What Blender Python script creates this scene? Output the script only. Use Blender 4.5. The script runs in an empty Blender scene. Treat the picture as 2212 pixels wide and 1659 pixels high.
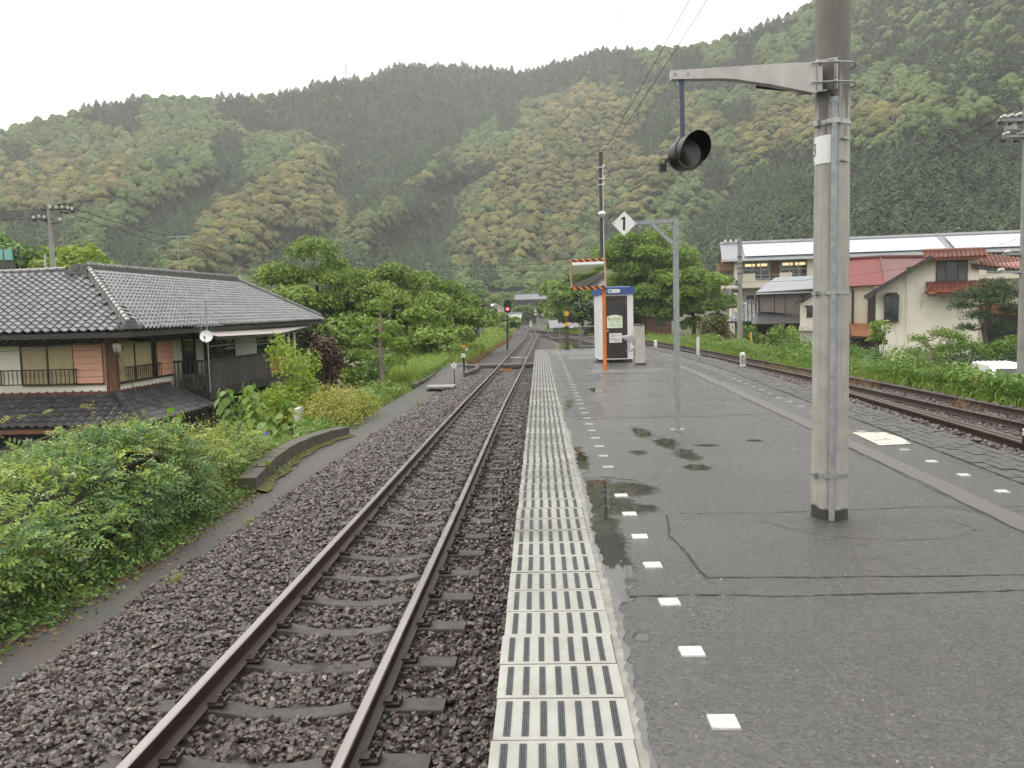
import bpy, math, random
import numpy as np
from mathutils import Vector, Matrix

random.seed(7)
rng = np.random.default_rng(11)
R = math.radians
scene = bpy.context.scene
COL = scene.collection

# ------------------------------------------------------------------ camera
cam_d = bpy.data.cameras.new('camera')
cam_d.sensor_width = 36.0
cam_d.lens = 36.0 * 830.0 / 1024.0
cam_d.clip_start = 0.05
cam_d.clip_end = 6000.0
cam = bpy.data.objects.new('camera', cam_d)
COL.objects.link(cam)
PITCH, YAW, ROLL = R(4.75), R(2.0), R(1.4)
_f = Vector((-math.sin(YAW) * math.cos(PITCH), math.cos(YAW) * math.cos(PITCH), -math.sin(PITCH)))
_r0 = Vector((math.cos(YAW), math.sin(YAW), 0.0))
_u0 = _r0.cross(_f)
_r = math.cos(ROLL) * _r0 - math.sin(ROLL) * _u0
_u = math.sin(ROLL) * _r0 + math.cos(ROLL) * _u0
cam.matrix_world = Matrix(((_r.x, _u.x, -_f.x, 0.0), (_r.y, _u.y, -_f.y, 0.0), (_r.z, _u.z, -_f.z, 1.42), (0, 0, 0, 1)))
scene.camera = cam

# ------------------------------------------------------------------ overcast sky and soft sun
world = bpy.data.worlds.new('World')
scene.world = world
world.use_nodes = True
wn, wl = world.node_tree.nodes, world.node_tree.links
wn.clear()
SUN_EL, SUN_AZ = R(52.0), R(-60.0)
sky = wn.new('ShaderNodeTexSky')
sky.sky_type = 'NISHITA'
sky.sun_disc = False
sky.sun_elevation = SUN_EL
sky.sun_rotation = SUN_AZ
sky.dust_density = 4.0
sky.air_density = 1.0
whs = wn.new('ShaderNodeHueSaturation')
whs.inputs['Saturation'].default_value = 0.08
wmix = wn.new('ShaderNodeMix')
wmix.data_type = 'RGBA'
wmix.inputs['Factor'].default_value = 0.86           # closed cloud cover over the clear sky
# the cloud layer is brighter overhead than at the horizon, evenly all round (CIE overcast sky)
wtc = wn.new('ShaderNodeTexCoord')
wsx = wn.new('ShaderNodeSeparateXYZ')
wl.new(wtc.outputs['Generated'], wsx.inputs[0])
wmr = wn.new('ShaderNodeMapRange')
wmr.inputs['From Min'].default_value = 0.0
wmr.inputs['From Max'].default_value = 1.0
wmr.inputs['To Min'].default_value = 0.62
wmr.inputs['To Max'].default_value = 1.62
wl.new(wsx.outputs['Z'], wmr.inputs['Value'])
wsc = wn.new('ShaderNodeVectorMath')
wsc.operation = 'SCALE'
wsc.inputs[0].default_value = (9.78, 9.7, 9.38)
wl.new(wmr.outputs[0], wsc.inputs['Scale'])
wl.new(wsc.outputs[0], wmix.inputs['B'])
wbg = wn.new('ShaderNodeBackground')
wbg.inputs['Strength'].default_value = 0.11
wout = wn.new('ShaderNodeOutputWorld')
wl.new(sky.outputs[0], whs.inputs['Color'])
wl.new(whs.outputs[0], wmix.inputs['A'])
wl.new(wmix.outputs['Result'], wbg.inputs['Color'])
wl.new(wbg.outputs[0], wout.inputs['Surface'])

sun_d = bpy.data.lights.new('sun', 'SUN')
sun_d.energy = 0.7
sun_d.angle = R(40.0)
sun_d.color = (1.0, 0.95, 0.88)
sun = bpy.data.objects.new('sun', sun_d)
COL.objects.link(sun)
_sd = Vector((math.sin(SUN_AZ) * math.cos(SUN_EL), math.cos(SUN_AZ) * math.cos(SUN_EL), math.sin(SUN_EL)))
sun.rotation_euler = _sd.to_track_quat('Z', 'Y').to_euler()

scene.view_settings.view_transform = 'Standard'
scene.view_settings.look = 'None'
scene.view_settings.exposure = 0.80
scene.view_settings.gamma = 1.0
scene.view_settings.use_curve_mapping = False
scene.render.engine = 'CYCLES'
scene.cycles.max_bounces = 6
scene.cycles.diffuse_bounces = 3
scene.cycles.glossy_bounces = 3
scene.cycles.transmission_bounces = 4
scene.cycles.volume_bounces = 1
scene.cycles.transparent_max_bounces = 8
scene.cycles.caustics_reflective = False
scene.cycles.caustics_refractive = False
scene.cycles.use_denoising = True
scene.cycles.sample_clamp_indirect = 6.0

# ------------------------------------------------------------------ helpers
def tag(o, label=None, cat=None, group=None, kind=None):
    if label: o['label'] = label
    if cat: o['category'] = cat
    if group: o['group'] = group
    if kind: o['kind'] = kind
    return o

def empty(name, loc=(0, 0, 0), label=None, cat=None, group=None, rz=0.0):
    o = bpy.data.objects.new(name, None)
    o.location = loc
    o.rotation_euler = (0, 0, rz)
    o.empty_display_size = 0.2
    COL.objects.link(o)
    return tag(o, label, cat, group)

def link(name, me, parent=None, loc=None, rot=None, scale=None):
    o = bpy.data.objects.new(name, me)
    COL.objects.link(o)
    if parent is not None: o.parent = parent
    if loc is not None: o.location = loc
    if rot is not None: o.rotation_euler = rot
    if scale is not None: o.scale = scale
    return o

def copy_tree(o, parent=None):
    c = o.copy()
    COL.objects.link(c)
    c.parent = parent
    for ch in o.children:
        copy_tree(ch, c)
    return c

def fast_mesh(name, verts, faces, mats, smooth=False, midx=None):
    """verts (N,3) float array, faces (M,k) int array with k fixed."""
    verts = np.asarray(verts, dtype=np.float32).reshape(-1, 3)
    faces = np.asarray(faces, dtype=np.int32)
    me = bpy.data.meshes.new(name)
    M_, k = faces.shape
    me.vertices.add(len(verts))
    me.vertices.foreach_set('co', verts.ravel())
    me.loops.add(M_ * k)
    me.loops.foreach_set('vertex_index', faces.ravel())
    me.polygons.add(M_)
    me.polygons.foreach_set('loop_start', np.arange(0, M_ * k, k, dtype=np.int32))
    me.polygons.foreach_set('loop_total', np.full(M_, k, dtype=np.int32))
    if midx is not None:
        me.polygons.foreach_set('material_index', np.asarray(midx, dtype=np.int32))
    if smooth:
        me.polygons.foreach_set('use_smooth', np.ones(M_, dtype=bool))
    for m in (mats if isinstance(mats, (list, tuple)) else [mats]):
        me.materials.append(m)
    me.update(calc_edges=True)
    me.validate()
    return me

class MB:
    """collects faces, builds ONE mesh object"""
    def __init__(s):
        s.v, s.f, s.m = [], [], []
    def add(s, vs, fs, mi=0):
        b = len(s.v)
        s.v += [tuple(v) for v in vs]
        for f in fs:
            s.f.append(tuple(i + b for i in f)); s.m.append(mi)
        return s
    def box(s, c, d, rz=0.0, mi=0, mat=None, taper=1.0):
        x, y, z = d[0] / 2, d[1] / 2, d[2] / 2
        t = taper
        p = [(-x, -y, -z), (x, -y, -z), (x, y, -z), (-x, y, -z), (-x * t, -y * t, z), (x * t, -y * t, z), (x * t, y * t, z), (-x * t, y * t, z)]
        if mat is None:
            cs, sn = math.cos(rz), math.sin(rz)
            p = [(c[0] + a * cs - b * sn, c[1] + a * sn + b * cs, c[2] + e) for a, b, e in p]
        else:
            p = [Vector(c) + mat @ Vector(q) for q in p]
        return s.add(p, [(0, 3, 2, 1), (4, 5, 6, 7), (0, 1, 5, 4), (1, 2, 6, 5), (2, 3, 7, 6), (3, 0, 4, 7)], mi)
    def bx(s, x0, x1, y0, y1, z0, z1, mi=0):
        return s.box(((x0 + x1) / 2, (y0 + y1) / 2, (z0 + z1) / 2), (abs(x1 - x0), abs(y1 - y0), abs(z1 - z0)), mi=mi)
    def bar(s, a, b, w, h=None, mi=0, up=(0, 0, 1)):
        a, b = Vector(a), Vector(b)
        h = w if h is None else h
        d = b - a
        L = d.length
        d.normalize()
        side = d.cross(Vector(up))
        if side.length < 1e-4: side = d.cross(Vector((0, 1, 0)))
        side.normalize()
        u = side.cross(d)
        m = Matrix((side, d, u)).transposed()
        return s.box((a + b) / 2, (w, L, h), mi=mi, mat=m)
    def cyl(s, a, b, r0, r1=None, n=12, mi=0, caps=True):
        return s.tube([a, b], [r0, r0 if r1 is None else r1], n, mi, caps)
    def tube(s, pts, r, n=8, mi=0, caps=True):
        pts = [Vector(p) for p in pts]
        rs = r if isinstance(r, (list, tuple)) else [r] * len(pts)
        b = len(s.v)
        prev = None
        for i, p in enumerate(pts):
            t = (pts[min(i + 1, len(pts) - 1)] - pts[max(i - 1, 0)])
            if t.length < 1e-9: t = Vector((0, 0, 1))
            t.normalize()
            if prev is None:
                ref = Vector((0, 0, 1)) if abs(t.z) < 0.9 else Vector((1, 0, 0))
                sd = t.cross(ref).normalized()
            else:
                sd = (prev - t * prev.dot(t))
                if sd.length < 1e-6: sd = t.orthogonal()
                sd.normalize()
            prev = sd
            up = t.cross(sd)
            for k in range(n):
                a = 2 * math.pi * k / n
                s.v.append(tuple(p + (sd * math.cos(a) + up * math.sin(a)) * rs[i]))
        for i in range(len(pts) - 1):
            for k in range(n):
                k2 = (k + 1) % n
                s.f.append((b + i * n + k, b + i * n + k2, b + (i + 1) * n + k2, b + (i + 1) * n + k)); s.m.append(mi)
        if caps:
            s.f.append(tuple(b + k for k in reversed(range(n)))); s.m.append(mi)
            s.f.append(tuple(b + (len(pts) - 1) * n + k for k in range(n))); s.m.append(mi)
        return s
    def prism(s, poly, axis, a0, a1, mi=0):
        """poly: 2d points; axis 'x' -> poly is (y,z); 'y' -> (x,z); 'z' -> (x,y)"""
        def P(q, a):
            return {'x': (a, q[0], q[1]), 'y': (q[0], a, q[1]), 'z': (q[0], q[1], a)}[axis]
        n = len(poly)
        vs = [P(q, a0) for q in poly] + [P(q, a1) for q in poly]
        fs = [tuple(range(n)), tuple(range(2 * n - 1, n - 1, -1))] + [(i, i + n, (i + 1) % n + n, (i + 1) % n) for i in range(n)]
        return s.add(vs, fs, mi)
    def quad(s, a, b, c, d, mi=0):
        return s.add([a, b, c, d], [(0, 1, 2, 3)], mi)
    def slab(s, a, b, c, d, th, mi=0):
        """thick quad: a b c d counter-clockwise seen from its outer side"""
        a, b, c, d = map(Vector, (a, b, c, d))
        n = (b - a).cross(d - a).normalized() * th
        return s.add([a, b, c, d, a - n, b - n, c - n, d - n], [(0, 1, 2, 3), (7, 6, 5, 4), (0, 4, 5, 1), (1, 5, 6, 2), (2, 6, 7, 3), (3, 7, 4, 0)], mi)
    def mesh(s, name, mats, smooth=False, fix=False):
        me = bpy.data.meshes.new(name)
        me.from_pydata(s.v, [], s.f)
        for m in (mats if isinstance(mats, (list, tuple)) else [mats]): me.materials.append(m)
        if len(set(s.m)) > 1: me.polygons.foreach_set('material_index', s.m)
        if smooth:
            me.polygons.foreach_set('use_smooth', [True] * len(me.polygons))
        me.update()
        if smooth:
            try: me.set_sharp_from_angle(angle=R(40))
            except Exception: pass
        return me
    def build(s, name, mats, parent=None, smooth=False, loc=None, rot=None):
        return link(name, s.mesh(name, mats, smooth), parent, loc, rot)

def lathe(mb, prof, c=(0, 0, 0), n=20, mi=0, mat=None):
    """prof: list of (r, z)"""
    vs = []
    for r, z in prof:
        for k in range(n):
            a = 2 * math.pi * k / n
            q = Vector((r * math.cos(a), r * math.sin(a), z))
            if mat is not None: q = mat @ q
            vs.append(Vector(c) + q)
    fs = []
    for i in range(len(prof) - 1):
        for k in range(n):
            k2 = (k + 1) % n
            fs.append((i * n + k, i * n + k2, (i + 1) * n + k2, (i + 1) * n + k))
    return mb.add(vs, fs, mi)

def text_mesh(txt, size, mat, depth=0.001):
    cu = bpy.data.curves.new('lettering', 'FONT')
    cu.body = txt
    cu.size = size
    cu.extrude = depth
    cu.align_x = 'CENTER'
    cu.align_y = 'CENTER'
    ob = bpy.data.objects.new('lettering_source', cu)
    COL.objects.link(ob)
    dg = bpy.context.evaluated_depsgraph_get()
    me = bpy.data.meshes.new_from_object(ob.evaluated_get(dg))
    bpy.data.objects.remove(ob)
    bpy.data.curves.remove(cu)
    me.materials.clear()
    me.materials.append(mat)
    return me

def interp(x, xs, ys):
    return float(np.interp(x, xs, ys))

# ------------------------------------------------------------------ materials
def nodes_of(m):
    m.use_nodes = True
    nt = m.node_tree
    nt.nodes.clear()
    out = nt.nodes.new('ShaderNodeOutputMaterial')
    return nt, nt.nodes, nt.links, out

def N(nt, typ, **kw):
    n = nt.nodes.new(typ)
    for k, v in kw.items():
        if k.startswith('i_'):
            n.inputs[k[2:].replace('_', ' ')].default_value = v
        else:
            setattr(n, k, v)
    return n

def noise(nt, vec, scale, detail=3.0, rough=0.55, dist=0.0):
    n = nt.nodes.new('ShaderNodeTexNoise')
    n.inputs['Scale'].default_value = scale
    n.inputs['Detail'].default_value = detail
    n.inputs['Roughness'].default_value = rough
    n.inputs['Distortion'].default_value = dist
    nt.links.new(vec, n.inputs['Vector'])
    return n.outputs['Fac']

def ramp(nt, fac, p0, p1, c0=(0, 0, 0, 1), c1=(1, 1, 1, 1)):
    r = nt.nodes.new('ShaderNodeValToRGB')
    r.color_ramp.elements[0].position = p0
    r.color_ramp.elements[1].position = p1
    r.color_ramp.elements[0].color = c0
    r.color_ramp.elements[1].color = c1
    nt.links.new(fac, r.inputs[0])
    return r.outputs[0]

def mixc(nt, fac, a, b, typ='MIX'):
    m = nt.nodes.new('ShaderNodeMix')
    m.data_type = 'RGBA'
    m.blend_type = typ
    for inp, v in (('Factor', fac), ('A', a), ('B', b)):
        if hasattr(v, 'links') or hasattr(v, 'is_linked'):
            nt.links.new(v, m.inputs[inp])
        elif inp == 'Factor':
            m.inputs[inp].default_value = v
        else:
            m.inputs[inp].default_value = (*v[:3], 1)
    return m.outputs['Result']

def mathn(nt, op, a, b=0.0, clamp=False):
    m = nt.nodes.new('ShaderNodeMath')
    m.operation = op
    m.use_clamp = clamp
    for i, v in enumerate((a, b)):
        if hasattr(v, 'is_linked'): nt.links.new(v, m.inputs[i])
        else: m.inputs[i].default_value = v
    return m.outputs[0]

def wpos(nt, scale=None):
    g = nt.nodes.new('ShaderNodeNewGeometry').outputs['Position']
    if scale is None: return g
    mp = nt.nodes.new('ShaderNodeVectorMath')
    mp.operation = 'MULTIPLY'
    mp.inputs[1].default_value = scale
    nt.links.new(g, mp.inputs[0])
    return mp.outputs[0]

def mat(name, col, col2=None, rough=0.6, rough2=None, scale=4.0, stretch=None, bump=0.0, bscale=60.0, metal=0.0, spec=0.5,
        dirt=None, dirt_scale=1.5, dirt_amt=0.5, island=0.0, detail=4.0, contrast=(0.3, 0.7), objvar=0.0):
    m = bpy.data.materials.new(name)
    nt, nd, lk, out = nodes_of(m)
    b = nt.nodes.new('ShaderNodeBsdfPrincipled')
    b.inputs['Metallic'].default_value = metal
    b.inputs['Specular IOR Level'].default_value = spec
    pos = wpos(nt, stretch)
    c2 = col2 if col2 else tuple(min(1, c * 0.75) for c in col)
    fac = ramp(nt, noise(nt, pos, scale, detail), *contrast)
    c = mixc(nt, fac, col, c2)
    if dirt:
        df = ramp(nt, noise(nt, wpos(nt), dirt_scale, 6.0, 0.65), 0.45, 0.75)
        c = mixc(nt, mathn(nt, 'MULTIPLY', df, dirt_amt), c, dirt)
    if island > 0:
        ri = nt.nodes.new('ShaderNodeNewGeometry').outputs['Random Per Island']
        br = nt.nodes.new('ShaderNodeHueSaturation')
        lk.new(c, br.inputs['Color'])
        v = mathn(nt, 'ADD', mathn(nt, 'MULTIPLY', ri, 2 * island), 1 - island)
        lk.new(v, br.inputs['Value'])
        c = br.outputs[0]
    if objvar > 0:
        oi = nt.nodes.new('ShaderNodeObjectInfo').outputs['Random']
        br = nt.nodes.new('ShaderNodeHueSaturation')
        lk.new(c, br.inputs['Color'])
        lk.new(mathn(nt, 'ADD', mathn(nt, 'MULTIPLY', oi, 2 * objvar), 1 - objvar), br.inputs['Value'])
        c = br.outputs[0]
    lk.new(c, b.inputs['Base Color'])
    if rough2 is not None:
        rr = nt.nodes.new('ShaderNodeMapRange')
        rr.inputs['To Min'].default_value = rough
        rr.inputs['To Max'].default_value = rough2
        lk.new(ramp(nt, noise(nt, wpos(nt), scale * 0.6, 4.0), 0.3, 0.7), rr.inputs['Value'])
        lk.new(rr.outputs[0], b.inputs['Roughness'])
    else:
        b.inputs['Roughness'].default_value = rough
    if bump > 0:
        bp = nt.nodes.new('ShaderNodeBump')
        bp.inputs['Strength'].default_value = 1.0
        bp.inputs['Distance'].default_value = bump
        lk.new(noise(nt, pos, bscale, 5.0, 0.6), bp.inputs['Height'])
        lk.new(bp.outputs[0], b.inputs['Normal'])
    lk.new(b.outputs[0], out.inputs['Surface'])
    return m

def leafmat(name, a, b, c=None, trans=0.25, scale=0.6, rough=0.5, tint_attr=None):
    """leaf material: colour differs leaf by leaf and clump by clump"""
    m = bpy.data.materials.new(name)
    nt, nd, lk, out = nodes_of(m)
    ri = nt.nodes.new('ShaderNodeNewGeometry').outputs['Random Per Island']
    col = mixc(nt, ri, a, b)
    if c:
        f = ramp(nt, noise(nt, wpos(nt), scale, 2.0), 0.5, 0.68)
        f = mathn(nt, 'MULTIPLY', f, mathn(nt, 'ADD', mathn(nt, 'MULTIPLY', ri, 0.7), 0.3))
        col = mixc(nt, f, col, c)
    d = nt.nodes.new('ShaderNodeBsdfPrincipled')
    d.inputs['Roughness'].default_value = rough
    d.inputs['Specular IOR Level'].default_value = 0.35
    lk.new(col, d.inputs['Base Color'])
    t = nt.nodes.new('ShaderNodeBsdfTranslucent')
    lk.new(mixc(nt, 1.0, col, (1.1, 1.25, 0.7), 'MULTIPLY'), t.inputs['Color'])
    mx = nt.nodes.new('ShaderNodeMixShader')
    mx.inputs[0].default_value = trans
    lk.new(d.outputs[0], mx.inputs[1])
    lk.new(t.outputs[0], mx.inputs[2])
    lk.new(mx.outputs[0], out.inputs['Surface'])
    return m

def emit(name, col, strength):
    m = bpy.data.materials.new(name)
    nt, nd, lk, out = nodes_of(m)
    e = N(nt, 'ShaderNodeEmission', i_Strength=strength)
    e.inputs['Color'].default_value = (*col, 1)
    lk.new(e.outputs[0], out.inputs['Surface'])
    return m

def glassmat(name, col=(0.02, 0.025, 0.03), rough=0.06):
    return mat(name, col, tuple(c * 1.5 for c in col), rough=rough, spec=0.7, scale=0.8)

m_concrete = mat('concrete', (0.30, 0.29, 0.27), (0.21, 0.205, 0.19), rough=0.7, scale=3, bump=0.004, bscale=30, dirt=(0.08, 0.08, 0.06), dirt_scale=1.2, dirt_amt=0.6)
m_oldconc = mat('mossy_concrete', (0.085, 0.078, 0.066), (0.042, 0.038, 0.03), rough=0.75, scale=4, bump=0.008, bscale=18, dirt=(0.09, 0.085, 0.025), dirt_scale=1.6, dirt_amt=0.75)
m_galv = mat('galvanised_steel', (0.36, 0.375, 0.385), (0.22, 0.235, 0.25), rough=0.42, scale=18, metal=0.3, spec=0.5)
m_white = mat('white_enamel', (0.80, 0.80, 0.79), (0.70, 0.70, 0.69), rough=0.35, scale=2)
m_whitepost = mat('weathered_white_paint', (0.72, 0.71, 0.67), (0.55, 0.54, 0.50), rough=0.55, scale=9, dirt=(0.2, 0.19, 0.15), dirt_scale=5, dirt_amt=0.5)
m_black = mat('black_paint', (0.007, 0.007, 0.007), (0.012, 0.012, 0.011), rough=0.4, scale=6)
m_darkmetal = mat('dark_metal', (0.03, 0.03, 0.032), (0.05, 0.045, 0.04), rough=0.45, scale=5, metal=0.3)
m_orange = mat('orange_paint', (0.66, 0.18, 0.035), (0.56, 0.15, 0.03), rough=0.45, scale=3, dirt=(0.3, 0.1, 0.03), dirt_amt=0.35)
m_yellow = mat('yellow_paint', (0.70, 0.38, 0.03), (0.6, 0.33, 0.03), rough=0.5, scale=4)
m_wood_dark = mat('dark_weathered_wood', (0.045, 0.037, 0.032), (0.022, 0.018, 0.016), rough=0.7, scale=6, stretch=(1, 1, 0.15), bump=0.004, bscale=30)
m_wood_grey = mat('grey_weathered_boards', (0.085, 0.078, 0.072), (0.04, 0.037, 0.035), rough=0.8, scale=7, stretch=(1, 1, 0.12), bump=0.003, bscale=30)
m_wood_brown = mat('brown_timber', (0.16, 0.065, 0.032), (0.09, 0.038, 0.02), rough=0.6, scale=6, stretch=(1, 1, 0.15))
m_bark = mat('bark', (0.13, 0.105, 0.085), (0.06, 0.048, 0.04), rough=0.9, scale=6, stretch=(1, 1, 0.35), bump=0.02, bscale=12)
m_stem = mat('green_stem', (0.10, 0.12, 0.035), (0.13, 0.09, 0.04), rough=0.7, scale=3)
m_wire = mat('black_wire', (0.02, 0.02, 0.02), rough=0.5)
# ------------------------------------------------------------------ line of the tracks
def XC(y):      # centre line of the platform track
    return interp(y, [-60, 0, 4, 10, 17, 22, 30, 40, 46, 85, 121, 187, 230, 262], [-1.6, -1.69, -1.665, -1.61, -1.57, -1.53, -1.42, -1.32, -1.27, -0.85, -1.2, -3.2, -8.0, -16.0])
def XR(y):      # centre line of the loop track
    return interp(y, [-60, 0, 17, 26, 38.5, 52, 65, 86, 105, 121, 132], [9.9, 9.9, 9.8, 9.66, 9.3, 8.9, 8.3, 5.0, 1.7, -0.9, -1.35])
def PIN(y):     # inner edge of the brick band on the far side of the platform
    return interp(y, [-20, 3, 6, 10, 15, 20, 25, 31, 34], [3.55, 3.6, 3.72, 3.93, 4.14, 4.38, 4.45, 4.22, 4.05])
def POUT(y):
    return PIN(y) + 0.57

# ------------------------------------------------------------------ ground sheet
def smooth(t):
    t = min(1.0, max(0.0, t))
    return t * t * (3 - 2 * t)

def ground_h(x, y):
    near = 1 - smooth((y - 55) / 45)
    xc = XC(min(max(y, -40), 262))
    lt = -1.22 - 3.0 * near * smooth((-4.7 - x) / 5.0)
    rt = -1.15 - 1.3 * (1 - smooth((y - 70) / 40)) * smooth((x - 11.6) / 3.0)
    h = lt if x < 0 else rt
    r = math.hypot(x, max(y, 0) * 1.0)
    rise = 9.0 * smooth((r - 120) / 190) if y > 0 else 0
    corr = smooth((abs(x - xc) - 8.0) / 45.0)
    return h + rise * corr

gxs = np.concatenate([np.linspace(-700, -60, 14), np.linspace(-50, -20, 11), np.arange(-19, 20, 0.75), np.linspace(21, 60, 14), np.linspace(75, 700, 13)])
gys = np.concatenate([np.linspace(-300, -40, 8), np.arange(-36, 100, 2.0), np.linspace(104, 320, 44), np.linspace(350, 900, 8)])
gv = [(x, y, ground_h(x, y) + (rng.uniform(-0.05, 0.05) if -30 < x < 30 else 0)) for y in gys for x in gxs]
nx = len(gxs)
gf = [(j * nx + i, j * nx + i + 1, (j + 1) * nx + i + 1, (j + 1) * nx + i) for j in range(len(gys) - 1) for i in range(nx - 1)]
m_ground = mat('weedy_earth', (0.085, 0.095, 0.035), (0.06, 0.045, 0.028), rough=0.9, scale=0.8, bump=0.05, bscale=6, dirt=(0.05, 0.08, 0.02), dirt_scale=0.5, dirt_amt=0.8)
tag(link('ground', fast_mesh('ground', gv, gf, m_ground, smooth=True)), 'weedy green and brown earth of the valley floor', 'ground', kind='structure')

# ------------------------------------------------------------------ wooded hills
SKY_AZ = [-50, -40, -32.8, -30.4, -27.9, -25.3, -21.6, -16.9, -13.9, -10.9, -8.8, -4.8, -1.7, -0.1, 4.2, 7.3, 10.6, 13.5, 16.3, 18.0, 21.7, 29.2, 40, 50]
SKY_EL = [9.0, 10.2, 11.7, 12.4, 13.3, 14.1, 14.3, 14.7, 15.6, 15.9, 16.7, 16.6, 16.3, 16.2, 17.3, 17.1, 17.2, 17.6, 18.3, 18.8, 20.0, 21.0, 21.3, 19.2]
def hill_r0(az): return interp(az, [-50, -30, -12, 0, 8, 16, 30, 50], [230, 250, 285, 300, 250, 190, 165, 160])
def hill_r1(az): return interp(az, [-50, -30, -14, -6, 4, 9, 18, 30, 50], [640, 640, 690, 800, 790, 650, 600, 560, 520])
def vn(x, y, seed):       # smooth value noise
    xi, yi = math.floor(x), math.floor(y)
    fx, fy = x - xi, y - yi
    fx, fy = fx * fx * (3 - 2 * fx), fy * fy * (3 - 2 * fy)
    def h(i, j):
        n = math.sin(i * 127.1 + j * 311.7 + seed * 74.7) * 43758.5453
        return n - math.floor(n)
    a = h(xi, yi) + (h(xi + 1, yi) - h(xi, yi)) * fx
    b = h(xi, yi + 1) + (h(xi + 1, yi + 1) - h(xi, yi + 1)) * fx
    return a + (b - a) * fy
def spur(az, t):
    # spurs and gullies running down the slope towards the valley
    q = az * 0.11 - t * 0.9
    s = abs(vn(q, t * 0.8, 3) - 0.5) * 2
    q2 = az * 0.27 - t * 1.1
    s2 = abs(vn(q2 + 9, t * 1.6, 8) - 0.5) * 2
    return (s - 0.45) * 1.0 + (s2 - 0.45) * 0.45
# what grows where on the slope (azimuth, elevation in degrees seen from the station)
CEDAR = [
 [(-18.12, 13.72), (-8.75, 18.9), (7.29, 19.2), (7.1, 14.5), (3.28, 15.22), (0.78, 14.52), (-4.9, 12.05), (-8.1, 9.42), (-9.7, 7.93), (-11.86, 7.63), (-13.12, 6.73), (-13.63, 8.82), (-13.52, 11.45), (-16.42, 12.81)],
 [(-11.63, 5.82), (-9.12, 6.71), (-5.02, 7.87), (-5.7, 6.36), (-6.4, 3.89), (-6.15, 2.01), (-12.69, 1.5), (-13.23, 4.0)],
 [(-9.71, 7.62), (-7.16, 9.41), (-2.12, 10.82), (-4.67, 9.08), (-6.26, 8.35)],
 [(9.9, 5.56), (12.3, 7.83), (16.35, 10.15), (20.49, 9.51), (24.37, 10.46), (30.02, 12.5), (50, 14), (50, 1), (12.28, 1.51), (9.88, 2.82)],
 [(20.17, 15.19), (19.86, 21), (29.82, 23), (50, 23), (50, 14), (30.02, 12.5), (25.57, 12.4), (23.3, 14.51)],
 [(-26.47, 6.29), (-22.29, 9.22), (-20.04, 9.58), (-20.99, 7.55), (-23.63, 4.62), (-25.9, 2.6), (-28.74, 2.62)],
 [(7.51, 10.46), (10.86, 15.07), (9.07, 14.93), (6.3, 11.4)]]
FLOWER = [
 [(-20.97, 7.84), (-17.1, 10.8), (-13.5, 12.03), (-13.63, 8.82), (-12.78, 7.63), (-12.51, 6.73), (-16.16, 5.83), (-18.59, 4.04), (-23.18, 2.87), (-25.88, 2.89), (-22.5, 5.21)],
 [(-8.11, 9.12), (-2.09, 11.71), (3.28, 15.13), (6.95, 14.23), (6.9, 10.49), (4.08, 7.93), (2.13, 3.69), (-5.77, 3.88), (-5.37, 6.66), (-3.09, 9.65)],
 [(4.08, 7.63), (6.9, 10.49), (10.56, 14.54), (12.32, 12.45), (10.53, 10.28), (8.1, 8.35), (6.85, 6.3), (4.37, 6.09)],
 [(12.91, 12.4), (16.34, 13.76), (19.11, 12.38), (19.13, 10.74), (13.48, 10.08)],
 [(20.19, 12.27), (25.57, 12.66), (23.34, 11.11), (20.48, 10.33)],
 [(-32.85, 10.0), (-25.45, 10.48), (-25.56, 8.55), (-29.47, 7.03), (-33.06, 6.88)]]
def inside(p, poly):
    x, y = p
    c = False
    for i in range(len(poly)):
        x1, y1 = poly[i]
        x2, y2 = poly[i - 1]
        if (y1 > y) != (y2 > y) and x < (x2 - x1) * (y - y1) / (y2 - y1) + x1: c = not c
    return c

# the blossoming woods stand on spurs, the cedars in the hollows between
GA, GT = np.arange(-50, 50.01, 0.5), np.linspace(0, 1, 51)
MASK = np.zeros((len(GA), len(GT)))
for i_, a_ in enumerate(GA):
    e1_ = interp(a_, SKY_AZ, SKY_EL)
    for j_, t_ in enumerate(GT):
        q_ = (a_, 1.6 + (e1_ - 1.6) * t_ ** 0.93)
        MASK[i_, j_] = 1.0 if any(inside(q_, P_) for P_ in FLOWER) else (-0.55 if any(inside(q_, P_) for P_ in CEDAR) else 0.25)
for _ in range(3):
    pad = np.pad(MASK, 1, mode='edge')
    MASK = sum(pad[i_:i_ + len(GA), j_:j_ + len(GT)] for i_ in range(3) for j_ in range(3)) / 9.0
def relief(az, t):
    x, y = min(max((az + 50) / 0.5, 0), len(GA) - 1.001), min(max(t * 50, 0), len(GT) - 1.001)
    i, j = int(x), int(y)
    fx, fy = x - i, y - j
    return (MASK[i, j] * (1 - fx) + MASK[i + 1, j] * fx) * (1 - fy) + (MASK[i, j + 1] * (1 - fx) + MASK[i + 1, j + 1] * fx) * fy
TREE_H = 8.0
def hill_p(az, t):
    r0, r1 = hill_r0(az), hill_r1(az)
    e1 = interp(az, SKY_AZ, SKY_EL)
    tt = min(t, 1.0)
    r = r0 + (r1 - r0) * tt + (110 * spur(az, tt) - 75 * relief(az, tt) * interp(az, [6, 14], [1.0, 0.4])) * math.sin(math.pi * min(1, max(0, tt * 0.92 + 0.05))) 
    el = 1.6 + (e1 - 1.6) * (tt ** 0.93)
    z = 1.42 + r * math.tan(R(el)) - TREE_H * tt
    if t > 1:
        r += (t - 1) * 500
        z -= (t - 1) * 330
    if t < 0:
        r = r0 + t * 300
        z = 1.42 + r0 * math.tan(R(1.6)) + t * 60
    a = R(az)
    return (r * math.sin(a), r * math.cos(a), z)
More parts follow.
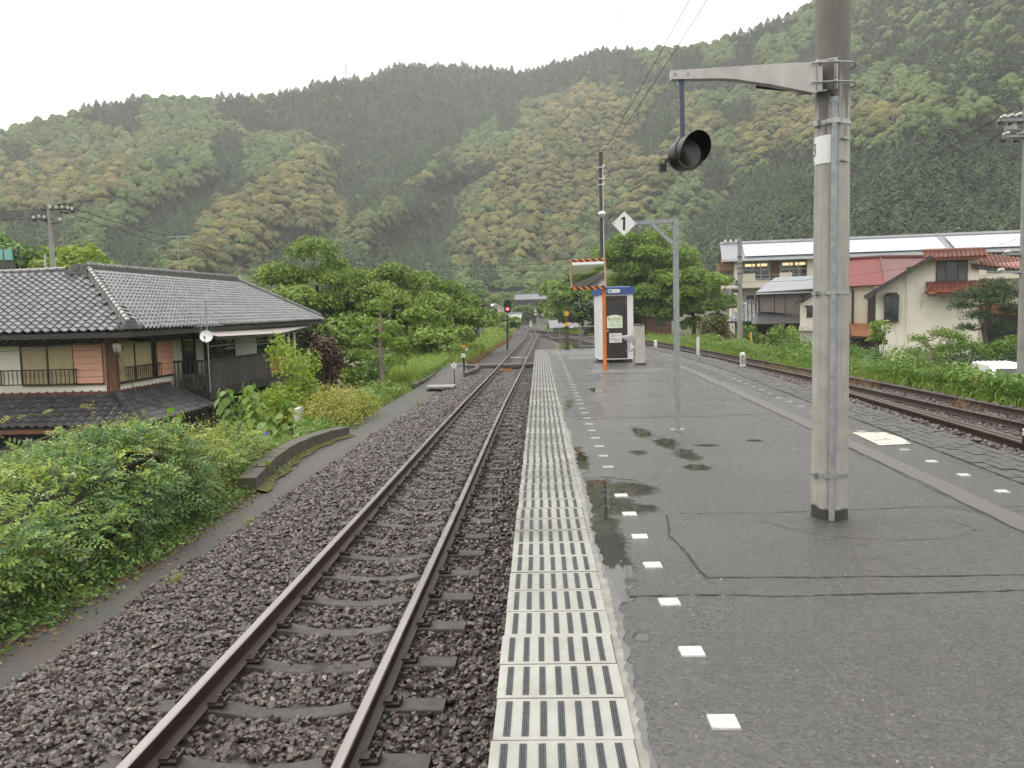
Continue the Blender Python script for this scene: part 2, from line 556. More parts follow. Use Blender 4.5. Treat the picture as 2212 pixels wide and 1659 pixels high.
azs = np.arange(-50, 50.01, 0.5)
ts = np.concatenate([[-0.25, -0.1], np.linspace(0, 1, 46), [1.06, 1.2, 1.6]])
hv = [hill_p(a, t) for t in ts for a in azs]
na = len(azs)
hf = [(j * na + i, j * na + i + 1, (j + 1) * na + i + 1, (j + 1) * na + i) for j in range(len(ts) - 1) for i in range(na - 1)]
m_hill = mat('forest_floor', (0.020, 0.026, 0.014), (0.03, 0.034, 0.018), rough=0.95, scale=0.05)
tag(link('hill', fast_mesh('hill', hv, hf, m_hill, smooth=True)), 'steep mountainside ring under the forest', 'hill', kind='structure')

cells = {}
kinds = {'cedar': [], 'flower': [], 'green': []}
for _ in range(95000):
    az = rng.uniform(-46, 46)
    t = rng.uniform(0.0, 1.03)
    p = hill_p(az, t)
    r = math.hypot(p[0], p[1])
    if rng.random() > (r / 800.0) ** 1.0 * 1.5: continue
    el = math.degrees(math.atan2(p[2] + 5 - 1.42, r))
    q = (az + (vn(az * 0.9, el * 0.9, 21) - 0.5) * 1.6, el + (vn(az * 0.9 + 40, el * 0.9, 22) - 0.5) * 1.4)
    k = 'cedar' if any(inside(q, P) for P in CEDAR) else ('flower' if any(inside(q, P) for P in FLOWER) else 'green')
    if k == 'green' and vn(az * 0.5, el * 0.8, 31) > 0.70: k = 'cedar'
    if k == 'flower' and rng.random() < 0.12: k = 'green'
    if k == 'cedar' and az < 9 and rng.random() < 0.02: k = 'green'
    if k == 'cedar' and az > 20 and el > 11 and rng.random() < 0.30: k = 'green'
    sp = {'cedar': 4.1, 'flower': 6.4, 'green': 6.0}[k] * ((0.82 + 0.12 * r / 700) if k == 'cedar' else (0.60 + 0.27 * r / 700))
    ck = (int(p[0] // 4), int(p[1] // 4))
    ok = True
    for a in (-2, -1, 0, 1, 2):
        for b in (-2, -1, 0, 1, 2):
            for (ox, oy, oz, os) in cells.get((ck[0] + a, ck[1] + b), ()):
                if (ox - p[0]) ** 2 + (oy - p[1]) ** 2 + (oz - p[2]) ** 2 < (0.5 * (sp + os)) ** 2:
                    ok = False
                    break
            if not ok: break
        if not ok: break
    if not ok: continue
    cells.setdefault(ck, []).append((p[0], p[1], p[2], sp))
    kinds[k].append((p[0], p[1], p[2], az, el, sp))

def rot_leaf(n):
    d = rng.normal(size=(n, 3))
    return d / np.linalg.norm(d, axis=1, keepdims=True)

def leaf_quads(c, axis, nrm, L, W):
    """diamond leaves: centres, long axis, face normal, length and width arrays"""
    axis = axis / (np.linalg.norm(axis, axis=1, keepdims=True) + 1e-9)
    side = np.cross(nrm, axis)
    side /= (np.linalg.norm(side, axis=1, keepdims=True) + 1e-9)
    L = np.asarray(L).reshape(-1, 1)
    W = np.asarray(W).reshape(-1, 1)
    n2 = np.cross(axis, side)
    v = np.stack([c - axis * L * 0.5, c + side * W * 0.5 - n2 * W * 0.12, c + axis * L * 0.5, c - side * W * 0.5 - n2 * W * 0.12], axis=1)
    return v.reshape(-1, 3)

def quads_idx(n):
    return np.arange(n * 4, dtype=np.int32).reshape(-1, 4)

def ico(sub):
    import bmesh
    bm = bmesh.new()
    bmesh.ops.create_icosphere(bm, subdivisions=sub, radius=1.0)
    v = np.array([tuple(q.co) for q in bm.verts]); f = np.array([[q.index for q in p.verts] for p in bm.faces])
    bm.free()
    return v, f
ICV, ICF = ico(3)
def crown_mesh(name, m, seed, rad=4.0, hgt=5.5, lobes=15, per=95, leaf=0.5):
    # a crown of leafy domes: knobbly domes plus loose sprays on their surface
    g = np.random.default_rng(seed)
    V, F, off = [], [], 0
    for i in range(lobes):
        a = i * 2.4 + g.uniform(-0.4, 0.4)
        u = math.sqrt((i + 0.3) / lobes)
        zz = hgt * (0.34 + 0.52 * (1 - u * u)) * g.uniform(0.9, 1.08)
        c = np.array([math.cos(a) * rad * u * 0.74, math.sin(a) * rad * u * 0.74, zz])
        rr = rad * g.uniform(0.25, 0.40)
        d = ICV
        k = 1 + 0.13 * np.sin(d[:, 0:1] * 6 + seed + i) * np.sin(d[:, 1:2] * 7 + i) + 0.10 * np.sin(d[:, 2:3] * 9 + d[:, 0:1] * 8 + i) + g.uniform(-0.15, 0.15, (len(d), 1))
        V.append(c + d * rr * k * np.array([1, 1, 0.72])); F.append(ICF + off); off += len(d)
        dd = g.normal(size=(per, 3)); dd /= np.linalg.norm(dd, axis=1, keepdims=True); dd[:, 2] = np.abs(dd[:, 2])
        p = c + dd * rr * np.array([1, 1, 0.72]) * g.uniform(1.0, 1.16, (per, 1))
        t1 = np.cross(dd, g.normal(size=(per, 3))); t1 /= np.linalg.norm(t1, axis=1, keepdims=True)
        t2 = np.cross(dd, t1); L = leaf * g.uniform(0.6, 1.3, (per, 1))
        tri = np.stack([p + t1 * L, p - t1 * L * 0.6 + t2 * L * 0.6, p - t1 * L * 0.6 - t2 * L * 0.6], 1).reshape(-1, 3)
        V.append(tri); F.append(np.arange(off, off + 3 * per).reshape(-1, 3)); off += 3 * per
    return fast_mesh(name, np.concatenate(V), np.concatenate(F), m)
def cedar_mesh(name, m, seed, H=13.0, rad=2.3, n=420):
    g = np.random.default_rng(seed)
    u = g.uniform(0, 1, n) ** 0.8
    a = g.uniform(0, 2 * math.pi, n)
    wob = 1 + 0.22 * np.sin(a * 3 + seed) * np.sin(u * 17 + seed)
    rr = (rad * (1 - u) ** 0.75 + 0.12) * wob * g.uniform(0.75, 1.05, n)
    p = np.stack([np.cos(a) * rr, np.sin(a) * rr, 1.5 + u * (H - 1.5)], 1)
    out = np.stack([np.cos(a), np.sin(a), np.full(n, -0.45)], 1)
    out += g.normal(size=(n, 3)) * 0.2
    nrm = np.stack([np.cos(a) * 0.45, np.sin(a) * 0.45, np.full(n, 0.9)], 1) + g.normal(size=(n, 3)) * 0.25
    L = (0.55 + 1.15 * (1 - u)) * g.uniform(0.7, 1.2, n)
    v = leaf_quads(p, out, nrm, L, L * 0.65)
    return fast_mesh(name, v, quads_idx(len(v) // 4), m)

def forestmat(name, dark, light, top=None, top_amt=0.0):
    m = bpy.data.materials.new(name)
    nt, nd, lk, out = nodes_of(m)
    ri = ramp(nt, noise(nt, wpos(nt), 1.1, 4.0, 0.7), 0.32, 0.68)
    oi = nt.nodes.new('ShaderNodeObjectInfo').outputs['Random']
    c = mixc(nt, ri, dark, light)
    if top:
        f = mathn(nt, 'ADD', mathn(nt, 'MULTIPLY', oi, 0.55), mathn(nt, 'MULTIPLY', ri, 0.5))
        c = mixc(nt, mathn(nt, 'MULTIPLY', f, top_amt, True), c, top)
    hs = nt.nodes.new('ShaderNodeHueSaturation')
    lk.new(c, hs.inputs['Color'])
    lk.new(mathn(nt, 'ADD', mathn(nt, 'MULTIPLY', oi, 0.6), 0.7), hs.inputs['Value'])
    big = noise(nt, wpos(nt), 0.012, 2.0)
    lk.new(mathn(nt, 'ADD', mathn(nt, 'MULTIPLY', big, 0.06), 0.47), hs.inputs['Hue'])
    b = nt.nodes.new('ShaderNodeBsdfPrincipled')
    b.inputs['Roughness'].default_value = 0.75
    b.inputs['Specular IOR Level'].default_value = 0.2
    lk.new(hs.outputs[0], b.inputs['Base Color'])
    lk.new(b.outputs[0], out.inputs['Surface'])
    return m
m_fcedar = forestmat('cedar_foliage', (0.062, 0.094, 0.044), (0.120, 0.166, 0.080))
m_fgreen = forestmat('evergreen_foliage', (0.064, 0.096, 0.030), (0.165, 0.205, 0.072))
m_fflow = forestmat('flowering_chinquapin_foliage', (0.070, 0.084, 0.028), (0.165, 0.165, 0.058), (0.265, 0.215, 0.080), 0.66)

def instancer(name, pts, scl, rots, protos, label, cat, kind='stuff', parent=None):
    """one object holding many copies of a few meshes, by geometry nodes"""
    n = len(pts)
    me = bpy.data.meshes.new(name)
    me.vertices.add(n)
    me.vertices.foreach_set('co', np.asarray(pts, dtype=np.float32).ravel())
    a = me.attributes.new('siz', 'FLOAT_VECTOR', 'POINT')
    a.data.foreach_set('vector', np.asarray(scl, dtype=np.float32).ravel())
    a = me.attributes.new('turn', 'FLOAT_VECTOR', 'POINT')
    a.data.foreach_set('vector', np.asarray(rots, dtype=np.float32).ravel())
    a = me.attributes.new('pick', 'INT', 'POINT')
    a.data.foreach_set('value', rng.integers(0, len(protos), n).astype(np.int32))
    me.update()
    o = link(name, me, parent)
    ng = bpy.data.node_groups.new(name + '_nodes', 'GeometryNodeTree')
    ng.interface.new_socket('Geometry', in_out='INPUT', socket_type='NodeSocketGeometry')
    ng.interface.new_socket('Geometry', in_out='OUTPUT', socket_type='NodeSocketGeometry')
    gi, go = ng.nodes.new('NodeGroupInput'), ng.nodes.new('NodeGroupOutput')
    ins = ng.nodes.new('GeometryNodeInstanceOnPoints')
    ins.inputs['Pick Instance'].default_value = True
    gj = ng.nodes.new('GeometryNodeJoinGeometry')
    for pr in reversed(protos):
        po = bpy.data.objects.new(name + '_source', pr)
        oi = ng.nodes.new('GeometryNodeObjectInfo')
        oi.inputs['Object'].default_value = po
        oi.inputs['As Instance'].default_value = True
        ng.links.new(oi.outputs['Geometry'], gj.inputs[0])
    def att(nm, ty):
        q = ng.nodes.new('GeometryNodeInputNamedAttribute')
        q.data_type = ty
        q.inputs['Name'].default_value = nm
        return q.outputs['Attribute']
    ng.links.new(gi.outputs[0], ins.inputs['Points'])
    ng.links.new(gj.outputs[0], ins.inputs['Instance'])
    ng.links.new(att('pick', 'INT'), ins.inputs['Instance Index'])
    er = ng.nodes.new('FunctionNodeEulerToRotation')
    ng.links.new(att('turn', 'FLOAT_VECTOR'), er.inputs[0])
    ng.links.new(er.outputs[0], ins.inputs['Rotation'])
    ng.links.new(att('siz', 'FLOAT_VECTOR'), ins.inputs['Scale'])
    ng.links.new(ins.outputs[0], go.inputs[0])
    md = o.modifiers.new('scatter', 'NODES')
    md.node_group = ng
    return tag(o, label, cat, kind=kind)

def forest(key, protos, label, base, zs):
    L = kinds[key]
    pts = np.array([(a, b, c - 1.0) for a, b, c, *_ in L])
    s = np.array([q[5] for q in L]) / base * rng.uniform(0.85, 1.3, len(L))
    scl = np.stack([s, s, s * rng.uniform(zs[0], zs[1], len(L))], 1)
    rots = np.stack([rng.normal(0, 0.05, len(L)), rng.normal(0, 0.05, len(L)), rng.uniform(0, 6.28, len(L))], 1)
    return instancer('forest', pts, scl, rots, protos, label, 'forest')
forest('cedar', [cedar_mesh('cedar_tree', m_fcedar, s, 7.4 + 0.5 * (s % 3), 2.7) for s in range(5)], 'dark cedar plantation covering gullies of the mountainside', 4.2, (0.8, 1.15))
forest('green', [crown_mesh('broadleaf_crown', m_fgreen, 10 + s, 4.6, 6.4) for s in range(5)], 'mid green broadleaf forest along the mountain ridges', 6.0, (0.9, 1.25))
forest('flower', [crown_mesh('flowering_crown', m_fflow, 30 + s, 4.9, 6.2, lobes=17) for s in range(5)], 'yellow brown blossoming evergreen forest on the mountain spurs', 6.6, (0.8, 1.1))
print('FOREST', {k: len(v) for k, v in kinds.items()})
# ------------------------------------------------------------------ platform
def asphaltmat():
    m = bpy.data.materials.new('wet_asphalt')
    nt, nd, lk, out = nodes_of(m)
    b = nt.nodes.new('ShaderNodeBsdfPrincipled')
    pos = wpos(nt)
    big = ramp(nt, noise(nt, pos, 0.55, 5.0, 0.6), 0.3, 0.7)
    c = mixc(nt, big, (0.086, 0.082, 0.081), (0.138, 0.132, 0.130))
    agg = nt.nodes.new('ShaderNodeTexVoronoi')
    agg.inputs['Scale'].default_value = 85.0
    lk.new(pos, agg.inputs['Vector'])
    ag = nt.nodes.new('ShaderNodeSeparateColor')
    lk.new(agg.outputs['Color'], ag.inputs[0])
    c = mixc(nt, mathn(nt, 'MULTIPLY', ramp(nt, ag.outputs[0], 0.45, 1.0), 0.85), c, (0.030, 0.028, 0.028))
    c = mixc(nt, mathn(nt, 'MULTIPLY', ramp(nt, ag.outputs[1], 0.70, 1.0), 0.60), c, (0.24, 0.225, 0.215))
    fine = noise(nt, pos, 28.0, 4.0, 0.7)
    c = mixc(nt, mathn(nt, 'MULTIPLY', ramp(nt, fine, 0.45, 0.7), 0.45), c, (0.052, 0.048, 0.048))
    speck = nt.nodes.new('ShaderNodeTexVoronoi')
    speck.inputs['Scale'].default_value = 38.0
    lk.new(pos, speck.inputs['Vector'])
    sp = ramp(nt, speck.outputs['Distance'], 0.05, 0.11, (1, 1, 1, 1), (0, 0, 0, 1))
    sp = mathn(nt, 'MULTIPLY', sp, ramp(nt, noise(nt, pos, 9.0, 1.0), 0.55, 0.62))
    c = mixc(nt, mathn(nt, 'MULTIPLY', sp, 0.55), c, (0.30, 0.28, 0.26))
    stain = ramp(nt, noise(nt, wpos(nt, (0.5, 1.2, 1)), 0.9, 6.0, 0.7), 0.56, 0.72)
    c = mixc(nt, mathn(nt, 'MULTIPLY', stain, 0.45), c, (0.17, 0.163, 0.16))
    dark_ = ramp(nt, noise(nt, wpos(nt, (0.8, 0.8, 1)), 1.7, 6.0, 0.7), 0.54, 0.70)
    c = mixc(nt, mathn(nt, 'MULTIPLY', dark_, 0.45), c, (0.045, 0.042, 0.042))
    # standing water: shallow dips in the surface beside the edge tiles
    PUD = [(0.46, 6.55, 0.20, 0.55), (0.70, 6.62, 0.26, 0.30), (0.50, 6.05, 0.26, 0.34), (0.70, 5.95, 0.18, 0.14), (0.40, 5.35, 0.12, 0.65), (0.40, 4.62, 0.11, 0.40), (0.37, 4.2, 0.08, 0.25), (0.42, 3.55, 0.04, 0.07),
           (1.18, 9.75, 0.12, 0.5), (1.35, 8.95, 0.14, 0.45), (1.42, 8.2, 0.13, 0.4), (1.40, 7.5, 0.12, 0.2), (0.98, 8.35, 0.12, 0.14), (0.36, 8.0, 0.10, 0.8), (1.72, 8.75, 0.13, 0.10), (2.3, 9.0, 0.1, 0.08),
           (0.55, 12.5, 0.22, 1.3), (0.9, 15.2, 0.3, 0.6)]
    wob = nt.nodes.new('ShaderNodeTexNoise')
    wob.inputs['Scale'].default_value = 5.0
    wob.inputs['Detail'].default_value = 7.0
    wob.inputs['Roughness'].default_value = 0.65
    lk.new(pos, wob.inputs['Vector'])
    w2 = mathn(nt, 'MULTIPLY', mathn(nt, 'SUBTRACT', noise(nt, wpos(nt, (0.45, 1.3, 1)), 26.0, 5.0, 0.7), 0.5), 1.2)
    w = mathn(nt, 'ADD', w2, mathn(nt, 'MULTIPLY', mathn(nt, 'SUBTRACT', wob.outputs['Fac'], 0.5), 2.0))
    d = None
    for (x, y, rx, ry) in PUD:
        s = nt.nodes.new('ShaderNodeVectorMath'); s.operation = 'SUBTRACT'
        s.inputs[1].default_value = (x, y, 0)
        lk.new(pos, s.inputs[0])
        v = nt.nodes.new('ShaderNodeVectorMath'); v.operation = 'MULTIPLY'
        v.inputs[1].default_value = (1 / rx, 1 / ry, 0)
        lk.new(s.outputs[0], v.inputs[0])
        l = nt.nodes.new('ShaderNodeVectorMath'); l.operation = 'LENGTH'
        lk.new(v.outputs[0], l.inputs[0])
        d = l.outputs['Value'] if d is None else mathn(nt, 'MINIMUM', d, l.outputs['Value'])
    wet = ramp(nt, mathn(nt, 'ADD', d, w), 0.82, 1.05, (1, 1, 1, 1), (0, 0, 0, 1))
    damp = ramp(nt, mathn(nt, 'ADD', d, w), 1.0, 2.6, (1, 1, 1, 1), (0, 0, 0, 1))
    # rain running down the pole keeps a ragged wet stain at its foot
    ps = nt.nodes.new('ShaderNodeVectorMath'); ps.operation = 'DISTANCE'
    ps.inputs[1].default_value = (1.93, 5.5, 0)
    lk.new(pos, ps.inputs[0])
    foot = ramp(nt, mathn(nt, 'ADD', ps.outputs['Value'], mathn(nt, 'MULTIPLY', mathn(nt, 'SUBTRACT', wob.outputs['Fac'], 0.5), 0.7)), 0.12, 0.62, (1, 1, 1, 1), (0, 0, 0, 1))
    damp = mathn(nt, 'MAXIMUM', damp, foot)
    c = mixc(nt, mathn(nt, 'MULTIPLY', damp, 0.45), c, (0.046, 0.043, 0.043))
    c = mixc(nt, wet, c, (0.026, 0.026, 0.022))
    lk.new(c, b.inputs['Base Color'])
    rg = mixc(nt, ramp(nt, noise(nt, wpos(nt, (1, 0.6, 1)), 1.1, 5.0, 0.65), 0.35, 0.65), (0.30,) * 3, (0.58,) * 3)
    rg = mixc(nt, mathn(nt, 'MULTIPLY', damp, 0.8), rg, (0.24,) * 3)
    rg = mixc(nt, wet, rg, (0.02,) * 3)
    lk.new(rg, b.inputs['Roughness'])
    b.inputs['Specular IOR Level'].default_value = 0.5
    bp = nt.nodes.new('ShaderNodeBump')
    bp.inputs['Distance'].default_value = 0.006
    hgt = mathn(nt, 'MULTIPLY', noise(nt, pos, 95.0, 4.0, 0.65), mathn(nt, 'SUBTRACT', 1.0, wet))
    lk.new(hgt, bp.inputs['Height'])
    lk.new(bp.outputs[0], b.inputs['Normal'])
    lk.new(b.outputs[0], out.inputs['Surface'])
    return m
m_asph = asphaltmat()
m_asph2 = mat('patched_asphalt', (0.118, 0.112, 0.110), (0.080, 0.076, 0.075), rough=0.42, rough2=0.58, scale=30, bump=0.003, bscale=110, dirt=(0.05, 0.047, 0.046), dirt_scale=2.5, dirt_amt=0.5)
m_asph3 = mat('dark_asphalt', (0.062, 0.057, 0.056), (0.024, 0.022, 0.022), rough=0.45, rough2=0.65, scale=22, bump=0.003, bscale=110, dirt=(0.10, 0.09, 0.085), dirt_scale=3.5, dirt_amt=0.5)
m_crack = mat('crack_shadow', (0.014, 0.013, 0.013), (0.03, 0.028, 0.026), rough=0.8, scale=20)

PY0, PY1 = -16.0, 33.6
pys = np.arange(PY0, PY1 + 0.01, 0.8)
mb = MB()
for i in range(len(pys) - 1):
    a, c = pys[i], pys[i + 1]
    xs0 = [-0.16] + [(-0.16 + (POUT(a) + 0.16) * k / 6) for k in range(1, 6)] + [POUT(a)]
    xs1 = [-0.16] + [(-0.16 + (POUT(c) + 0.16) * k / 6) for k in range(1, 6)] + [POUT(c)]
    for k in range(6):
        mb.quad((xs0[k], a, 0), (xs0[k + 1], a, 0), (xs1[k + 1], c, 0), (xs1[k], c, 0), 0)
    mb.quad((-0.13, a, -1.6), (-0.13, a, -0.16), (-0.13, c, -0.16), (-0.13, c, -1.6), 1)
    mb.quad((-0.13, a, -0.16), (-0.16, a, 0), (-0.16, c, 0), (-0.13, c, -0.16), 1)
    mb.quad((POUT(a), a, 0), (POUT(a), a, -1.6), (POUT(c), c, -1.6), (POUT(c), c, 0), 1)
mb.quad((-0.16, pys[-1], 0), (POUT(pys[-1]), pys[-1], 0), (POUT(pys[-1]), pys[-1], -1.6), (-0.16, pys[-1], -1.6), 1)
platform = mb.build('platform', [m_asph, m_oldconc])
tag(platform, 'wet grey asphalt island platform with puddles and cracks', 'platform', kind='structure')

# edge tiles with seven raised grip strips each
m_tile = mat('cream_edge_tile', (0.315, 0.31, 0.28), (0.265, 0.26, 0.232), rough=0.04, rough2=0.42, scale=2.6, spec=0.6, dirt=(0.19, 0.18, 0.155), dirt_scale=7, dirt_amt=0.6, objvar=0.10)
m_tile2 = mat('grey_edge_tile', (0.21, 0.205, 0.20), (0.13, 0.128, 0.125), rough=0.35, rough2=0.6, scale=3, dirt=(0.33, 0.32, 0.30), dirt_scale=2.5, dirt_amt=0.5)
m_grip = mat('black_rubber_grip', (0.030, 0.032, 0.035), (0.085, 0.088, 0.095), rough=0.55, scale=90, contrast=(0.45, 0.75))
def tile_mesh(m):
    b = MB()
    x0, x1, y0, y1 = -0.19, 0.285, 0.0025, 0.2975
    b.box(((x0 + x1) / 2, 0.15, -0.033), (x1 - x0, y1 - y0, 0.09), taper=0.992)
    return b.mesh('edge_tile', m)
def strip_mesh():
    b = MB()
    for k in (-1, 0, 1):
        b.box((k * 0.0076, 0, 0.003), (0.0054, 0.244, 0.005), taper=0.9)
    b.box((0, 0, 0.0004), (0.024, 0.248, 0.0018))
    return b.mesh('grip_strip', m_grip)
tme, tme2, sme = tile_mesh(m_tile), tile_mesh(m_tile2), strip_mesh()
strip_x = [-0.143 + 0.0625 * k for k in range(7)]
mbs = MB()
y = -0.95
i = 0
while y < PY1 - 0.9:
    grey = y > 15.6
    t = link('edge_tile', tme2 if grey else tme, platform, (random.uniform(-0.004, 0.004), y, random.uniform(-0.003, 0.002) - (0.006 if grey else 0)), (random.uniform(-0.006, 0.006), 0, random.uniform(-0.006, 0.006)))
    if 2.0 < y < 15.0:
        for sx in strip_x:
            link('grip_strip', sme, t, (sx, 0.15, 0.0125))
    else:
        zt = 0.012 - (0.006 if grey else 0)
        for sx in strip_x:
            mbs.box((sx, y + 0.15, zt + 0.003), (0.022, 0.245, 0.006))
    y += 0.30
mbs.build('grip_strips', m_grip, platform)['kind'] = 'stuff'

# ragged grout beside the tiles
m_grout = mat('worn_grout', (0.27, 0.26, 0.23), (0.17, 0.165, 0.15), rough=0.35, rough2=0.6, scale=12, dirt=(0.12, 0.115, 0.105), dirt_scale=9, dirt_amt=0.7)
mb = MB()
mb2 = MB()
ys = np.arange(-1, 17, 0.025)
ex = [0.338 + 0.018 * math.sin(v * 2.1) + 0.045 * (vn(v * 3.1, 0, 5) - 0.4) + 0.02 * (vn(v * 14, 0, 6) - 0.5) - 0.012 * max(0, v - 9) for v in ys]
for k in range(len(ys) - 1):
    a, c = (0.300 + 0.4 * (ex[q] - 0.30) + 0.022 * (vn(ys[q] * 30, 2, 9) - 0.5) for q in (k, k + 1))
    mb.quad((0.284, ys[k], 0.0046), (max(0.29, a), ys[k], 0.0046), (max(0.29, c), ys[k + 1], 0.0046), (0.284, ys[k + 1], 0.0046))
    a, c = (ex[q] + 0.018 * (vn(ys[q] * 17, 5, 9) - 0.5) + 0.010 * (vn(ys[q] * 39, 6, 9) - 0.5) for q in (k, k + 1))
    mb2.quad((0.284, ys[k], 0.0026), (max(0.29, a), ys[k], 0.0026), (max(0.29, c), ys[k + 1], 0.0026), (0.284, ys[k + 1], 0.0026))
mb.build('grout_strip', m_grout, platform)
mb2.build('grout_strip', mat('thin_grout', (0.14, 0.135, 0.128), (0.09, 0.086, 0.082), rough=0.3, rough2=0.55, scale=14), platform)

# white square markers set in two lines
m_marker2 = mat('scuffed_marker_tile', (0.40, 0.39, 0.37), (0.22, 0.215, 0.20), rough=0.5, scale=30, dirt=(0.14, 0.13, 0.12), dirt_scale=14, dirt_amt=0.7)
m_marker = mat('white_marker_tile', (0.60, 0.59, 0.56), (0.46, 0.45, 0.42), rough=0.4, scale=40, dirt=(0.20, 0.19, 0.17), dirt_scale=26, dirt_amt=0.6)
b = MB(); b.box((0, 0, 0.0), (0.10, 0.10, 0.008), taper=0.96)
mkme = b.mesh('white_marker', m_marker)
mkme2 = b.mesh('white_marker', m_marker2)
y = 2.78 - 0.6 * 4
while y < 32.5:
    if not (6.9 < y < 7.3):
        link('white_marker', mkme if y < 7 else mkme2, platform, (interp(y, [2, 10, 20, 33], [0.605, 0.605, 0.64, 0.66]), y, 0.003), (0, 0, random.uniform(-0.03, 0.03)))
    y += 0.6
y = 3.1
while y < 29:
    link('white_marker', mkme if y < 8 else mkme2, platform, (PIN(y) - 0.27, y, 0.003), (0, 0, random.uniform(-0.04, 0.04)), (0.85, 0.85, 1))
    y += 0.64

# brick band along the loop side
m_paver = mat('grey_paver', (0.078, 0.075, 0.074), (0.046, 0.044, 0.044), rough=0.38, rough2=0.6, scale=8, bump=0.002, bscale=90)
b = MB(); b.box((0, 0, 0), (0.108, 0.206, 0.05), taper=0.955)
pvme = b.mesh('paver_brick', m_paver)
rest = MB()
cnt = 0
y = 2.0
while y < 32.5:
    for r in range(5):
        yy = y + (0.105 if r % 2 else 0)
        x = PIN(yy) + 0.058 + r * 0.112
        ang = -math.atan((PIN(yy + 0.5) - PIN(yy - 0.5)))
        z = -0.012 + random.uniform(-0.004, 0.006)
        if 5.0 < y < 15.6 and cnt < 310:
            link('paver_brick', pvme, platform, (x, yy, z), (random.uniform(-0.02, 0.02), random.uniform(-0.02, 0.02), ang)); cnt += 1
        else:
            rest.box((x, yy, z), (0.108, 0.206, 0.05), rz=ang, taper=0.955)
    y += 0.212
rest.build('paver_bricks', m_paver, platform)['kind'] = 'stuff'

# cracks, joints and patched trenches
def ribbon(name, pts, w, mtl, z=0.003, jit=0.012, step=0.05, wj=0.6, seed=0):
    g = random.Random(seed)
    P = [Vector((p[0], p[1], 0)) for p in pts]
    line = []
    for a, c in zip(P[:-1], P[1:]):
        n = max(1, int((c - a).length / step))
        line += [a + (c - a) * k / n for k in range(n)]
    line.append(P[-1])
    b = MB()
    L, Rr = [], []
    for k, p in enumerate(line):
        d = (line[min(k + 1, len(line) - 1)] - line[max(0, k - 1)]).normalized()
        s = Vector((-d.y, d.x, 0))
        o = (vn(k * 0.21, seed, 4) - 0.5) * 2 * jit + g.uniform(-1, 1) * jit * 0.25
        ww = w * (1 + g.uniform(-wj, wj)) * 0.5
        L.append(p + s * (o + ww)); Rr.append(p + s * (o - ww))
    for k in range(len(line) - 1):
        b.quad((Rr[k].x, Rr[k].y, z), (Rr[k + 1].x, Rr[k + 1].y, z), (L[k + 1].x, L[k + 1].y, z), (L[k].x, L[k].y, z))
    return b.build(name, mtl, platform)
ribbon('crack', [(0.42, 4.08), (1.2, 4.06), (2.4, 4.08), (3.4, 4.05)], 0.012, m_crack, seed=1, wj=0.95, jit=0.016)
ribbon('crack', [(0.86, 5.72), (0.80, 5.2), (0.86, 4.34), (1.6, 4.33), (3.3, 4.31)], 0.012, m_crack, seed=2)
ribbon('crack', [(0.95, 5.78), (1.6, 5.74), (1.9, 5.78)], 0.006, m_crack, seed=3)
ribbon('crack', [(2.05, 5.78), (2.6, 5.84), (3.35, 5.82)], 0.009, m_crack, seed=4)
ribbon('crack', [(2.85, 5.8), (3.05, 5.62), (3.3, 5.7)], 0.006, m_crack, seed=5)
ribbon('crack', [(1.45, 5.55), (1.6, 5.3), (1.75, 5.12), (2.1, 5.02), (2.5, 5.05), (2.75, 5.25), (2.65, 5.5)], 0.004, m_crack, seed=6, wj=0.9)
ribbon('crack', [(0.40, 11.1), (1.2, 11.2), (2.3, 11.15), (3.1, 11.3)], 0.022, m_crack, seed=7)
ribbon('crack', [(0.40, 17.0), (1.4, 17.15), (2.6, 17.1)], 0.03, m_crack, seed=8)
ribbon('crack', [(0.5, 7.15), (0.8, 6.95)], 0.02, m_crack, seed=9)
ribbon('crack', [(1.9, 2.9), (2.3, 2.75), (2.6, 2.78)], 0.006, m_crack, seed=10)
trench = [(PIN(v) - 0.62 - 0.012 * (v - 6), v) for v in (3.0, 5, 7, 9, 11, 13, 16, 19, 22)]
ribbon('patch_strip', trench, 0.19, mat('trench_asphalt', (0.118, 0.108, 0.103), (0.080, 0.073, 0.070), rough=0.4, rough2=0.6, scale=40, bump=0.003, bscale=110), z=0.004, jit=0.012, step=0.12, wj=0.05, seed=11)
ribbon('patch_edge', [(x - 0.115, v) for x, v in trench], 0.006, m_crack, z=0.0045, jit=0.015, step=0.08, wj=0.9, seed=12)
def blotch(name, x0, x1, y0, y1, mtl, z, seed, jx=0.12, jy=0.1):
    b = MB()
    n = max(8, int((y1 - y0) / 0.1))
    row = []
    for k in range(n + 1):
        y = y0 + (y1 - y0) * k / n
        row.append((x0 + (vn(y * 1.9, seed, 1) - 0.5) * 2 * jx + (vn(y * 9, seed, 3) - 0.5) * jx * 0.5, x1 + (vn(y * 1.9, seed, 2) - 0.5) * 2 * jx + (vn(y * 9, seed, 4) - 0.5) * jx * 0.5, y))
    for p, q in zip(row[:-1], row[1:]):
        if p[1] > p[0] and q[1] > q[0]:
            b.quad((p[0], p[2], z), (p[1], p[2], z), (q[1], q[2], z), (q[0], q[2], z))
    return b.build(name, mtl, platform)
blotch('asphalt_patch', 0.45, 1.35, 17.4, 25.5, m_asph3, 0.002, 1, 0.15, 0.3)
blotch('asphalt_patch', 0.44, 0.86, 11.4, 16.8, m_asph3, 0.0016, 2, 0.10, 0.3)
blotch('asphalt_patch', 0.85, 1.75, 25.8, 27.6, m_asph2, 0.004, 4, 0.1, 0.2)
blotch('asphalt_patch', 1.0, 2.9, 19.5, 20.8, m_asph2, 0.0033, 5, 0.3, 0.2)
blotch('asphalt_patch', 0.4, 2.2, 28.5, 33.3, m_asph2, 0.002, 6, 0.1, 0.1)
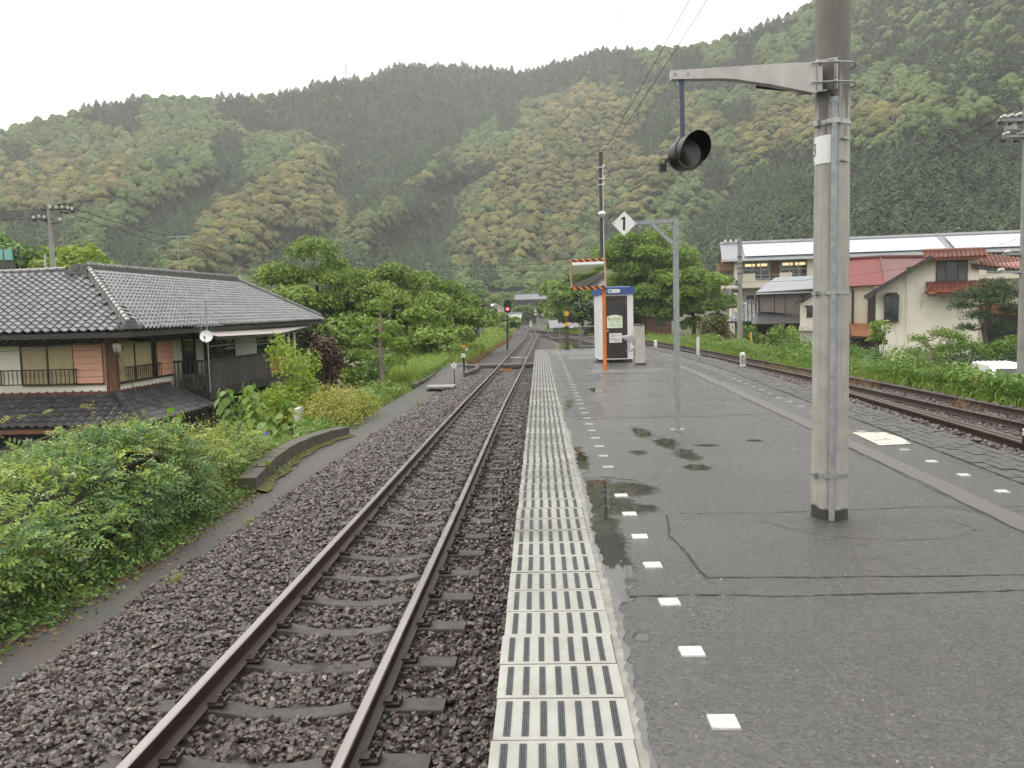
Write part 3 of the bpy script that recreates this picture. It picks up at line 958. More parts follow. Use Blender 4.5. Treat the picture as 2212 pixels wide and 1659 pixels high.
blotch('asphalt_patch', PIN(18) - 0.55, PIN(18) - 0.12, 13.5, 22.5, m_asph3, 0.0022, 7, 0.05, 0.3)
blotch('cover_plate', 1.25, 1.85, 19.85, 20.35, mat('plate_concrete', (0.16, 0.155, 0.15), rough=0.5, scale=6), 0.006, 8, 0.01, 0.01)
# loose grit
b = MB()
for _ in range(150):
    x_, y_ = random.uniform(0.4, 3.5), 2.4 + 12 * random.random() ** 1.6
    s_ = random.uniform(0.003, 0.008)
    b.box((x_, y_, s_ * 0.4), (s_, s_ * 1.3, s_ * 0.8), rz=random.uniform(0, 3), taper=0.6)
b.build('grit', mat('pale_grit', (0.42, 0.40, 0.37), (0.2, 0.19, 0.18), rough=0.7, scale=60), platform)['kind'] = 'stuff'
# painted boarding notice on the ground, worn through
def noticemat():
    m = bpy.data.materials.new('worn_ground_notice')
    nt, nd, lk, out = nodes_of(m)
    b = nt.nodes.new('ShaderNodeBsdfPrincipled')
    f = ramp(nt, noise(nt, wpos(nt, (1, 0.6, 1)), 14.0, 5.0, 0.7), 0.54, 0.60)
    lk.new(mixc(nt, mathn(nt, 'MULTIPLY', f, 0.75), (0.56, 0.54, 0.45), (0.12, 0.115, 0.10)), b.inputs['Base Color'])
    b.inputs['Roughness'].default_value = 0.4
    lk.new(b.outputs[0], out.inputs['Surface'])
    return m
b = MB(); b.add([(3.44, 8.50, 0.005), (3.78, 8.56, 0.005), (3.86, 8.95, 0.005), (3.85, 9.38, 0.005), (3.5, 9.42, 0.005)], [(0, 1, 2, 3, 4)])
b.build('ground_notice', noticemat(), platform)

# ------------------------------------------------------------------ ballast
m_bed = mat('ballast_bed', (0.062, 0.049, 0.046), (0.018, 0.014, 0.014), rough=0.75, scale=16, bump=0.06, bscale=14, island=0, contrast=(0.35, 0.65))
def lbz(x, y):
    u = x - XC(y)
    return interp(u, [-3.2, -2.45, -1.55, -0.95, -0.75, -0.5, 0.5, 0.72, 0.9, 1.15, 1.6], [-1.3, -1.23, -1.045, -1.025, -1.078, -1.098, -1.098, -1.078, -1.078, -1.098, -1.115])
def rbz(x, y):
    u = x - POUT(min(y, 33.6))
    tr = XR(y)
    if x > tr - 1.0:
        return interp(x - tr, [-1.0, -0.6, 0.6, 1.3, 2.2], [-1.035, -1.06, -1.06, -1.04, -1.2])
    w = tr - 1.0 - POUT(min(y, 33.6))
    return interp(u / max(0.5, w), [0, 0.08, 0.2, 0.32, 0.6, 0.85, 1], [-0.05, -0.09, -0.26, -0.40, -0.78, -1.0, -1.035])
def sheet(name, ys, xfun, zfun, n, mtl, label):
    vs, fs = [], []
    for y in ys:
        x0, x1 = xfun(y)
        for k in range(n + 1):
            x = x0 + (x1 - x0) * k / n
            vs.append((x, y, zfun(x, y)))
    for j in range(len(ys) - 1):
        for k in range(n):
            a = j * (n + 1) + k
            fs.append((a, a + 1, a + n + 2, a + n + 1))
    return tag(link(name, fast_mesh(name, vs, fs, mtl, smooth=True)), label, 'ballast', kind='structure')
lys = np.concatenate([np.arange(-40, 40, 0.6), np.linspace(40, 262, 80)])
sheet('ballast_bed', lys, lambda y: (XC(y) - 3.1, min(-0.10, XC(y) + 1.6) if y < 33.6 else XC(y) + 2.2), lambda x, y: lbz(x, y) if y < 262 else -1.2, 24, m_bed, 'brown stone ballast under the platform track')
rys = np.concatenate([np.arange(-40, 33.6, 0.8), np.linspace(33.7, 125, 60)])
sheet('ballast_bed', rys, lambda y: (POUT(y) - 0.02 if y < 33.6 else max(XC(y) + 2.0, XR(y) - 4.0 - 0), XR(y) + 2.2), lambda x, y: (rbz(x, y) if y < 33.6 else interp(x - XR(y), [-4, -1.0, 1.3, 2.2], [-1.10, -1.05, -1.05, -1.22])), 24, m_bed, 'brown stone ballast under the loop track beside the brick band')

# loose stones on top: too many to count
def stone_mesh(seed, m):
    g = np.random.default_rng(seed)
    import bmesh
    bm = bmesh.new()
    bmesh.ops.create_icosphere(bm, subdivisions=1, radius=0.5)
    # cut the ball by random planes so that the stone gets flat broken faces
    for _ in range(9):
        n = Vector(g.normal(size=3)).normalized()
        d = g.uniform(0.20, 0.36)
        for v in bm.verts:
            e = v.co.dot(n) - d
            if e > 0: v.co -= n * e
    for v in bm.verts:
        v.co = Vector((v.co.x * g.uniform(0.95, 1.05), v.co.y, v.co.z * 0.8))
    me = bpy.data.meshes.new('stone')
    bm.to_mesh(me)
    bm.free()
    me.materials.append(m)
    return me
def stonemat():
    m = bpy.data.materials.new('ballast_stone')
    nt, nd, lk, out = nodes_of(m)
    oi = nt.nodes.new('ShaderNodeObjectInfo').outputs['Random']
    c = mixc(nt, oi, (0.032, 0.0225, 0.020), (0.132, 0.094, 0.082))
    pale = ramp(nt, oi, 0.975, 0.985)
    c = mixc(nt, mathn(nt, 'MULTIPLY', pale, 0.6), c, (0.36, 0.29, 0.24))
    # stones near the platform wall stay in oily grime and are greyer
    sp = nt.nodes.new('ShaderNodeSeparateXYZ')
    lk.new(wpos(nt), sp.inputs[0])
    gr = mathn(nt, 'MULTIPLY', ramp(nt, mathn(nt, 'ADD', mathn(nt, 'MULTIPLY', sp.outputs['X'], 0.5), mathn(nt, 'MULTIPLY', noise(nt, wpos(nt), 1.2, 3.0), 0.5)), -0.45 + 0.5, 0.15), 0.0)
    c = mixc(nt, gr, c, (0.06, 0.056, 0.055))
    c = mixc(nt, ramp(nt, noise(nt, wpos(nt), 45.0, 3.0), 0.4, 0.75), c, (0.05, 0.04, 0.038))
    b = nt.nodes.new('ShaderNodeBsdfPrincipled')
    b.inputs['Roughness'].default_value = 0.30
    b.inputs['Specular IOR Level'].default_value = 0.6
    lk.new(c, b.inputs['Base Color'])
    bp = nt.nodes.new('ShaderNodeBump')
    bp.inputs['Distance'].default_value = 0.006
    lk.new(noise(nt, wpos(nt), 70.0, 4.0), bp.inputs['Height'])
    lk.new(bp.outputs[0], b.inputs['Normal'])
    lk.new(b.outputs[0], out.inputs['Surface'])
    return m
m_stone = stonemat()
stones = [stone_mesh(60 + s, m_stone) for s in range(12)]
def scatter_stones(n, xf, y0, y1, zf, power, label, keep=None, smin=0.034, smax=0.084):
    u = rng.uniform(0, 1, n)
    ys = y0 + (y1 - y0) * u ** power
    pts, scl = [], []
    for y in ys:
        x0, x1 = xf(y)
        x = rng.uniform(x0, x1)
        if keep and not keep(x, y): continue
        s = rng.uniform(smin, smax) * (1.25 if rng.random() < 0.08 else 1.0) * (1 + 0.012 * max(0, y - 8))
        pts.append((x, y, zf(x, y) + rng.uniform(-0.010, 0.026)))
        scl.append((s * rng.uniform(0.9, 1.5), s * rng.uniform(0.8, 1.1), s * rng.uniform(0.7, 1.0)))
    k = len(pts)
    rots = np.stack([rng.normal(0, 0.5, k), rng.normal(0, 0.5, k), rng.uniform(0, 6.28, k)], 1)
    return instancer('ballast_stones', pts, scl, rots, stones, label, 'ballast stones')
def keep_l(x, y):
    u = abs(x - XC(y))
    if 0.47 < u < 0.60: return rng.random() < 0.35
    k = (y - SL0) / SLP
    k = abs(k - round(k)) * SLP
    if u < 1.02 and k < 0.095: return rng.random() < (0.05 if x > XC(y) - 0.58 else 0.8)
    return True
SL0, SLP = 2.385, 0.676
scatter_stones(76000, lambda y: (XC(y) - 2.15 - 0.15 * vn(y * 2.3, 0, 77), -0.14), 1.6, 34, lbz, 1.75, 'loose brown ballast stones of the platform track', keep_l)
scatter_stones(32000, lambda y: (POUT(y) + 0.01, XR(y) + 1.6), 4.5, 33.4, rbz, 1.3, 'loose brown ballast stones of the loop track', None, 0.05, 0.095)

# ------------------------------------------------------------------ tracks
m_rail = mat('rusty_rail_web', (0.046, 0.024, 0.017), (0.026, 0.014, 0.011), rough=0.5, scale=8, stretch=(1, 0.1, 1), dirt=(0.075, 0.052, 0.042), dirt_scale=5, dirt_amt=0.35)
m_railtop = mat('polished_rail_head', (0.36, 0.33, 0.32), (0.25, 0.215, 0.205), rough=0.22, rough2=0.38, scale=5, stretch=(1, 0.08, 1), metal=0.7)
m_railrust = mat('rusty_rail_head', (0.10, 0.062, 0.048), (0.06, 0.036, 0.028), rough=0.4, scale=6, stretch=(1, 0.1, 1), metal=0.2)
RP = [(-0.0635, 0.0), (0.0635, 0.0), (0.0635, 0.010), (0.012, 0.027), (0.008, 0.05), (0.008, 0.10), (0.0325, 0.118), (0.0325, 0.144), (0.026, 0.150), (-0.026, 0.150), (-0.0325, 0.144), (-0.0325, 0.118), (-0.008, 0.10), (-0.008, 0.05), (-0.012, 0.027), (-0.0635, 0.010)]
def rail_mb(path):
    b = MB()
    n = len(RP)
    for i, p in enumerate(path):
        a = Vector(path[max(0, i - 1)]); c = Vector(path[min(len(path) - 1, i + 1)])
        d = (c - a).normalized(); s = Vector((d.y, -d.x, 0)).normalized()
        for (u, z) in RP:
            b.v.append((p[0] + s.x * u, p[1] + s.y * u, p[2] + z))
    for i in range(len(path) - 1):
        for k in range(n):
            k2 = (k + 1) % n
            b.f.append((i * n + k, i * n + k2, (i + 1) * n + k2, (i + 1) * n + k)); b.m.append(1 if k in (7, 8, 9) else 0)
    b.f.append(tuple(range(n))); b.m.append(0)
    b.f.append(tuple(reversed(range((len(path) - 1) * n, len(path) * n)))); b.m.append(0)
    return b
def offset_path(cx, ys, off, z):
    out = []
    for y in ys:
        d = Vector((cx(y + 0.5) - cx(y - 0.5), 1.0, 0)).normalized()
        out.append((cx(y) + d.y * off, y - d.x * off, z))
    return out
m_sleeper = mat('concrete_sleeper', (0.056, 0.046, 0.041), (0.026, 0.021, 0.019), rough=0.55, scale=14, bump=0.004, bscale=70, dirt=(0.13, 0.115, 0.10), dirt_scale=9, dirt_amt=0.4, objvar=0.2)
m_timber = mat('timber_sleeper', (0.07, 0.058, 0.05), (0.035, 0.029, 0.026), rough=0.8, scale=10, stretch=(0.2, 1, 1), bump=0.004, bscale=30)
m_clip = mat('rusty_clip', (0.055, 0.034, 0.026), (0.03, 0.022, 0.018), rough=0.5, scale=20)
def sleeper_mesh():
    b = MB()
    prof = [(-1.0, -0.004), (-0.72, 0.0), (-0.44, -0.004), (-0.25, -0.046), (0, -0.064), (0.25, -0.046), (0.44, -0.004), (0.72, 0.0), (1.0, -0.004)]
    wid = [0.085, 0.085, 0.083, 0.074, 0.07, 0.074, 0.083, 0.085, 0.085]
    for (x, z), w in zip(prof, wid):
        b.v += [(x, -w - 0.03, z - 0.14), (x, -w, z - 0.008), (x, -w + 0.008, z), (x, w - 0.008, z), (x, w, z - 0.008), (x, w + 0.03, z - 0.14)]
    for i in range(len(prof) - 1):
        for k in range(5):
            b.f.append((i * 6 + k, (i + 1) * 6 + k, (i + 1) * 6 + k + 1, i * 6 + k + 1)); b.m.append(0)
    b.f.append((0, 1, 2, 3, 4, 5)); b.m.append(0)
    e = (len(prof) - 1) * 6
    b.f.append((e + 5, e + 4, e + 3, e + 2, e + 1, e)); b.m.append(0)
    return b.mesh('sleeper', m_sleeper)
def clip_mesh():
    b = MB()
    b.box((0, 0, 0.012), (0.10, 0.11, 0.012))
    b.box((-0.03, 0, 0.026), (0.055, 0.085, 0.010))
    b.cyl((0.012, 0, 0.01), (0.012, 0, 0.042), 0.019, n=6)
    b.cyl((0.012, 0, 0.04), (0.012, 0, 0.062), 0.011, n=8)
    b.box((0.05, 0, 0.028), (0.012, 0.09, 0.03))
    return b.mesh('rail_clip', m_clip)
slme, clme = sleeper_mesh(), clip_mesh()
GH = 0.5335 + 0.0325
track = empty('railway_track', (-1.5, 2, -1.04), 'main railway track with polished rails running along the cream edge tiles', 'railway track')
tinv = Matrix.Translation((1.5, -2, 1.04))
def under(o, root):
    o.parent = root
    o.matrix_parent_inverse = Matrix.Translation(root.location).inverted()
    return o
tys = list(np.concatenate([np.arange(-40, 60, 1.0), np.arange(60, 262, 4.0)]))
for s in (-1, 1):
    under(rail_mb(offset_path(XC, tys, s * GH, -1.03)).build('rail', [m_rail, m_railtop], smooth=False), track)
k = 0
y = SL0 - 3 * SLP
while y < 110:
    d = XC(y + 0.5) - XC(y - 0.5)
    sl = under(link('sleeper', slme, None, (XC(y), y, -1.035 + random.uniform(-0.006, 0.004)), (0, 0, -math.atan(d) + random.uniform(-0.01, 0.01))), track)
    if 1.5 < y < 17:
        for s in (-1, 1):
            link('rail_clip', clme, sl, (s * (GH + 0.105), 0, 0.003), (0, 0, 0 if s > 0 else math.pi))
            link('rail_clip', clme, sl, (s * (GH - 0.105), 0, 0.003), (0, 0, math.pi if s > 0 else 0))
    y += SLP
loop = empty('railway_track', (9.8, 10, -1.04), 'rusty loop railway track with weeds between its rails beyond the brick band', 'railway track')
rty = list(np.concatenate([np.arange(-40, 60, 1.0), np.arange(60, 131, 3.0)]))
for s in (-1, 1):
    under(rail_mb(offset_path(XR, rty, s * GH, -1.03)).build('rail', [m_rail, m_railrust], smooth=False), loop)
b = MB(); b.box((0, 0, -0.07), (2.05, 0.2, 0.14))
twme = b.mesh('sleeper', m_timber)
y = 4.0
while y < 118:
    d = XR(y + 0.5) - XR(y - 0.5)
    under(link('sleeper', twme, None, (XR(y), y, -1.028 + random.uniform(-0.012, 0.0)), (0, 0, -math.atan(d) + random.uniform(-0.03, 0.03))), loop)
    y += 0.68 if y < 50 else 1.3
def XS(y): return interp(y, [46, 58, 65, 80, 100], [4.6, 3.85, 3.3, 2.3, 0.4])
siding = empty('railway_track', (4.0, 60, -1.04), 'short safety siding between the two tracks past the platform end', 'railway track')
sty = list(np.arange(46, 98, 2.0))
for s in (-1, 1):
    under(rail_mb(offset_path(XS, sty, s * GH, -1.03)).build('rail', [m_rail, m_railrust]), siding)
for y in np.arange(46.5, 96, 1.2):
    under(link('sleeper', twme, None, (XS(y), float(y), -1.03), (0, 0, 0.06)), siding)
# two spare rails laid on the ballast
for i, dx in enumerate((0.0, 0.17)):
    pts = [(5.25 + dx + 0.039 * (y - 9.1), y, -0.245 - 0.02 * i) for y in np.arange(1.0, 16.6, 1.0)]
    o = rail_mb(pts).build('spare_rail', [m_rail, m_railrust])
    tag(o, ['spare steel rail lying on the ballast closest to the brick band', 'spare steel rail lying on the ballast, on the loop track side of its twin'][i], 'rail', 'spare rails on the ballast')
# crossing boards and odd pieces between the rails
m_board = mat('crossing_board', (0.10, 0.082, 0.066), (0.055, 0.046, 0.04), rough=0.75, scale=8, stretch=(0.15, 1, 1), bump=0.004, bscale=30)
cr = empty('level_crossing', (-1.2, 39.3, -0.95), 'timber foot crossing laid across the main track by the platform end', 'crossing')
xm = XC(39.3)
for (x0, x1) in ((-3.9, xm - GH - 0.08), (xm - GH + 0.09, xm + GH - 0.09), (xm + GH + 0.08, -0.28)):
    for j in range(4):
        bb = MB(); bb.bx(x0, x1, 38.75 + j * 0.28, 38.75 + j * 0.28 + 0.265, -1.02, -0.885)
        under(bb.build('board', m_board), cr)
b = MB(); b.box((XC(37) - 0.25, 37.2, -1.03), (0.62, 0.14, 0.09), rz=0.04)
tag(b.build('timber_block', mat('orange_timber', (0.42, 0.19, 0.06), (0.32, 0.14, 0.05), rough=0.6, scale=9)), 'orange timber block lying between the rails before the crossing', 'timber block')
b = MB(); b.box((XC(48) - 0.15, 48, -1.04), (0.66, 0.2, 0.05)); b.box((XC(48) + 0.45, 47.5, -1.04), (0.32, 0.2, 0.05))
tag(b.build('cable_cover', m_whitepost), 'pale cable cover between the rails beyond the crossing', 'cable cover')

# ------------------------------------------------------------------ path on the far side of the main track
m_path = mat('path_asphalt', (0.060, 0.056, 0.056), (0.026, 0.024, 0.024), rough=0.45, rough2=0.65, scale=45, bump=0.008, bscale=70, dirt=(0.085, 0.050, 0.026), dirt_scale=1.3, dirt_amt=0.6)
pl = [(-8, -4.9), (4, -4.75), (7, -4.5), (9, -4.40), (11, -4.48), (13, -4.62), (15, -4.75), (17, -4.8), (19, -4.65), (23, -4.5), (28, -4.35), (33, -4.3), (37, -4.45), (42, -4.5)]
pr = [(-8, -3.55), (4, -3.6), (9, -3.68), (13, -3.72), (18, -3.60), (20, -3.5), (24, -3.45), (29, -3.35), (33, -3.1), (36.5, -2.95), (38, -3.4), (42, -3.6)]
pys2 = np.arange(-6, 42, 0.4)
vs, fs = [], []
for y in pys2:
    a = interp(y, *zip(*pl)); c = interp(y, *zip(*pr)) + 0.12 * (vn(y * 1.7, 3, 3) - 0.5)
    z = interp(y, [0, 20, 30, 37, 42], [-1.18, -1.16, -1.05, -0.93, -0.9])
    for k in range(7):
        vs.append((a + (c - a) * k / 6, y, z + 0.03 * (k == 0) - 0.10 * (k == 6) + rng.uniform(-0.006, 0.006)))
for j in range(len(pys2) - 1):
    for k in range(6):
        fs.append((j * 7 + k, j * 7 + k + 1, j * 7 + k + 8, j * 7 + k + 7))
tag(link('footpath', fast_mesh('footpath', vs, fs, m_path, smooth=True)), 'narrow dark asphalt footpath beside the main track ballast', 'footpath', kind='structure')
# curved stone kerb
kerb = empty('stone_kerb', (-4.6, 15, -1.1), 'curved mossy stone kerb between the footpath and the garden', 'kerb')
kp = [(-4.46, 12.2, 0.24), (-4.56, 13.0, 0.28), (-4.66, 13.8, 0.30), (-4.72, 14.7, 0.30), (-4.74, 15.6, 0.29), (-4.70, 16.5, 0.27), (-4.58, 17.4, 0.25), (-4.38, 18.1, 0.22)]
for a, c in zip(kp[:-1], kp[1:]):
    bb = MB()
    A, C_ = Vector((a[0], a[1], -1.18 + a[2] / 2)), Vector((c[0], c[1], -1.18 + c[2] / 2))
    d = (C_ - A).normalized() * 0.012
    bb.bar(A + d, C_ - d, 0.27 + random.uniform(-0.02, 0.02), (a[2] + c[2]) / 2)
    under(bb.build('kerb_stone', m_oldconc), kerb)
b = MB()
for (a, c) in zip(kp[:-1], kp[1:]):
    for q in range(6):
        f0, f1 = q / 6, (q + 1) / 6
        xa, ya, xb, yb = a[0] + (c[0] - a[0]) * f0, a[1] + (c[1] - a[1]) * f0, a[0] + (c[0] - a[0]) * f1, a[1] + (c[1] - a[1]) * f1
        w0, w1 = (0.05 + 0.16 * vn(v * 3.0, 1, 12) + 0.07 * vn(v * 13.0, 2, 12) for v in (ya, yb))
        b.quad((xa + 0.12, ya, -1.10), (xa + 0.13 + w0, ya, -1.148), (xb + 0.13 + w1, yb, -1.148), (xb + 0.12, yb, -1.10))
tag(b.build('moss', mat('yellow_green_moss', (0.12, 0.105, 0.022), (0.055, 0.046, 0.02), rough=0.95, scale=14, bump=0.012, bscale=60)), 'yellow green moss along the foot of the curved kerb', 'moss', kind='stuff')
kerb2 = empty('stone_kerb', (-4.5, 30, -1.1), 'low broken kerb edging the footpath near the crossing', 'kerb')
for (x, y) in ((-4.45, 29.5), (-4.4, 31), (-4.4, 32.5), (-4.45, 34), (-4.5, 35.5)):
    bb = MB(); bb.box((x, y, -1.0), (0.16, 1.46, 0.2), rz=0.03); under(bb.build('kerb_stone', m_oldconc), kerb2)
bb = MB(); bb.bx(-3.9, -2.95, 27.8, 28.7, -0.99, -0.93)
tag(bb.build('gutter_slab', mat('pale_slab', (0.28, 0.27, 0.26), (0.2, 0.19, 0.185), rough=0.5, scale=5)), 'pale concrete slab bridging the gutter of the footpath', 'slab')
rk = empty('ramp_edge', (-2.8, 35, -1.0), 'dark stone edging of the ramp up to the foot crossing', 'kerb')
for a, c in (((-3.05, 33.5), (-2.86, 35.2)), ((-2.86, 35.2), (-2.78, 36.8)), ((-2.78, 36.8), (-3.0, 38.5))):
    bb = MB(); bb.bar((a[0], a[1], -0.98), (c[0], c[1], -0.95), 0.16, 0.22); under(bb.build('kerb_stone', m_oldconc), rk)
# ------------------------------------------------------------------ big concrete pole with lamp bracket
def polemat():
    m = bpy.data.materials.new('stained_concrete_pole')
    nt, nd, lk, out = nodes_of(m)
    b = nt.nodes.new('ShaderNodeBsdfPrincipled')
    p = wpos(nt)
    c = mixc(nt, ramp(nt, noise(nt, p, 7.0, 5.0), 0.3, 0.7), (0.40, 0.385, 0.35), (0.29, 0.28, 0.255))
    st = ramp(nt, noise(nt, wpos(nt, (34, 34, 1.1)), 1.0, 6.0, 0.7), 0.46, 0.70)
    c = mixc(nt, mathn(nt, 'MULTIPLY', st, 0.38), c, (0.12, 0.105, 0.075))
    # rain running down from the bracket: damp dark concrete in ragged tongues
    sp = nt.nodes.new('ShaderNodeSeparateXYZ')
    lk.new(p, sp.inputs[0])
    tongue = noise(nt, wpos(nt, (13, 13, 0.9)), 1.0, 4.0, 0.6)
    hz = mathn(nt, 'ADD', sp.outputs['Z'], mathn(nt, 'MULTIPLY', mathn(nt, 'SUBTRACT', tongue, 0.5), 1.7))
    dk = ramp(nt, mathn(nt, 'MULTIPLY', hz, 0.2), 0.505, 0.535)
    c = mixc(nt, mathn(nt, 'MULTIPLY', dk, 0.72), c, (0.055, 0.050, 0.042))
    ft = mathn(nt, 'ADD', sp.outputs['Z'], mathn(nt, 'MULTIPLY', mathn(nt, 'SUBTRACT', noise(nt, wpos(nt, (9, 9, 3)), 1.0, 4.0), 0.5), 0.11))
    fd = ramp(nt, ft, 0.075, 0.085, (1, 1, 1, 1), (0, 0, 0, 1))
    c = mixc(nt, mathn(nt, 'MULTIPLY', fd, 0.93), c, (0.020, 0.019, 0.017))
    lk.new(c, b.inputs['Base Color'])
    b.inputs['Roughness'].default_value = 0.6
    bp = nt.nodes.new('ShaderNodeBump'); bp.inputs['Distance'].default_value = 0.002
    lk.new(noise(nt, p, 60.0, 4.0), bp.inputs['Height'])
    lk.new(bp.outputs[0], b.inputs['Normal'])
    lk.new(b.outputs[0], out.inputs['Surface'])
    return m
m_pole = polemat()
PX, PYY = 1.945, 5.63
pole = empty('utility_pole', (PX, PYY, 0), 'stained concrete pole with steel conduit and banded number plate, nearest on the platform', 'pole')
b = MB()
zs = [-0.3, 0, 1, 2, 3, 4, 5, 6, 7.5]
b.tube([(0, 0, z) for z in zs], [interp(z, [0, 5], [0.119, 0.101]) for z in zs], 40)
b.build('shaft', m_pole, pole, smooth=True)
def pr_(z): return interp(z, [0, 5], [0.119, 0.101])
ca = math.atan2(-5.63, -1.945) + 0.10           # side of the pole that faces the platform front
cdir = Vector((math.cos(ca), math.sin(ca), 0))
b = MB(); b.tube([(cdir.x * (pr_(z) + 0.018), cdir.y * (pr_(z) + 0.018), z) for z in (0.005, 0.4, 1.5, 2.2, 2.72)], 0.0195, 12)
b.tube([(cdir.x * (pr_(2.72) + 0.018), cdir.y * (pr_(2.72) + 0.018), 2.72), (cdir.x * (pr_(2.74) + 0.02), cdir.y * (pr_(2.74) + 0.02), 2.76)], 0.023, 12)
b.build('conduit', m_galv, pole, smooth=True)
b = MB(); b.tube([(cdir.x * 0.125, cdir.y * 0.125, 2.76), (cdir.x * 0.13 - 0.03, cdir.y * 0.13, 2.80), (-0.16, -0.07, 2.82), (-0.30, -0.02, 2.84), (-0.5, -0.01, 2.87)], 0.012, 8)
b.build('cable_hose', m_darkmetal, pole, smooth=True)
m_band = mat('steel_band', (0.42, 0.42, 0.40), (0.30, 0.30, 0.29), rough=0.35, scale=30, metal=0.6)
def band(z, h, extra=0.004, clamp=None):
    b = MB()
    r = pr_(z) + extra
    n = 36
    pts = []
    for k in range(n):
        a = 2 * math.pi * k / n
        rr = r
        da = (a - ca + math.pi) % (2 * math.pi) - math.pi
        if abs(da) < 0.36: rr = max(r, pr_(z) + 0.041 * math.cos(da * 3.6))
        pts.append((math.cos(a) * rr, math.sin(a) * rr))
    vs = [(x, y, z - h / 2) for x, y in pts] + [(x, y, z + h / 2) for x, y in pts] + [(x * 0.97, y * 0.97, z + h / 2) for x, y in pts] + [(x * 0.97, y * 0.97, z - h / 2) for x, y in pts]
    fs = []
    for k in range(n):
        k2 = (k + 1) % n
        for q in range(4):
            q2 = (q + 1) % 4
            fs.append((q * n + k, q * n + k2, q2 * n + k2, q2 * n + k))
    b.add(vs, fs)
    if clamp is not None:
        b.box((math.cos(clamp) * (r + 0.012), math.sin(clamp) * (r + 0.012), z), (0.04, 0.028, h * 1.2), rz=clamp + math.pi / 2)
    return b.build('band', m_band, pole)
band(0.30, 0.022, clamp=ca - 0.95)
band(1.515, 0.022, clamp=ca - 0.95)
band(2.612, 0.030, clamp=ca - 0.95)
# number plate bent round the shaft
b = MB()
n = 14
a0, a1 = ca - 1.75, ca - 0.16
rr = pr_(2.44) + 0.004
for k in range(n):
    t0, t1 = a0 + (a1 - a0) * k / n, a0 + (a1 - a0) * (k + 1) / n
    b.quad((math.cos(t0) * rr, math.sin(t0) * rr, 2.352), (math.cos(t1) * rr, math.sin(t1) * rr, 2.352), (math.cos(t1) * rr, math.sin(t1) * rr, 2.53), (math.cos(t0) * rr, math.sin(t0) * rr, 2.53))
plate = b.build('number_plate', m_white, pole, smooth=True)
def wrap_text(txt, size, zc, amid, mtl, parent, r):
    me = text_mesh(txt, size, mtl, 0.0008)
    for v in me.vertices:
        a = amid + v.co.x / r
        q = r + 0.002 + v.co.z
        v.co = Vector((math.cos(a) * q, math.sin(a) * q, zc + v.co.y))
    me.update()
    return link('lettering', me, parent)
m_grey_ink = mat('grey_ink', (0.16, 0.16, 0.165), rough=0.6)
wrap_text('3', 0.125, 2.445, ca - 1.32, m_grey_ink, plate, rr)
b = MB()
for z in (2.365, 2.372, 2.512, 2.519):
    for k in range(5):
        t0, t1 = a0 + 0.02 + k * 0.09, a0 + 0.02 + (k + 1) * 0.09
        q = rr + 0.0015
        b.quad((math.cos(t0) * q, math.sin(t0) * q, z - 0.002), (math.cos(t1) * q, math.sin(t1) * q, z - 0.002), (math.cos(t1) * q, math.sin(t1) * q, z + 0.002), (math.cos(t0) * q, math.sin(t0) * q, z + 0.002))
b.build('plate_rule', m_grey_ink, plate)
for z in (2.50, 2.36):
    b = MB()
    for k in range(10):
        t0, t1 = ca + 0.2 + k * 0.11, ca + 0.2 + (k + 1) * 0.11
        q = pr_(z) + 0.003
        b.add([(math.cos(t) * qq, math.sin(t) * qq, zz) for t, qq, zz in ((t0, q, z - 0.004), (t1, q, z - 0.004), (t1, q, z + 0.004), (t0, q, z + 0.004))], [(0, 1, 2, 3)])
    am = ca + 0.62
    b.box((math.cos(am) * (pr_(z) + 0.008), math.sin(am) * (pr_(z) + 0.008), z + 0.004), (0.034, 0.014, 0.013), rz=am + math.pi / 2)
    b.box((math.cos(am) * (pr_(z) + 0.007), math.sin(am) * (pr_(z) + 0.007), z + 0.002), (0.062, 0.010, 0.006), rz=am + math.pi / 2)
    b.build('plate_strap', m_band, pole)
# tapered steel bracket
br = [(-1.068, 2.952), (-0.30, 2.974), (-0.115, 2.972), (-0.115, 2.80), (-0.165, 2.782), (-0.45, 2.846), (-0.66, 2.884), (-0.75, 2.892), (-1.068, 2.898)]
m_bracket = mat('pale_steel_bracket', (0.50, 0.47, 0.45), (0.40, 0.375, 0.36), rough=0.35, scale=5, stretch=(2, 2, 0.6), metal=0.25, dirt=(0.22, 0.20, 0.18), dirt_scale=4, dirt_amt=0.45)
b = MB()
n = len(br)
for yy in (-0.150, -0.146):
    pass
b.prism(br, 'y', -0.150, -0.144)                      # web plate
for (p, q) in ((0, 1), (1, 2), (4, 5), (5, 6), (6, 7), (7, 8)):   # flanges
    b.add([(br[p][0], -0.150, br[p][1]), (br[q][0], -0.150, br[q][1]), (br[q][0], -0.085, br[q][1]), (br[p][0], -0.085, br[p][1])], [(0, 1, 2, 3)])
b.bx(-1.071, -1.068, -0.152, -0.085, 2.895, 2.955)
b.build('bracket_arm', m_bracket, pole)
b = MB()
b.bx(-0.150, -0.146, -0.165, 0.02, 2.80, 2.99); b.bx(-0.030, -0.025, -0.168, -0.10, 2.80, 2.995)
b.prism([(-0.148, 2.978), (-0.028, 2.995), (-0.028, 2.985), (-0.148, 2.965)], 'y', -0.168, -0.160)
b.build('bracket_plate', m_bracket, pole)
b = MB()
for z in (2.965, 2.845):
    b.tube([(-0.19, -0.172, z - 0.003), (-0.02, -0.172, z), (0.08, -0.15, z), (0.125, -0.07, z), (0.115, 0.05, z), (0.0, 0.125, z)], 0.006, 6)
    b.cyl((-0.05, -0.172, z), (-0.035, -0.172, z), 0.012, n=6)
b.tube([(-0.27, -0.10, 2.785), (-0.08, -0.13, 2.80)], 0.006, 6)
b.build('u_bolt', m_galv, pole)
b = MB()
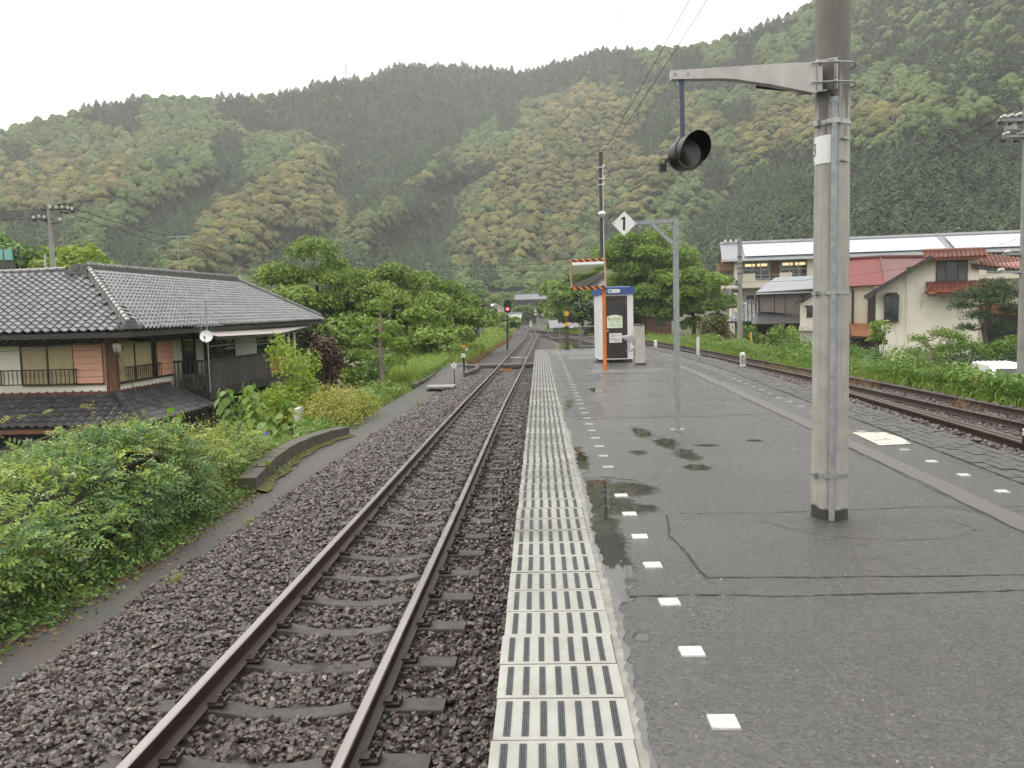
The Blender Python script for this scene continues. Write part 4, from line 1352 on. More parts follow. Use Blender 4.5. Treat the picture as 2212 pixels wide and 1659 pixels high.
for x in (-1.045, -0.962):
    b.cyl((x, -0.150, 2.927), (x, -0.158, 2.927), 0.009, n=8)
b.build('bolt', m_galv, pole)
b = MB(); b.tube([(-1.00, -0.118, 2.90), (-0.995, -0.118, 2.51)], 0.017, 12)
b.build('hanging_rod', mat('blue_grey_pipe', (0.06, 0.07, 0.11), (0.045, 0.05, 0.08), rough=0.4, scale=4), pole, smooth=True)

# hooded signal lamp hanging from the bracket
lp = empty('signal_lamp', (PX - 0.97, PYY - 0.14, 2.43), 'black hooded signal lamp hanging from the pole bracket, with padlock', 'signal lamp')
lp.scale = (0.94, 0.94, 0.94)
ax = Vector((0.40, -0.90, 0.08)).normalized()
q = ax.to_track_quat('Z', 'Y').to_matrix()
b = MB()
lathe(b, [(0.001, -0.10), (0.085, -0.10), (0.105, -0.085), (0.108, 0.0), (0.118, 0.004), (0.118, 0.03), (0.112, 0.032), (0.104, 0.03), (0.1, 0.012)], n=28, mat=q)
b.build('lamp_body', m_black, lp, smooth=True)
b = MB(); lathe(b, [(0.10, 0.014), (0.07, 0.004), (0.03, -0.004), (0.001, -0.006)], n=24, mat=q)
b.build('lens', mat('dark_lens', (0.009, 0.008, 0.008), rough=0.25, spec=0.6), lp, smooth=True)
b = MB()
n = 26
vs, fs = [], []
for k in range(n + 1):
    a = R(-35) + R(250) * k / n
    dep = 0.14 * max(0.0, math.sin(math.pi * k / n)) ** 0.6
    for (r_, zz) in ((0.112, 0.02), (0.116, 0.02 + dep), (0.112, 0.02 + dep), (0.108, 0.02)):
        vs.append(q @ Vector((r_ * math.cos(a), r_ * math.sin(a), zz)))
for k in range(n):
    for j in range(3):
        fs.append((k * 4 + j, k * 4 + 4 + j, k * 4 + 5 + j, k * 4 + 1 + j))
# turn the hood so that its long side is up
upv = q.inverted() @ Vector((0, 0, 1))
turn = math.atan2(upv.y, upv.x) - R(90)
qr = q @ Matrix.Rotation(turn, 3, 'Z') @ q.inverted()
b.add([qr @ v for v in vs], fs)
b.build('hood', m_black, lp, smooth=True)
b = MB(); b.box((-0.165, 0.03, -0.085), (0.046, 0.03, 0.05), rz=0.3)
b.tube([(-0.18, 0.03, -0.06), (-0.175, 0.03, -0.03), (-0.15, 0.03, -0.03), (-0.145, 0.03, -0.06)], 0.005, 6)
b.box((-0.12, 0.02, -0.04), (0.05, 0.012, 0.03))
b.build('padlock', m_darkmetal, lp)
b = MB(); b.tube([(-0.02, 0.022, 0.09), (-0.02, 0.022, 0.115)], 0.024, 10); b.build('socket', m_black, lp)

# ------------------------------------------------------------------ post with diamond plate 1
p1 = empty('sign_post', (1.62, 9.92, 0), 'galvanised angle post carrying a white diamond plate with number 1', 'sign post')
b = MB(); b.bx(-0.03, 0.03, -0.03, 0.03, 0, 2.50); b.build('post', m_galv, p1)
b = MB(); b.bar((-0.62, 0, 2.455), (-0.032, 0, 2.475), 0.05, 0.045); b.build('crossbar', m_galv, p1)
b = MB(); b.bar((-0.285, 0.0, 2.445), (-0.03, 0.0, 2.205), 0.046, 0.046); b.build('brace', m_galv, p1)
b = MB(); b.box((0, 0, 0.004), (0.16, 0.16, 0.012)); b.build('base_plate', m_galv, p1)
b = MB()
d_ = 0.142
b.prism([(0, d_), (d_, 0), (0, -d_), (-d_, 0)], 'y', -0.004, 0.0)
dia = b.build('diamond_plate', m_white, p1, loc=(-0.605, -0.034, 2.455), rot=(0, R(2.0), 0))
b = MB(); b.prism([(0.012, -0.075), (0.012, 0.078), (-0.012, 0.078), (-0.04, 0.055), (-0.034, 0.042), (-0.014, 0.052), (-0.014, -0.075)], 'y', -0.0065, -0.0045); b.build('lettering', m_black, dia)
b = MB()
for x in (-0.115, 0.115): b.cyl((x, -0.004, 0), (x, -0.008, 0), 0.008, n=8)
b.build('rivet', m_galv, dia)

# ------------------------------------------------------------------ traffic mirror on orange pole
def stripe_mat(name, a, c, freq, axis='X'):
    m = bpy.data.materials.new(name)
    nt, nd, lk, out = nodes_of(m)
    tc = nt.nodes.new('ShaderNodeTexCoord')
    sp = nt.nodes.new('ShaderNodeSeparateXYZ')
    lk.new(tc.outputs['Object'], sp.inputs[0])
    v = mathn(nt, 'ADD', sp.outputs['X'], mathn(nt, 'MULTIPLY', sp.outputs['Z'], 1.3))
    fr = mathn(nt, 'FRACT', mathn(nt, 'MULTIPLY', v, freq))
    st = mathn(nt, 'GREATER_THAN', fr, 0.5)
    b = nt.nodes.new('ShaderNodeBsdfPrincipled')
    lk.new(mixc(nt, st, a, c), b.inputs['Base Color'])
    b.inputs['Roughness'].default_value = 0.5
    lk.new(b.outputs[0], out.inputs['Surface'])
    return m
mr = empty('traffic_mirror', (1.575, 20.35, 0), 'rectangular mirror with orange and black striped frame on a square orange pole', 'mirror')
b = MB(); b.bx(-0.041, 0.041, -0.041, 0.041, 0, 2.02); b.build('pole', m_orange, mr)
m_hazard = stripe_mat('orange_black_stripes', (0.72, 0.22, 0.06), (0.03, 0.02, 0.018), 6.2)
m_hframe = mat('pale_orange_frame', (0.62, 0.42, 0.33), (0.5, 0.3, 0.2), rough=0.5, scale=5)
m_mirror = bpy.data.materials.new('mirror_glass')
nt, nd, lk, out = nodes_of(m_mirror)
gb = N(nt, 'ShaderNodeBsdfPrincipled', i_Metallic=1.0, i_Roughness=0.02)
gb.inputs['Base Color'].default_value = (0.78, 0.80, 0.78, 1)
lk.new(gb.outputs[0], out.inputs['Surface'])
mm = empty('mirror_head', (0, 0, 0))
COL.objects.unlink(mm); bpy.data.objects.remove(mm)
mrot = Matrix.Rotation(R(-15), 4, 'Z') @ Matrix.Rotation(R(7.5), 4, 'X')
def mpart(bm, name, mats, smooth=False):
    o = bm.build(name, mats, mr, smooth=smooth)
    o.matrix_local = Matrix.Translation((-0.375, -0.05, 2.36)) @ mrot
    return o
b = MB()
nn = 12
for i in range(nn + 1):
    for j in range(nn + 1):
        u, v = -1 + 2 * i / nn, -1 + 2 * j / nn
        b.v.append((u * 0.405, -0.05 + 0.035 * (u * u + v * v) * 0.5, v * 0.30))
for i in range(nn):
    for j in range(nn):
        a = i * (nn + 1) + j
        b.f.append((a, a + nn + 1, a + nn + 2, a + 1)); b.m.append(0)
mpart(b, 'mirror_glass', m_mirror, True)
b = MB(); b.bx(-0.43, 0.43, -0.075, 0.03, 0.305, 0.365); b.bx(-0.43, 0.43, -0.075, 0.03, -0.365, -0.305); mpart(b, 'striped_hood', m_hazard)
b = MB(); b.bx(-0.432, -0.405, -0.07, 0.03, -0.305, 0.305); b.bx(0.405, 0.432, -0.07, 0.03, -0.305, 0.305); mpart(b, 'frame', m_hframe)
b = MB(); b.bx(-0.404, 0.404, 0.0, 0.025, -0.304, 0.304); mpart(b, 'back_shell', m_orange)
b = MB(); b.bx(0.33, 0.42, 0.03, 0.06, -0.34, -0.2); b.bx(0.33, 0.42, 0.03, 0.06, 0.1, 0.2); mpart(b, 'mount', m_galv)

# ------------------------------------------------------------------ toilet cabin
m_cab = mat('white_cabin_panel', (0.74, 0.75, 0.76), (0.66, 0.67, 0.69), rough=0.35, scale=1.5, dirt=(0.45, 0.45, 0.43), dirt_scale=2.5, dirt_amt=0.25)
m_blue = mat('blue_fascia', (0.022, 0.065, 0.22), (0.018, 0.05, 0.18), rough=0.4, scale=2)
m_door = mat('dark_brown_door', (0.028, 0.019, 0.016), (0.038, 0.026, 0.022), rough=0.42, scale=2)
m_pane = glassmat('smoked_pane', (0.012, 0.012, 0.013), 0.15)
m_paper = mat('notice_paper', (0.74, 0.73, 0.70), (0.68, 0.67, 0.64), rough=0.5, scale=4)
m_poster = mat('pale_green_poster', (0.72, 0.77, 0.66), (0.60, 0.72, 0.52), rough=0.4, scale=1.2)
m_ink = mat('grey_print', (0.28, 0.28, 0.28), rough=0.7)
m_pink = mat('pink_print', (0.75, 0.18, 0.28), rough=0.6)
m_redp = mat('red_print', (0.65, 0.12, 0.10), rough=0.6)
m_green_ink = mat('green_print', (0.32, 0.50, 0.10), rough=0.6)
tb = empty('toilet_cabin', (2.165, 23.7, 0), 'white portable toilet cabin with blue fascia and brown door', 'toilet cabin', rz=R(1.5))
W, D, H = 0.99, 1.30, 2.13
b = MB()
b.bx(-W / 2, -W / 2 + 0.17, 0, 0.05, 0.09, H - 0.2); b.bx(W / 2 - 0.17, W / 2, 0, 0.05, 0.09, H - 0.2)
b.bx(-W / 2 + 0.17, W / 2 - 0.17, 0.0, 0.05, H - 0.24, H - 0.2)
b.bx(-W / 2, -W / 2 + 0.04, 0.05, D, 0.09, H - 0.2); b.bx(W / 2 - 0.04, W / 2, 0.05, D, 0.09, H - 0.2); b.bx(-W / 2 + 0.04, W / 2 - 0.04, D - 0.04, D, 0.09, H - 0.2)
b.bx(-W / 2 + 0.17, W / 2 - 0.17, -0.01, 0.05, 0.09, 0.115)
b.build('wall_panel', m_cab, tb)
b = MB(); b.box((0, D / 2, H - 0.10), (W + 0.10, D + 0.1, 0.2), taper=0.97); fas = b.build('fascia', m_blue, tb)
b = MB(); b.box((0.02, D / 2, H + 0.012), (W - 0.1, D - 0.1, 0.03), taper=0.8); b.build('roof', m_blue, fas)
b = MB(); b.cyl((0.2, 0.25, H), (0.2, 0.25, H + 0.06), 0.02, n=8); b.build('vent_cap', m_galv, fas)
b = MB()
n = 16
pts = []
for k in range(n):
    a = 2 * math.pi * k / n
    pts.append((0.125 * (1 if math.cos(a) > 0 else -1) + 0.052 * math.cos(a), 0.052 * math.sin(a)))
b.prism(pts, 'y', -0.006, 0)
oval = b.build('name_board', m_white, fas, loc=(-0.05, -0.052, H - 0.105))
b = MB(); b.prism([(0.048 * math.cos(2 * math.pi * k / 20) - 0.105, 0.027 * math.sin(2 * math.pi * k / 20)) for k in range(20)], 'y', -0.0085, -0.006); b.build('logo', mat('logo_blue', (0.10, 0.16, 0.45), rough=0.5), oval)
def print_lines(parent, rows, mtl, name='lettering', y=-0.0075):
    b = MB()
    g = random.Random(len(rows) + 5)
    for (x0, x1, z, h) in rows:
        x = x0
        while x < x1:
            w = h * g.uniform(0.7, 1.1)
            b.bx(x, x + w * 0.8, y - 0.001, y, z - h * g.uniform(0.3, 0.5), z + h * g.uniform(0.3, 0.5))
            b.bx(x + w * 0.2, x + w * 0.35, y - 0.0012, y, z - h * 0.5, z + h * 0.5)
            x += w * 1.15
    return b.build(name, mtl, parent)
print_lines(oval, [(-0.04, 0.15, 0.0, 0.03)], mat('olive_print', (0.42, 0.45, 0.32), rough=0.6))
dr = MB(); dr.bx(-W / 2 + 0.175, W / 2 - 0.175, 0.012, 0.048, 0.118, H - 0.245)
door = dr.build('door', m_door, tb)
b = MB(); b.bx(-0.265, 0.225, 0.004, 0.012, 1.36, 1.72); b.build('pane', m_pane, door)
b = MB()
for (z0, z1) in ((1.72, 1.76), (1.33, 1.36), (0.86, 0.93), (0.16, 0.20)): b.bx(-0.30, 0.26, 0.006, 0.0118, z0, z1)
b.bx(0.255, 0.30, 0.002, 0.0118, 0.13, 1.87); b.bx(-0.318, -0.30, 0.002, 0.0118, 0.13, 1.87)
b.build('door_rail', mat('brown_trim', (0.050, 0.032, 0.026), rough=0.4), door)
b = MB(); lathe(b, [(0.001, 0.0), (0.028, 0.006), (0.034, 0.022), (0.03, 0.036), (0.014, 0.042), (0.014, 0.06)], c=(-0.245, -0.05, 0.90), n=14, mat=Matrix.Rotation(R(-90), 3, 'X')); b.build('knob', m_band, door, smooth=True)
b = MB()
for z in (1.68, 0.35): b.bx(0.275, 0.287, -0.006, 0.002, z - 0.06, z + 0.06)
b.build('hinge', m_galv, door)
# poster with an arched top, and a lower notice
arc = [(-0.24, -0.19), (0.20, -0.19), (0.20, 0.135)] + [(0.20 - 0.44 * k / 12, 0.135 + 0.05 * math.sin(math.pi * k / 12)) for k in range(1, 12)] + [(-0.24, 0.135)]
b = MB(); b.prism(arc, 'y', -0.006, 0.0)
po = b.build('poster', m_poster, door, loc=(-0.015, 0.002, 1.17))
b = MB(); b.bx(-0.215, -0.185, -0.008, -0.006, 0.05, 0.09); b.bx(-0.207, -0.193, -0.008, -0.006, 0.02, 0.05); b.cyl((-0.2, -0.006, 0.102), (-0.2, -0.008, 0.102), 0.011, n=10); b.build('man_symbol', m_black, po)
b = MB(); b.prism([(-0.15, 0.04), (-0.105, 0.04), (-0.122, 0.09), (-0.133, 0.09)], 'y', -0.008, -0.006); b.bx(-0.135, -0.12, -0.008, -0.006, 0.015, 0.04); b.cyl((-0.1275, -0.006, 0.102), (-0.1275, -0.008, 0.102), 0.011, n=10); b.build('woman_symbol', m_pink, po)
print_lines(po, [(-0.07, 0.16, 0.09, 0.034)], m_green_ink)
print_lines(po, [(-0.07, 0.17, 0.05, 0.014), (-0.07, 0.15, 0.03, 0.012), (-0.13, -0.06, -0.005, 0.014), (-0.13, -0.06, -0.045, 0.014), (0.02, 0.14, -0.005, 0.012), (0.02, 0.14, -0.03, 0.012), (-0.18, -0.05, -0.085, 0.014), (0.0, 0.13, -0.085, 0.014), (-0.14, 0.16, -0.12, 0.012), (-0.14, -0.02, -0.135, 0.01), (0.09, 0.17, -0.16, 0.012)], m_ink)
b = MB()
for z in (-0.005, -0.045): lathe(b, [(0.014, 0), (0.018, 0.002), (0.018, 0.0), (0.014, 0)], c=(-0.155, -0.006, z), n=14, mat=Matrix.Rotation(R(90), 3, 'X'))
b.build('ring_symbol', m_redp, po)
b = MB(); b.bx(-0.19, 0.17, -0.003, 0.0, -0.135, 0.135)
nt_ = b.build('paper_notice', m_paper, door, loc=(-0.005, 0.005, 0.70))
print_lines(nt_, [(-0.17, -0.02, 0.10, 0.018), (-0.15, 0.12, 0.07, 0.018), (-0.15, -0.03, 0.045, 0.016), (-0.17, 0.0, -0.01, 0.018), (-0.15, 0.09, -0.035, 0.018), (-0.14, 0.16, -0.065, 0.018), (-0.05, 0.14, -0.095, 0.015)], m_ink, y=-0.0035)
b = MB()
for (x, y0) in ((-0.33, 0.1), (0.33, 0.1), (-0.33, 1.1), (0.33, 1.1)): b.bx(x - 0.12, x + 0.12, y0 - 0.06, y0 + 0.08, 0.0, 0.09)
b.bx(-0.42, 0.42, 0.06, 0.12, 0.045, 0.088); b.build('skid', m_darkmetal, tb)
b = MB(); b.bx(-0.62, -0.32, 0.02, 0.42, 0.0, 0.035); b.build('foot_slab', m_oldconc, tb)

# ------------------------------------------------------------------ wash basin on a concrete block
wb = empty('wash_basin', (2.67, 22.45, 0), 'white wall basin with drain pipe fixed to a narrow rendered pillar', 'wash basin')
b = MB(); b.bx(-0.125, 0.135, -0.11, 0.16, 0.05, 1.06); b.build('pillar', mat('rendered_pillar', (0.52, 0.49, 0.45), (0.43, 0.40, 0.37), rough=0.7, scale=5, stretch=(3, 3, 0.5), dirt=(0.22, 0.19, 0.16), dirt_scale=2.5, dirt_amt=0.5), wb)
b = MB(); b.bx(-0.145, 0.155, -0.13, 0.18, 1.06, 1.085); b.build('coping', m_oldconc, wb)
b = MB(); b.bx(-0.07, 0.16, -0.13, 0.17, 0.0, 0.055); b.build('plinth', m_oldconc, wb)
b = MB()
secs = [(0.0, 0.155, 0.80, 0.62), (-0.10, 0.165, 0.805, 0.60), (-0.20, 0.155, 0.805, 0.64), (-0.29, 0.12, 0.795, 0.70), (-0.345, 0.04, 0.785, 0.755)]
for (x, hw, zt, zb) in secs:
    b.v += [(-0.125 + x, -0.03 - hw, zt), (-0.125 + x, -0.03 - hw * 0.75, (zt + zb) / 2), (-0.125 + x, -0.03 - hw * 0.3, zb), (-0.125 + x, -0.03 + hw * 0.3, zb), (-0.125 + x, -0.03 + hw * 0.75, (zt + zb) / 2), (-0.125 + x, -0.03 + hw, zt), (-0.125 + x, -0.03 + hw * 0.8, zt - 0.01 - 0.07 * (0 < -x < 0.3)), (-0.125 + x, -0.03 - hw * 0.8, zt - 0.01 - 0.07 * (0 < -x < 0.3))]
for i in range(len(secs) - 1):
    for k in range(8):
        k2 = (k + 1) % 8
        b.f.append((i * 8 + k, (i + 1) * 8 + k, (i + 1) * 8 + k2, i * 8 + k2)); b.m.append(0)
b.f.append(tuple(range(8))); b.m.append(0)
b.f.append(tuple(reversed(range((len(secs) - 1) * 8, len(secs) * 8)))); b.m.append(0)
b.build('basin', m_white, wb, smooth=True)
b = MB(); b.tube([(-0.16, -0.03, 0.80), (-0.16, -0.03, 0.86), (-0.20, -0.03, 0.87), (-0.23, -0.03, 0.84)], 0.011, 8); b.box((-0.16, -0.03, 0.875), (0.06, 0.012, 0.012)); b.build('tap', m_band, wb, smooth=True)
b = MB(); b.tube([(-0.27, -0.03, 0.62), (-0.27, -0.03, 0.40), (-0.25, -0.03, 0.36), (-0.21, -0.03, 0.37), (-0.19, -0.03, 0.42), (-0.16, -0.03, 0.43), (-0.15, -0.03, 0.36), (-0.14, -0.03, 0.01)], 0.017, 8); b.build('drain_pipe', m_galv, wb, smooth=True)
b = MB(); b.tube([(-0.13, -0.03, 0.55), (-0.19, -0.03, 0.55), (-0.19, -0.03, 0.63)], 0.014, 8); b.build('supply_pipe', m_band, wb, smooth=True)

# ------------------------------------------------------------------ railing at the platform end
m_railing = mat('dull_galvanised_tube', (0.20, 0.22, 0.235), (0.13, 0.145, 0.155), rough=0.5, scale=9, metal=0.2)
rl = empty('guard_railing', (0.95, 33.15, 0), 'looped steel tube railing closing the platform end', 'railing')
b = MB()
lp_ = [(-0.35, 0, 0.86), (-0.52, 0, 0.84), (-0.60, 0, 0.76), (-0.62, 0, 0.62), (-0.58, 0, 0.50), (-0.48, 0, 0.455)]
b.tube([(0.62, 0, 0.88)] + lp_ + [(0.62, 0, 0.47)], 0.028, 8); b.build('loop_tube', m_railing, rl, smooth=True)
for x in (-0.15, 0.62):
    b = MB(); b.tube([(x, 0, 0.0), (x, 0, 0.88)], 0.025, 8); b.cyl((x, 0, 0), (x, 0, 0.02), 0.06, n=10); b.build('post', m_railing, rl, smooth=True)
rl2 = empty('guard_railing', (1.62, 33.25, 0), 'straight steel tube railing running behind the toilet cabin', 'railing')
for z in (0.90, 0.47, 0.12):
    b = MB(); b.tube([(0, 0, z - 0.02), (1.0, 0, z + 0.01), (2.35, 0, z + 0.02)], 0.026, 8); b.build('rail_tube', m_railing, rl2, smooth=True)
for x in (0.03, 1.1, 2.3):
    b = MB(); b.tube([(x, 0, 0.0), (x, 0, 0.92)], 0.025, 8); b.cyl((x, 0, 0), (x, 0, 0.02), 0.06, n=10); b.build('post', m_railing, rl2, smooth=True)
# old timber post with yellow signal board
yp = empty('marker_post', (1.07, 33.0, 0), 'old timber post with yellow and black plates at the platform end', 'marker post')
b = MB(); b.bx(-0.075, 0.075, -0.06, 0.06, 0.03, 1.64); b.build('timber', mat('mossy_timber', (0.12, 0.075, 0.05), (0.05, 0.042, 0.03), rough=0.8, scale=8, stretch=(2, 2, 0.3)), yp)
b = MB(); b.bx(-0.10, 0.10, -0.1, 0.1, 0, 0.035); b.build('foot', m_oldconc, yp)
b = MB(); b.prism([(-0.085, 1.34), (0.085, 1.34), (0.085, 1.50), (0.0, 1.52), (-0.085, 1.50)], 'y', -0.075, -0.061); b.build('upper_plate', m_yellow, yp)
b = MB(); b.bx(-0.085, 0.085, -0.075, -0.061, 0.92, 1.08); b.build('lower_plate', m_yellow, yp)
b = MB(); b.bx(-0.08, 0.08, -0.075, -0.061, 1.085, 1.15); b.bx(-0.085, 0.085, -0.075, -0.061, 0.84, 0.915); bp_ = b.build('black_plate', m_black, yp)
link('lettering', text_mesh('1', 0.07, m_white, 0.001), bp_, (0, -0.078, 1.117), (R(90), 0, 0))
b = MB(); b.box((0.16, -0.02, 0.885), (0.22, 0.05, 0.04)); b.build('side_light', m_white, yp)

# ------------------------------------------------------------------ short white posts on the loop side
def short_post(loc, h, w, label, blackfoot=0.10, cap='point', txt=None):
    t = empty('marker_stake', loc, label, 'marker stake', 'white stakes along the loop track')
    b = MB()
    b.bx(-w / 2, w / 2, -w / 2, w / 2, -0.3, blackfoot); b.build('foot', m_black, t)
    b = MB()
    if cap == 'point':
        b.bx(-w / 2 + 0.001, w / 2 - 0.001, -w / 2 + 0.001, w / 2 - 0.001, blackfoot, h - w * 0.4); b.box((0, 0, h - w * 0.2), (w, w, w * 0.4), taper=0.45)
    elif cap == 'slant':
        b.prism([(-w / 2, blackfoot), (w / 2, blackfoot), (w / 2, h), (-w / 2, h - w * 0.9)], 'y', -0.02, 0.02)
    sh = b.build('stake', m_whitepost, t)
    if txt:
        link('lettering', text_mesh(txt, w * 1.25, m_black, 0.001), sh, (0, -w / 2 - 0.003, (h + blackfoot) / 2 - 0.01), (R(90), R(-90), 0))
    return t
short_post((4.98, 20.6, -0.10), 0.47, 0.115, 'white stake lettered 009 with black foot beside the brick band', 0.12, 'point', '009')
short_post((5.85, 31.0, -0.45), 0.95, 0.11, 'tall white slant topped stake in the ballast between two short stakes', 0.10, 'slant')
short_post((5.2, 37.6, -0.48), 0.62, 0.13, 'small white stake with black foot farthest along the platform', 0.14, 'point')
t = short_post((4.93, 8.55, -0.12), 0.27, 0.05, 'short black stake with cream cap at the brick band by the spare rails', 0.19, 'point')
b = MB(); b.bx(-0.0262, 0.0262, -0.0262, 0.0262, 0.225, 0.232); b.build('black_ring', m_black, t)

# ------------------------------------------------------------------ signs by the footpath
sg = empty('sign_post', (-3.2, 30.6, -1.05), 'thin dark post with small white diamond plate number 2 by the footpath', 'sign post')
b = MB(); b.cyl((0, 0, 0), (0, 0, 0.72), 0.018, n=8); b.build('post', m_darkmetal, sg)
b = MB(); b.prism([(0, 0.135), (0.125, 0), (0, -0.135), (-0.125, 0)], 'y', -0.01, 0.0); dp = b.build('diamond_plate', m_white, sg, loc=(0, -0.02, 0.66))
link('lettering', text_mesh('2', 0.17, m_black, 0.001), dp, (0, -0.012, 0), (R(90), 0, 0))
sg = empty('sign_post', (-3.35, 36.2, -1.0), 'post with yellow inverted triangle and small white plate near the crossing', 'sign post')
b = MB(); b.cyl((0.02, 0, 0), (0.02, 0, 1.1), 0.02, n=8); b.build('post', m_darkmetal, sg)
b = MB(); b.prism([(-0.125, 1.17), (0.125, 1.17), (0.0, 0.98)], 'y', -0.03, -0.02); b.build('triangle_plate', m_yellow, sg)
b = MB(); b.prism([(0.06, 0.98), (0.16, 1.08), (0.21, 0.98), (0.12, 0.90)], 'y', 0.02, 0.03); cq = b.build('checker_plate', m_white, sg)
b = MB(); b.prism([(0.09, 1.0), (0.13, 1.04), (0.15, 1.0), (0.115, 0.965)], 'y', 0.016, 0.02); b.prism([(0.15, 0.99), (0.17, 1.0), (0.185, 0.975), (0.16, 0.96)], 'y', 0.016, 0.02); b.build('checker_square', m_black, cq)
sg = empty('telephone_box', (-3.25, 35.0, -1.0), 'small white trackside box on a thin stand beside the footpath', 'box')
b = MB(); b.cyl((0, 0, 0), (0, 0, 0.68), 0.025, n=8); b.cyl((0, 0, 0.5), (0, 0, 0.68), 0.05, n=8); b.build('stand', m_darkmetal, sg)
b = MB(); b.bx(-0.07, 0.07, -0.07, 0.07, 0.68, 0.84); b.build('box_body', m_white, sg)
b = MB(); b.cyl((0, -0.07, 0.74), (0, -0.08, 0.74), 0.022, n=10); b.build('dial', m_black, sg)

# ------------------------------------------------------------------ red signal down the line
sn = empty('railway_signal', (-2.35, 58.5, -1.1), 'black two light railway signal showing red above a thin mast', 'signal')
b = MB(); b.cyl((0.04, 0, 0), (0.12, 0, 2.55), 0.07, 0.055, n=10); b.build('mast', m_darkmetal, sn, smooth=True)
b = MB(); pts = [(0.24 * math.cos(R(a)) + 0.13, 3.36 + 0.24 * math.sin(R(a))) for a in range(0, 181, 15)] + [(0.24 * math.cos(R(a)) + 0.13, 2.90 + 0.24 * math.sin(R(a))) for a in range(180, 361, 15)]
b.prism(pts, 'y', -0.06, 0.0); b.build('head', m_black, sn)
for z, on in ((3.36, 0), (2.95, 1)):
    b = MB(); b.cyl((0.13, -0.06, z), (0.13, -0.075, z), 0.10, n=16)
    b.build('red_light' if on else 'dark_light', emit('red_signal_light', (1.0, 0.03, 0.04), 9.0) if on else m_darkmetal, sn)
    b = MB(); lathe(b, [(0.115, 0), (0.12, 0.16), (0.11, 0.16), (0.105, 0)], c=(0.13, -0.06, z), n=14, mat=Matrix.Rotation(R(90), 3, 'X')); b.build('visor', m_black, sn)
b = MB(); b.bx(-0.2, 0.4, -0.15, 0.15, 2.5, 2.54); b.bar((0.3, 0.1, 2.0), (0.3, 0.1, 3.4), 0.03); b.build('platform_step', m_galv, sn)
# ------------------------------------------------------------------ tiled two storey house on the left
def rooftilemat(name, a, b_, rough=0.28):
    m = bpy.data.materials.new(name)
    nt, nd, lk, out = nodes_of(m)
    oi = nt.nodes.new('ShaderNodeObjectInfo').outputs['Random']
    ri = nt.nodes.new('ShaderNodeNewGeometry').outputs['Random Per Island']
    f = mathn(nt, 'FRACT', mathn(nt, 'ADD', oi, ri))
    c = mixc(nt, f, a, b_)
    c = mixc(nt, mathn(nt, 'MULTIPLY', ramp(nt, noise(nt, wpos(nt), 3.0, 5.0, 0.7), 0.52, 0.75), 0.45), c, tuple(x * 2.0 for x in b_))
    c = mixc(nt, mathn(nt, 'MULTIPLY', ramp(nt, noise(nt, wpos(nt), 1.3, 6.0, 0.75), 0.55, 0.68), 0.5), c, (0.05, 0.048, 0.038))
    bs = nt.nodes.new('ShaderNodeBsdfPrincipled')
    lk.new(c, bs.inputs['Base Color'])
    bs.inputs['Roughness'].default_value = rough
    bs.inputs['Specular IOR Level'].default_value = 0.75
    lk.new(bs.outputs[0], out.inputs['Surface'])
    return m
m_tile_grey = rooftilemat('silver_grey_roof_tile', (0.10, 0.10, 0.105), (0.165, 0.165, 0.17), 0.20)
m_tile_dark = rooftilemat('old_dark_roof_tile', (0.050, 0.050, 0.053), (0.088, 0.087, 0.088), 0.38)
m_tile_red = rooftilemat('red_roof_tile', (0.25, 0.085, 0.052), (0.17, 0.06, 0.04), 0.5)
m_deck = mat('dark_roof_board', (0.03, 0.027, 0.026), (0.02, 0.018, 0.018), rough=0.8, scale=5)
m_plaster = mat('cream_plaster', (0.88, 0.85, 0.73), (0.82, 0.79, 0.67), rough=0.8, scale=1.5, dirt=(0.42, 0.38, 0.29), dirt_scale=0.8, dirt_amt=0.35)
m_shutter = mat('salmon_shutter_board', (0.74, 0.40, 0.28), (0.66, 0.35, 0.24), rough=0.6, scale=3, stretch=(0.3, 0.3, 2))
m_blind = mat('drawn_khaki_blind', (0.50, 0.42, 0.25), (0.42, 0.35, 0.20), rough=0.12, scale=8, stretch=(3, 3, 0.2))
m_frame = mat('bronze_window_frame', (0.035, 0.027, 0.022), rough=0.45, scale=5)
m_maroon = mat('maroon_flashing', (0.20, 0.055, 0.045), (0.15, 0.04, 0.035), rough=0.4, scale=4)
m_glass = glassmat('dark_window_glass')

def tile_shape(m, w=0.265, L=0.30):
    """pantile: wave across, thick front edge"""
    px = [0.0, 0.045, 0.085, 0.14, 0.20, w]
    pz = [0.050, 0.068, 0.030, 0.002, 0.006, 0.046]
    b = MB()
    n = len(px)
    for (y, dz) in ((0.0, 0.040), (L, 0.0)):
        for x, z in zip(px, pz): b.v.append((x, y, z + dz))
    for x, z in zip(px, pz): b.v.append((x, 0.012, z - 0.004))
    for k in range(n - 1):
        b.f.append((k, k + 1, n + k + 1, n + k)); b.m.append(0)
        b.f.append((2 * n + k, 2 * n + k + 1, k + 1, k)); b.m.append(0)
    return b.mesh('roof_tile', m)
def roof_frame(o, u, v):
    u, v = Vector(u).normalized(), Vector(v).normalized()
    n = u.cross(v).normalized()
    return Matrix(((u.x, v.x, n.x, o[0]), (u.y, v.y, n.y, o[1]), (u.z, v.z, n.z, o[2]), (0, 0, 0, 1)))
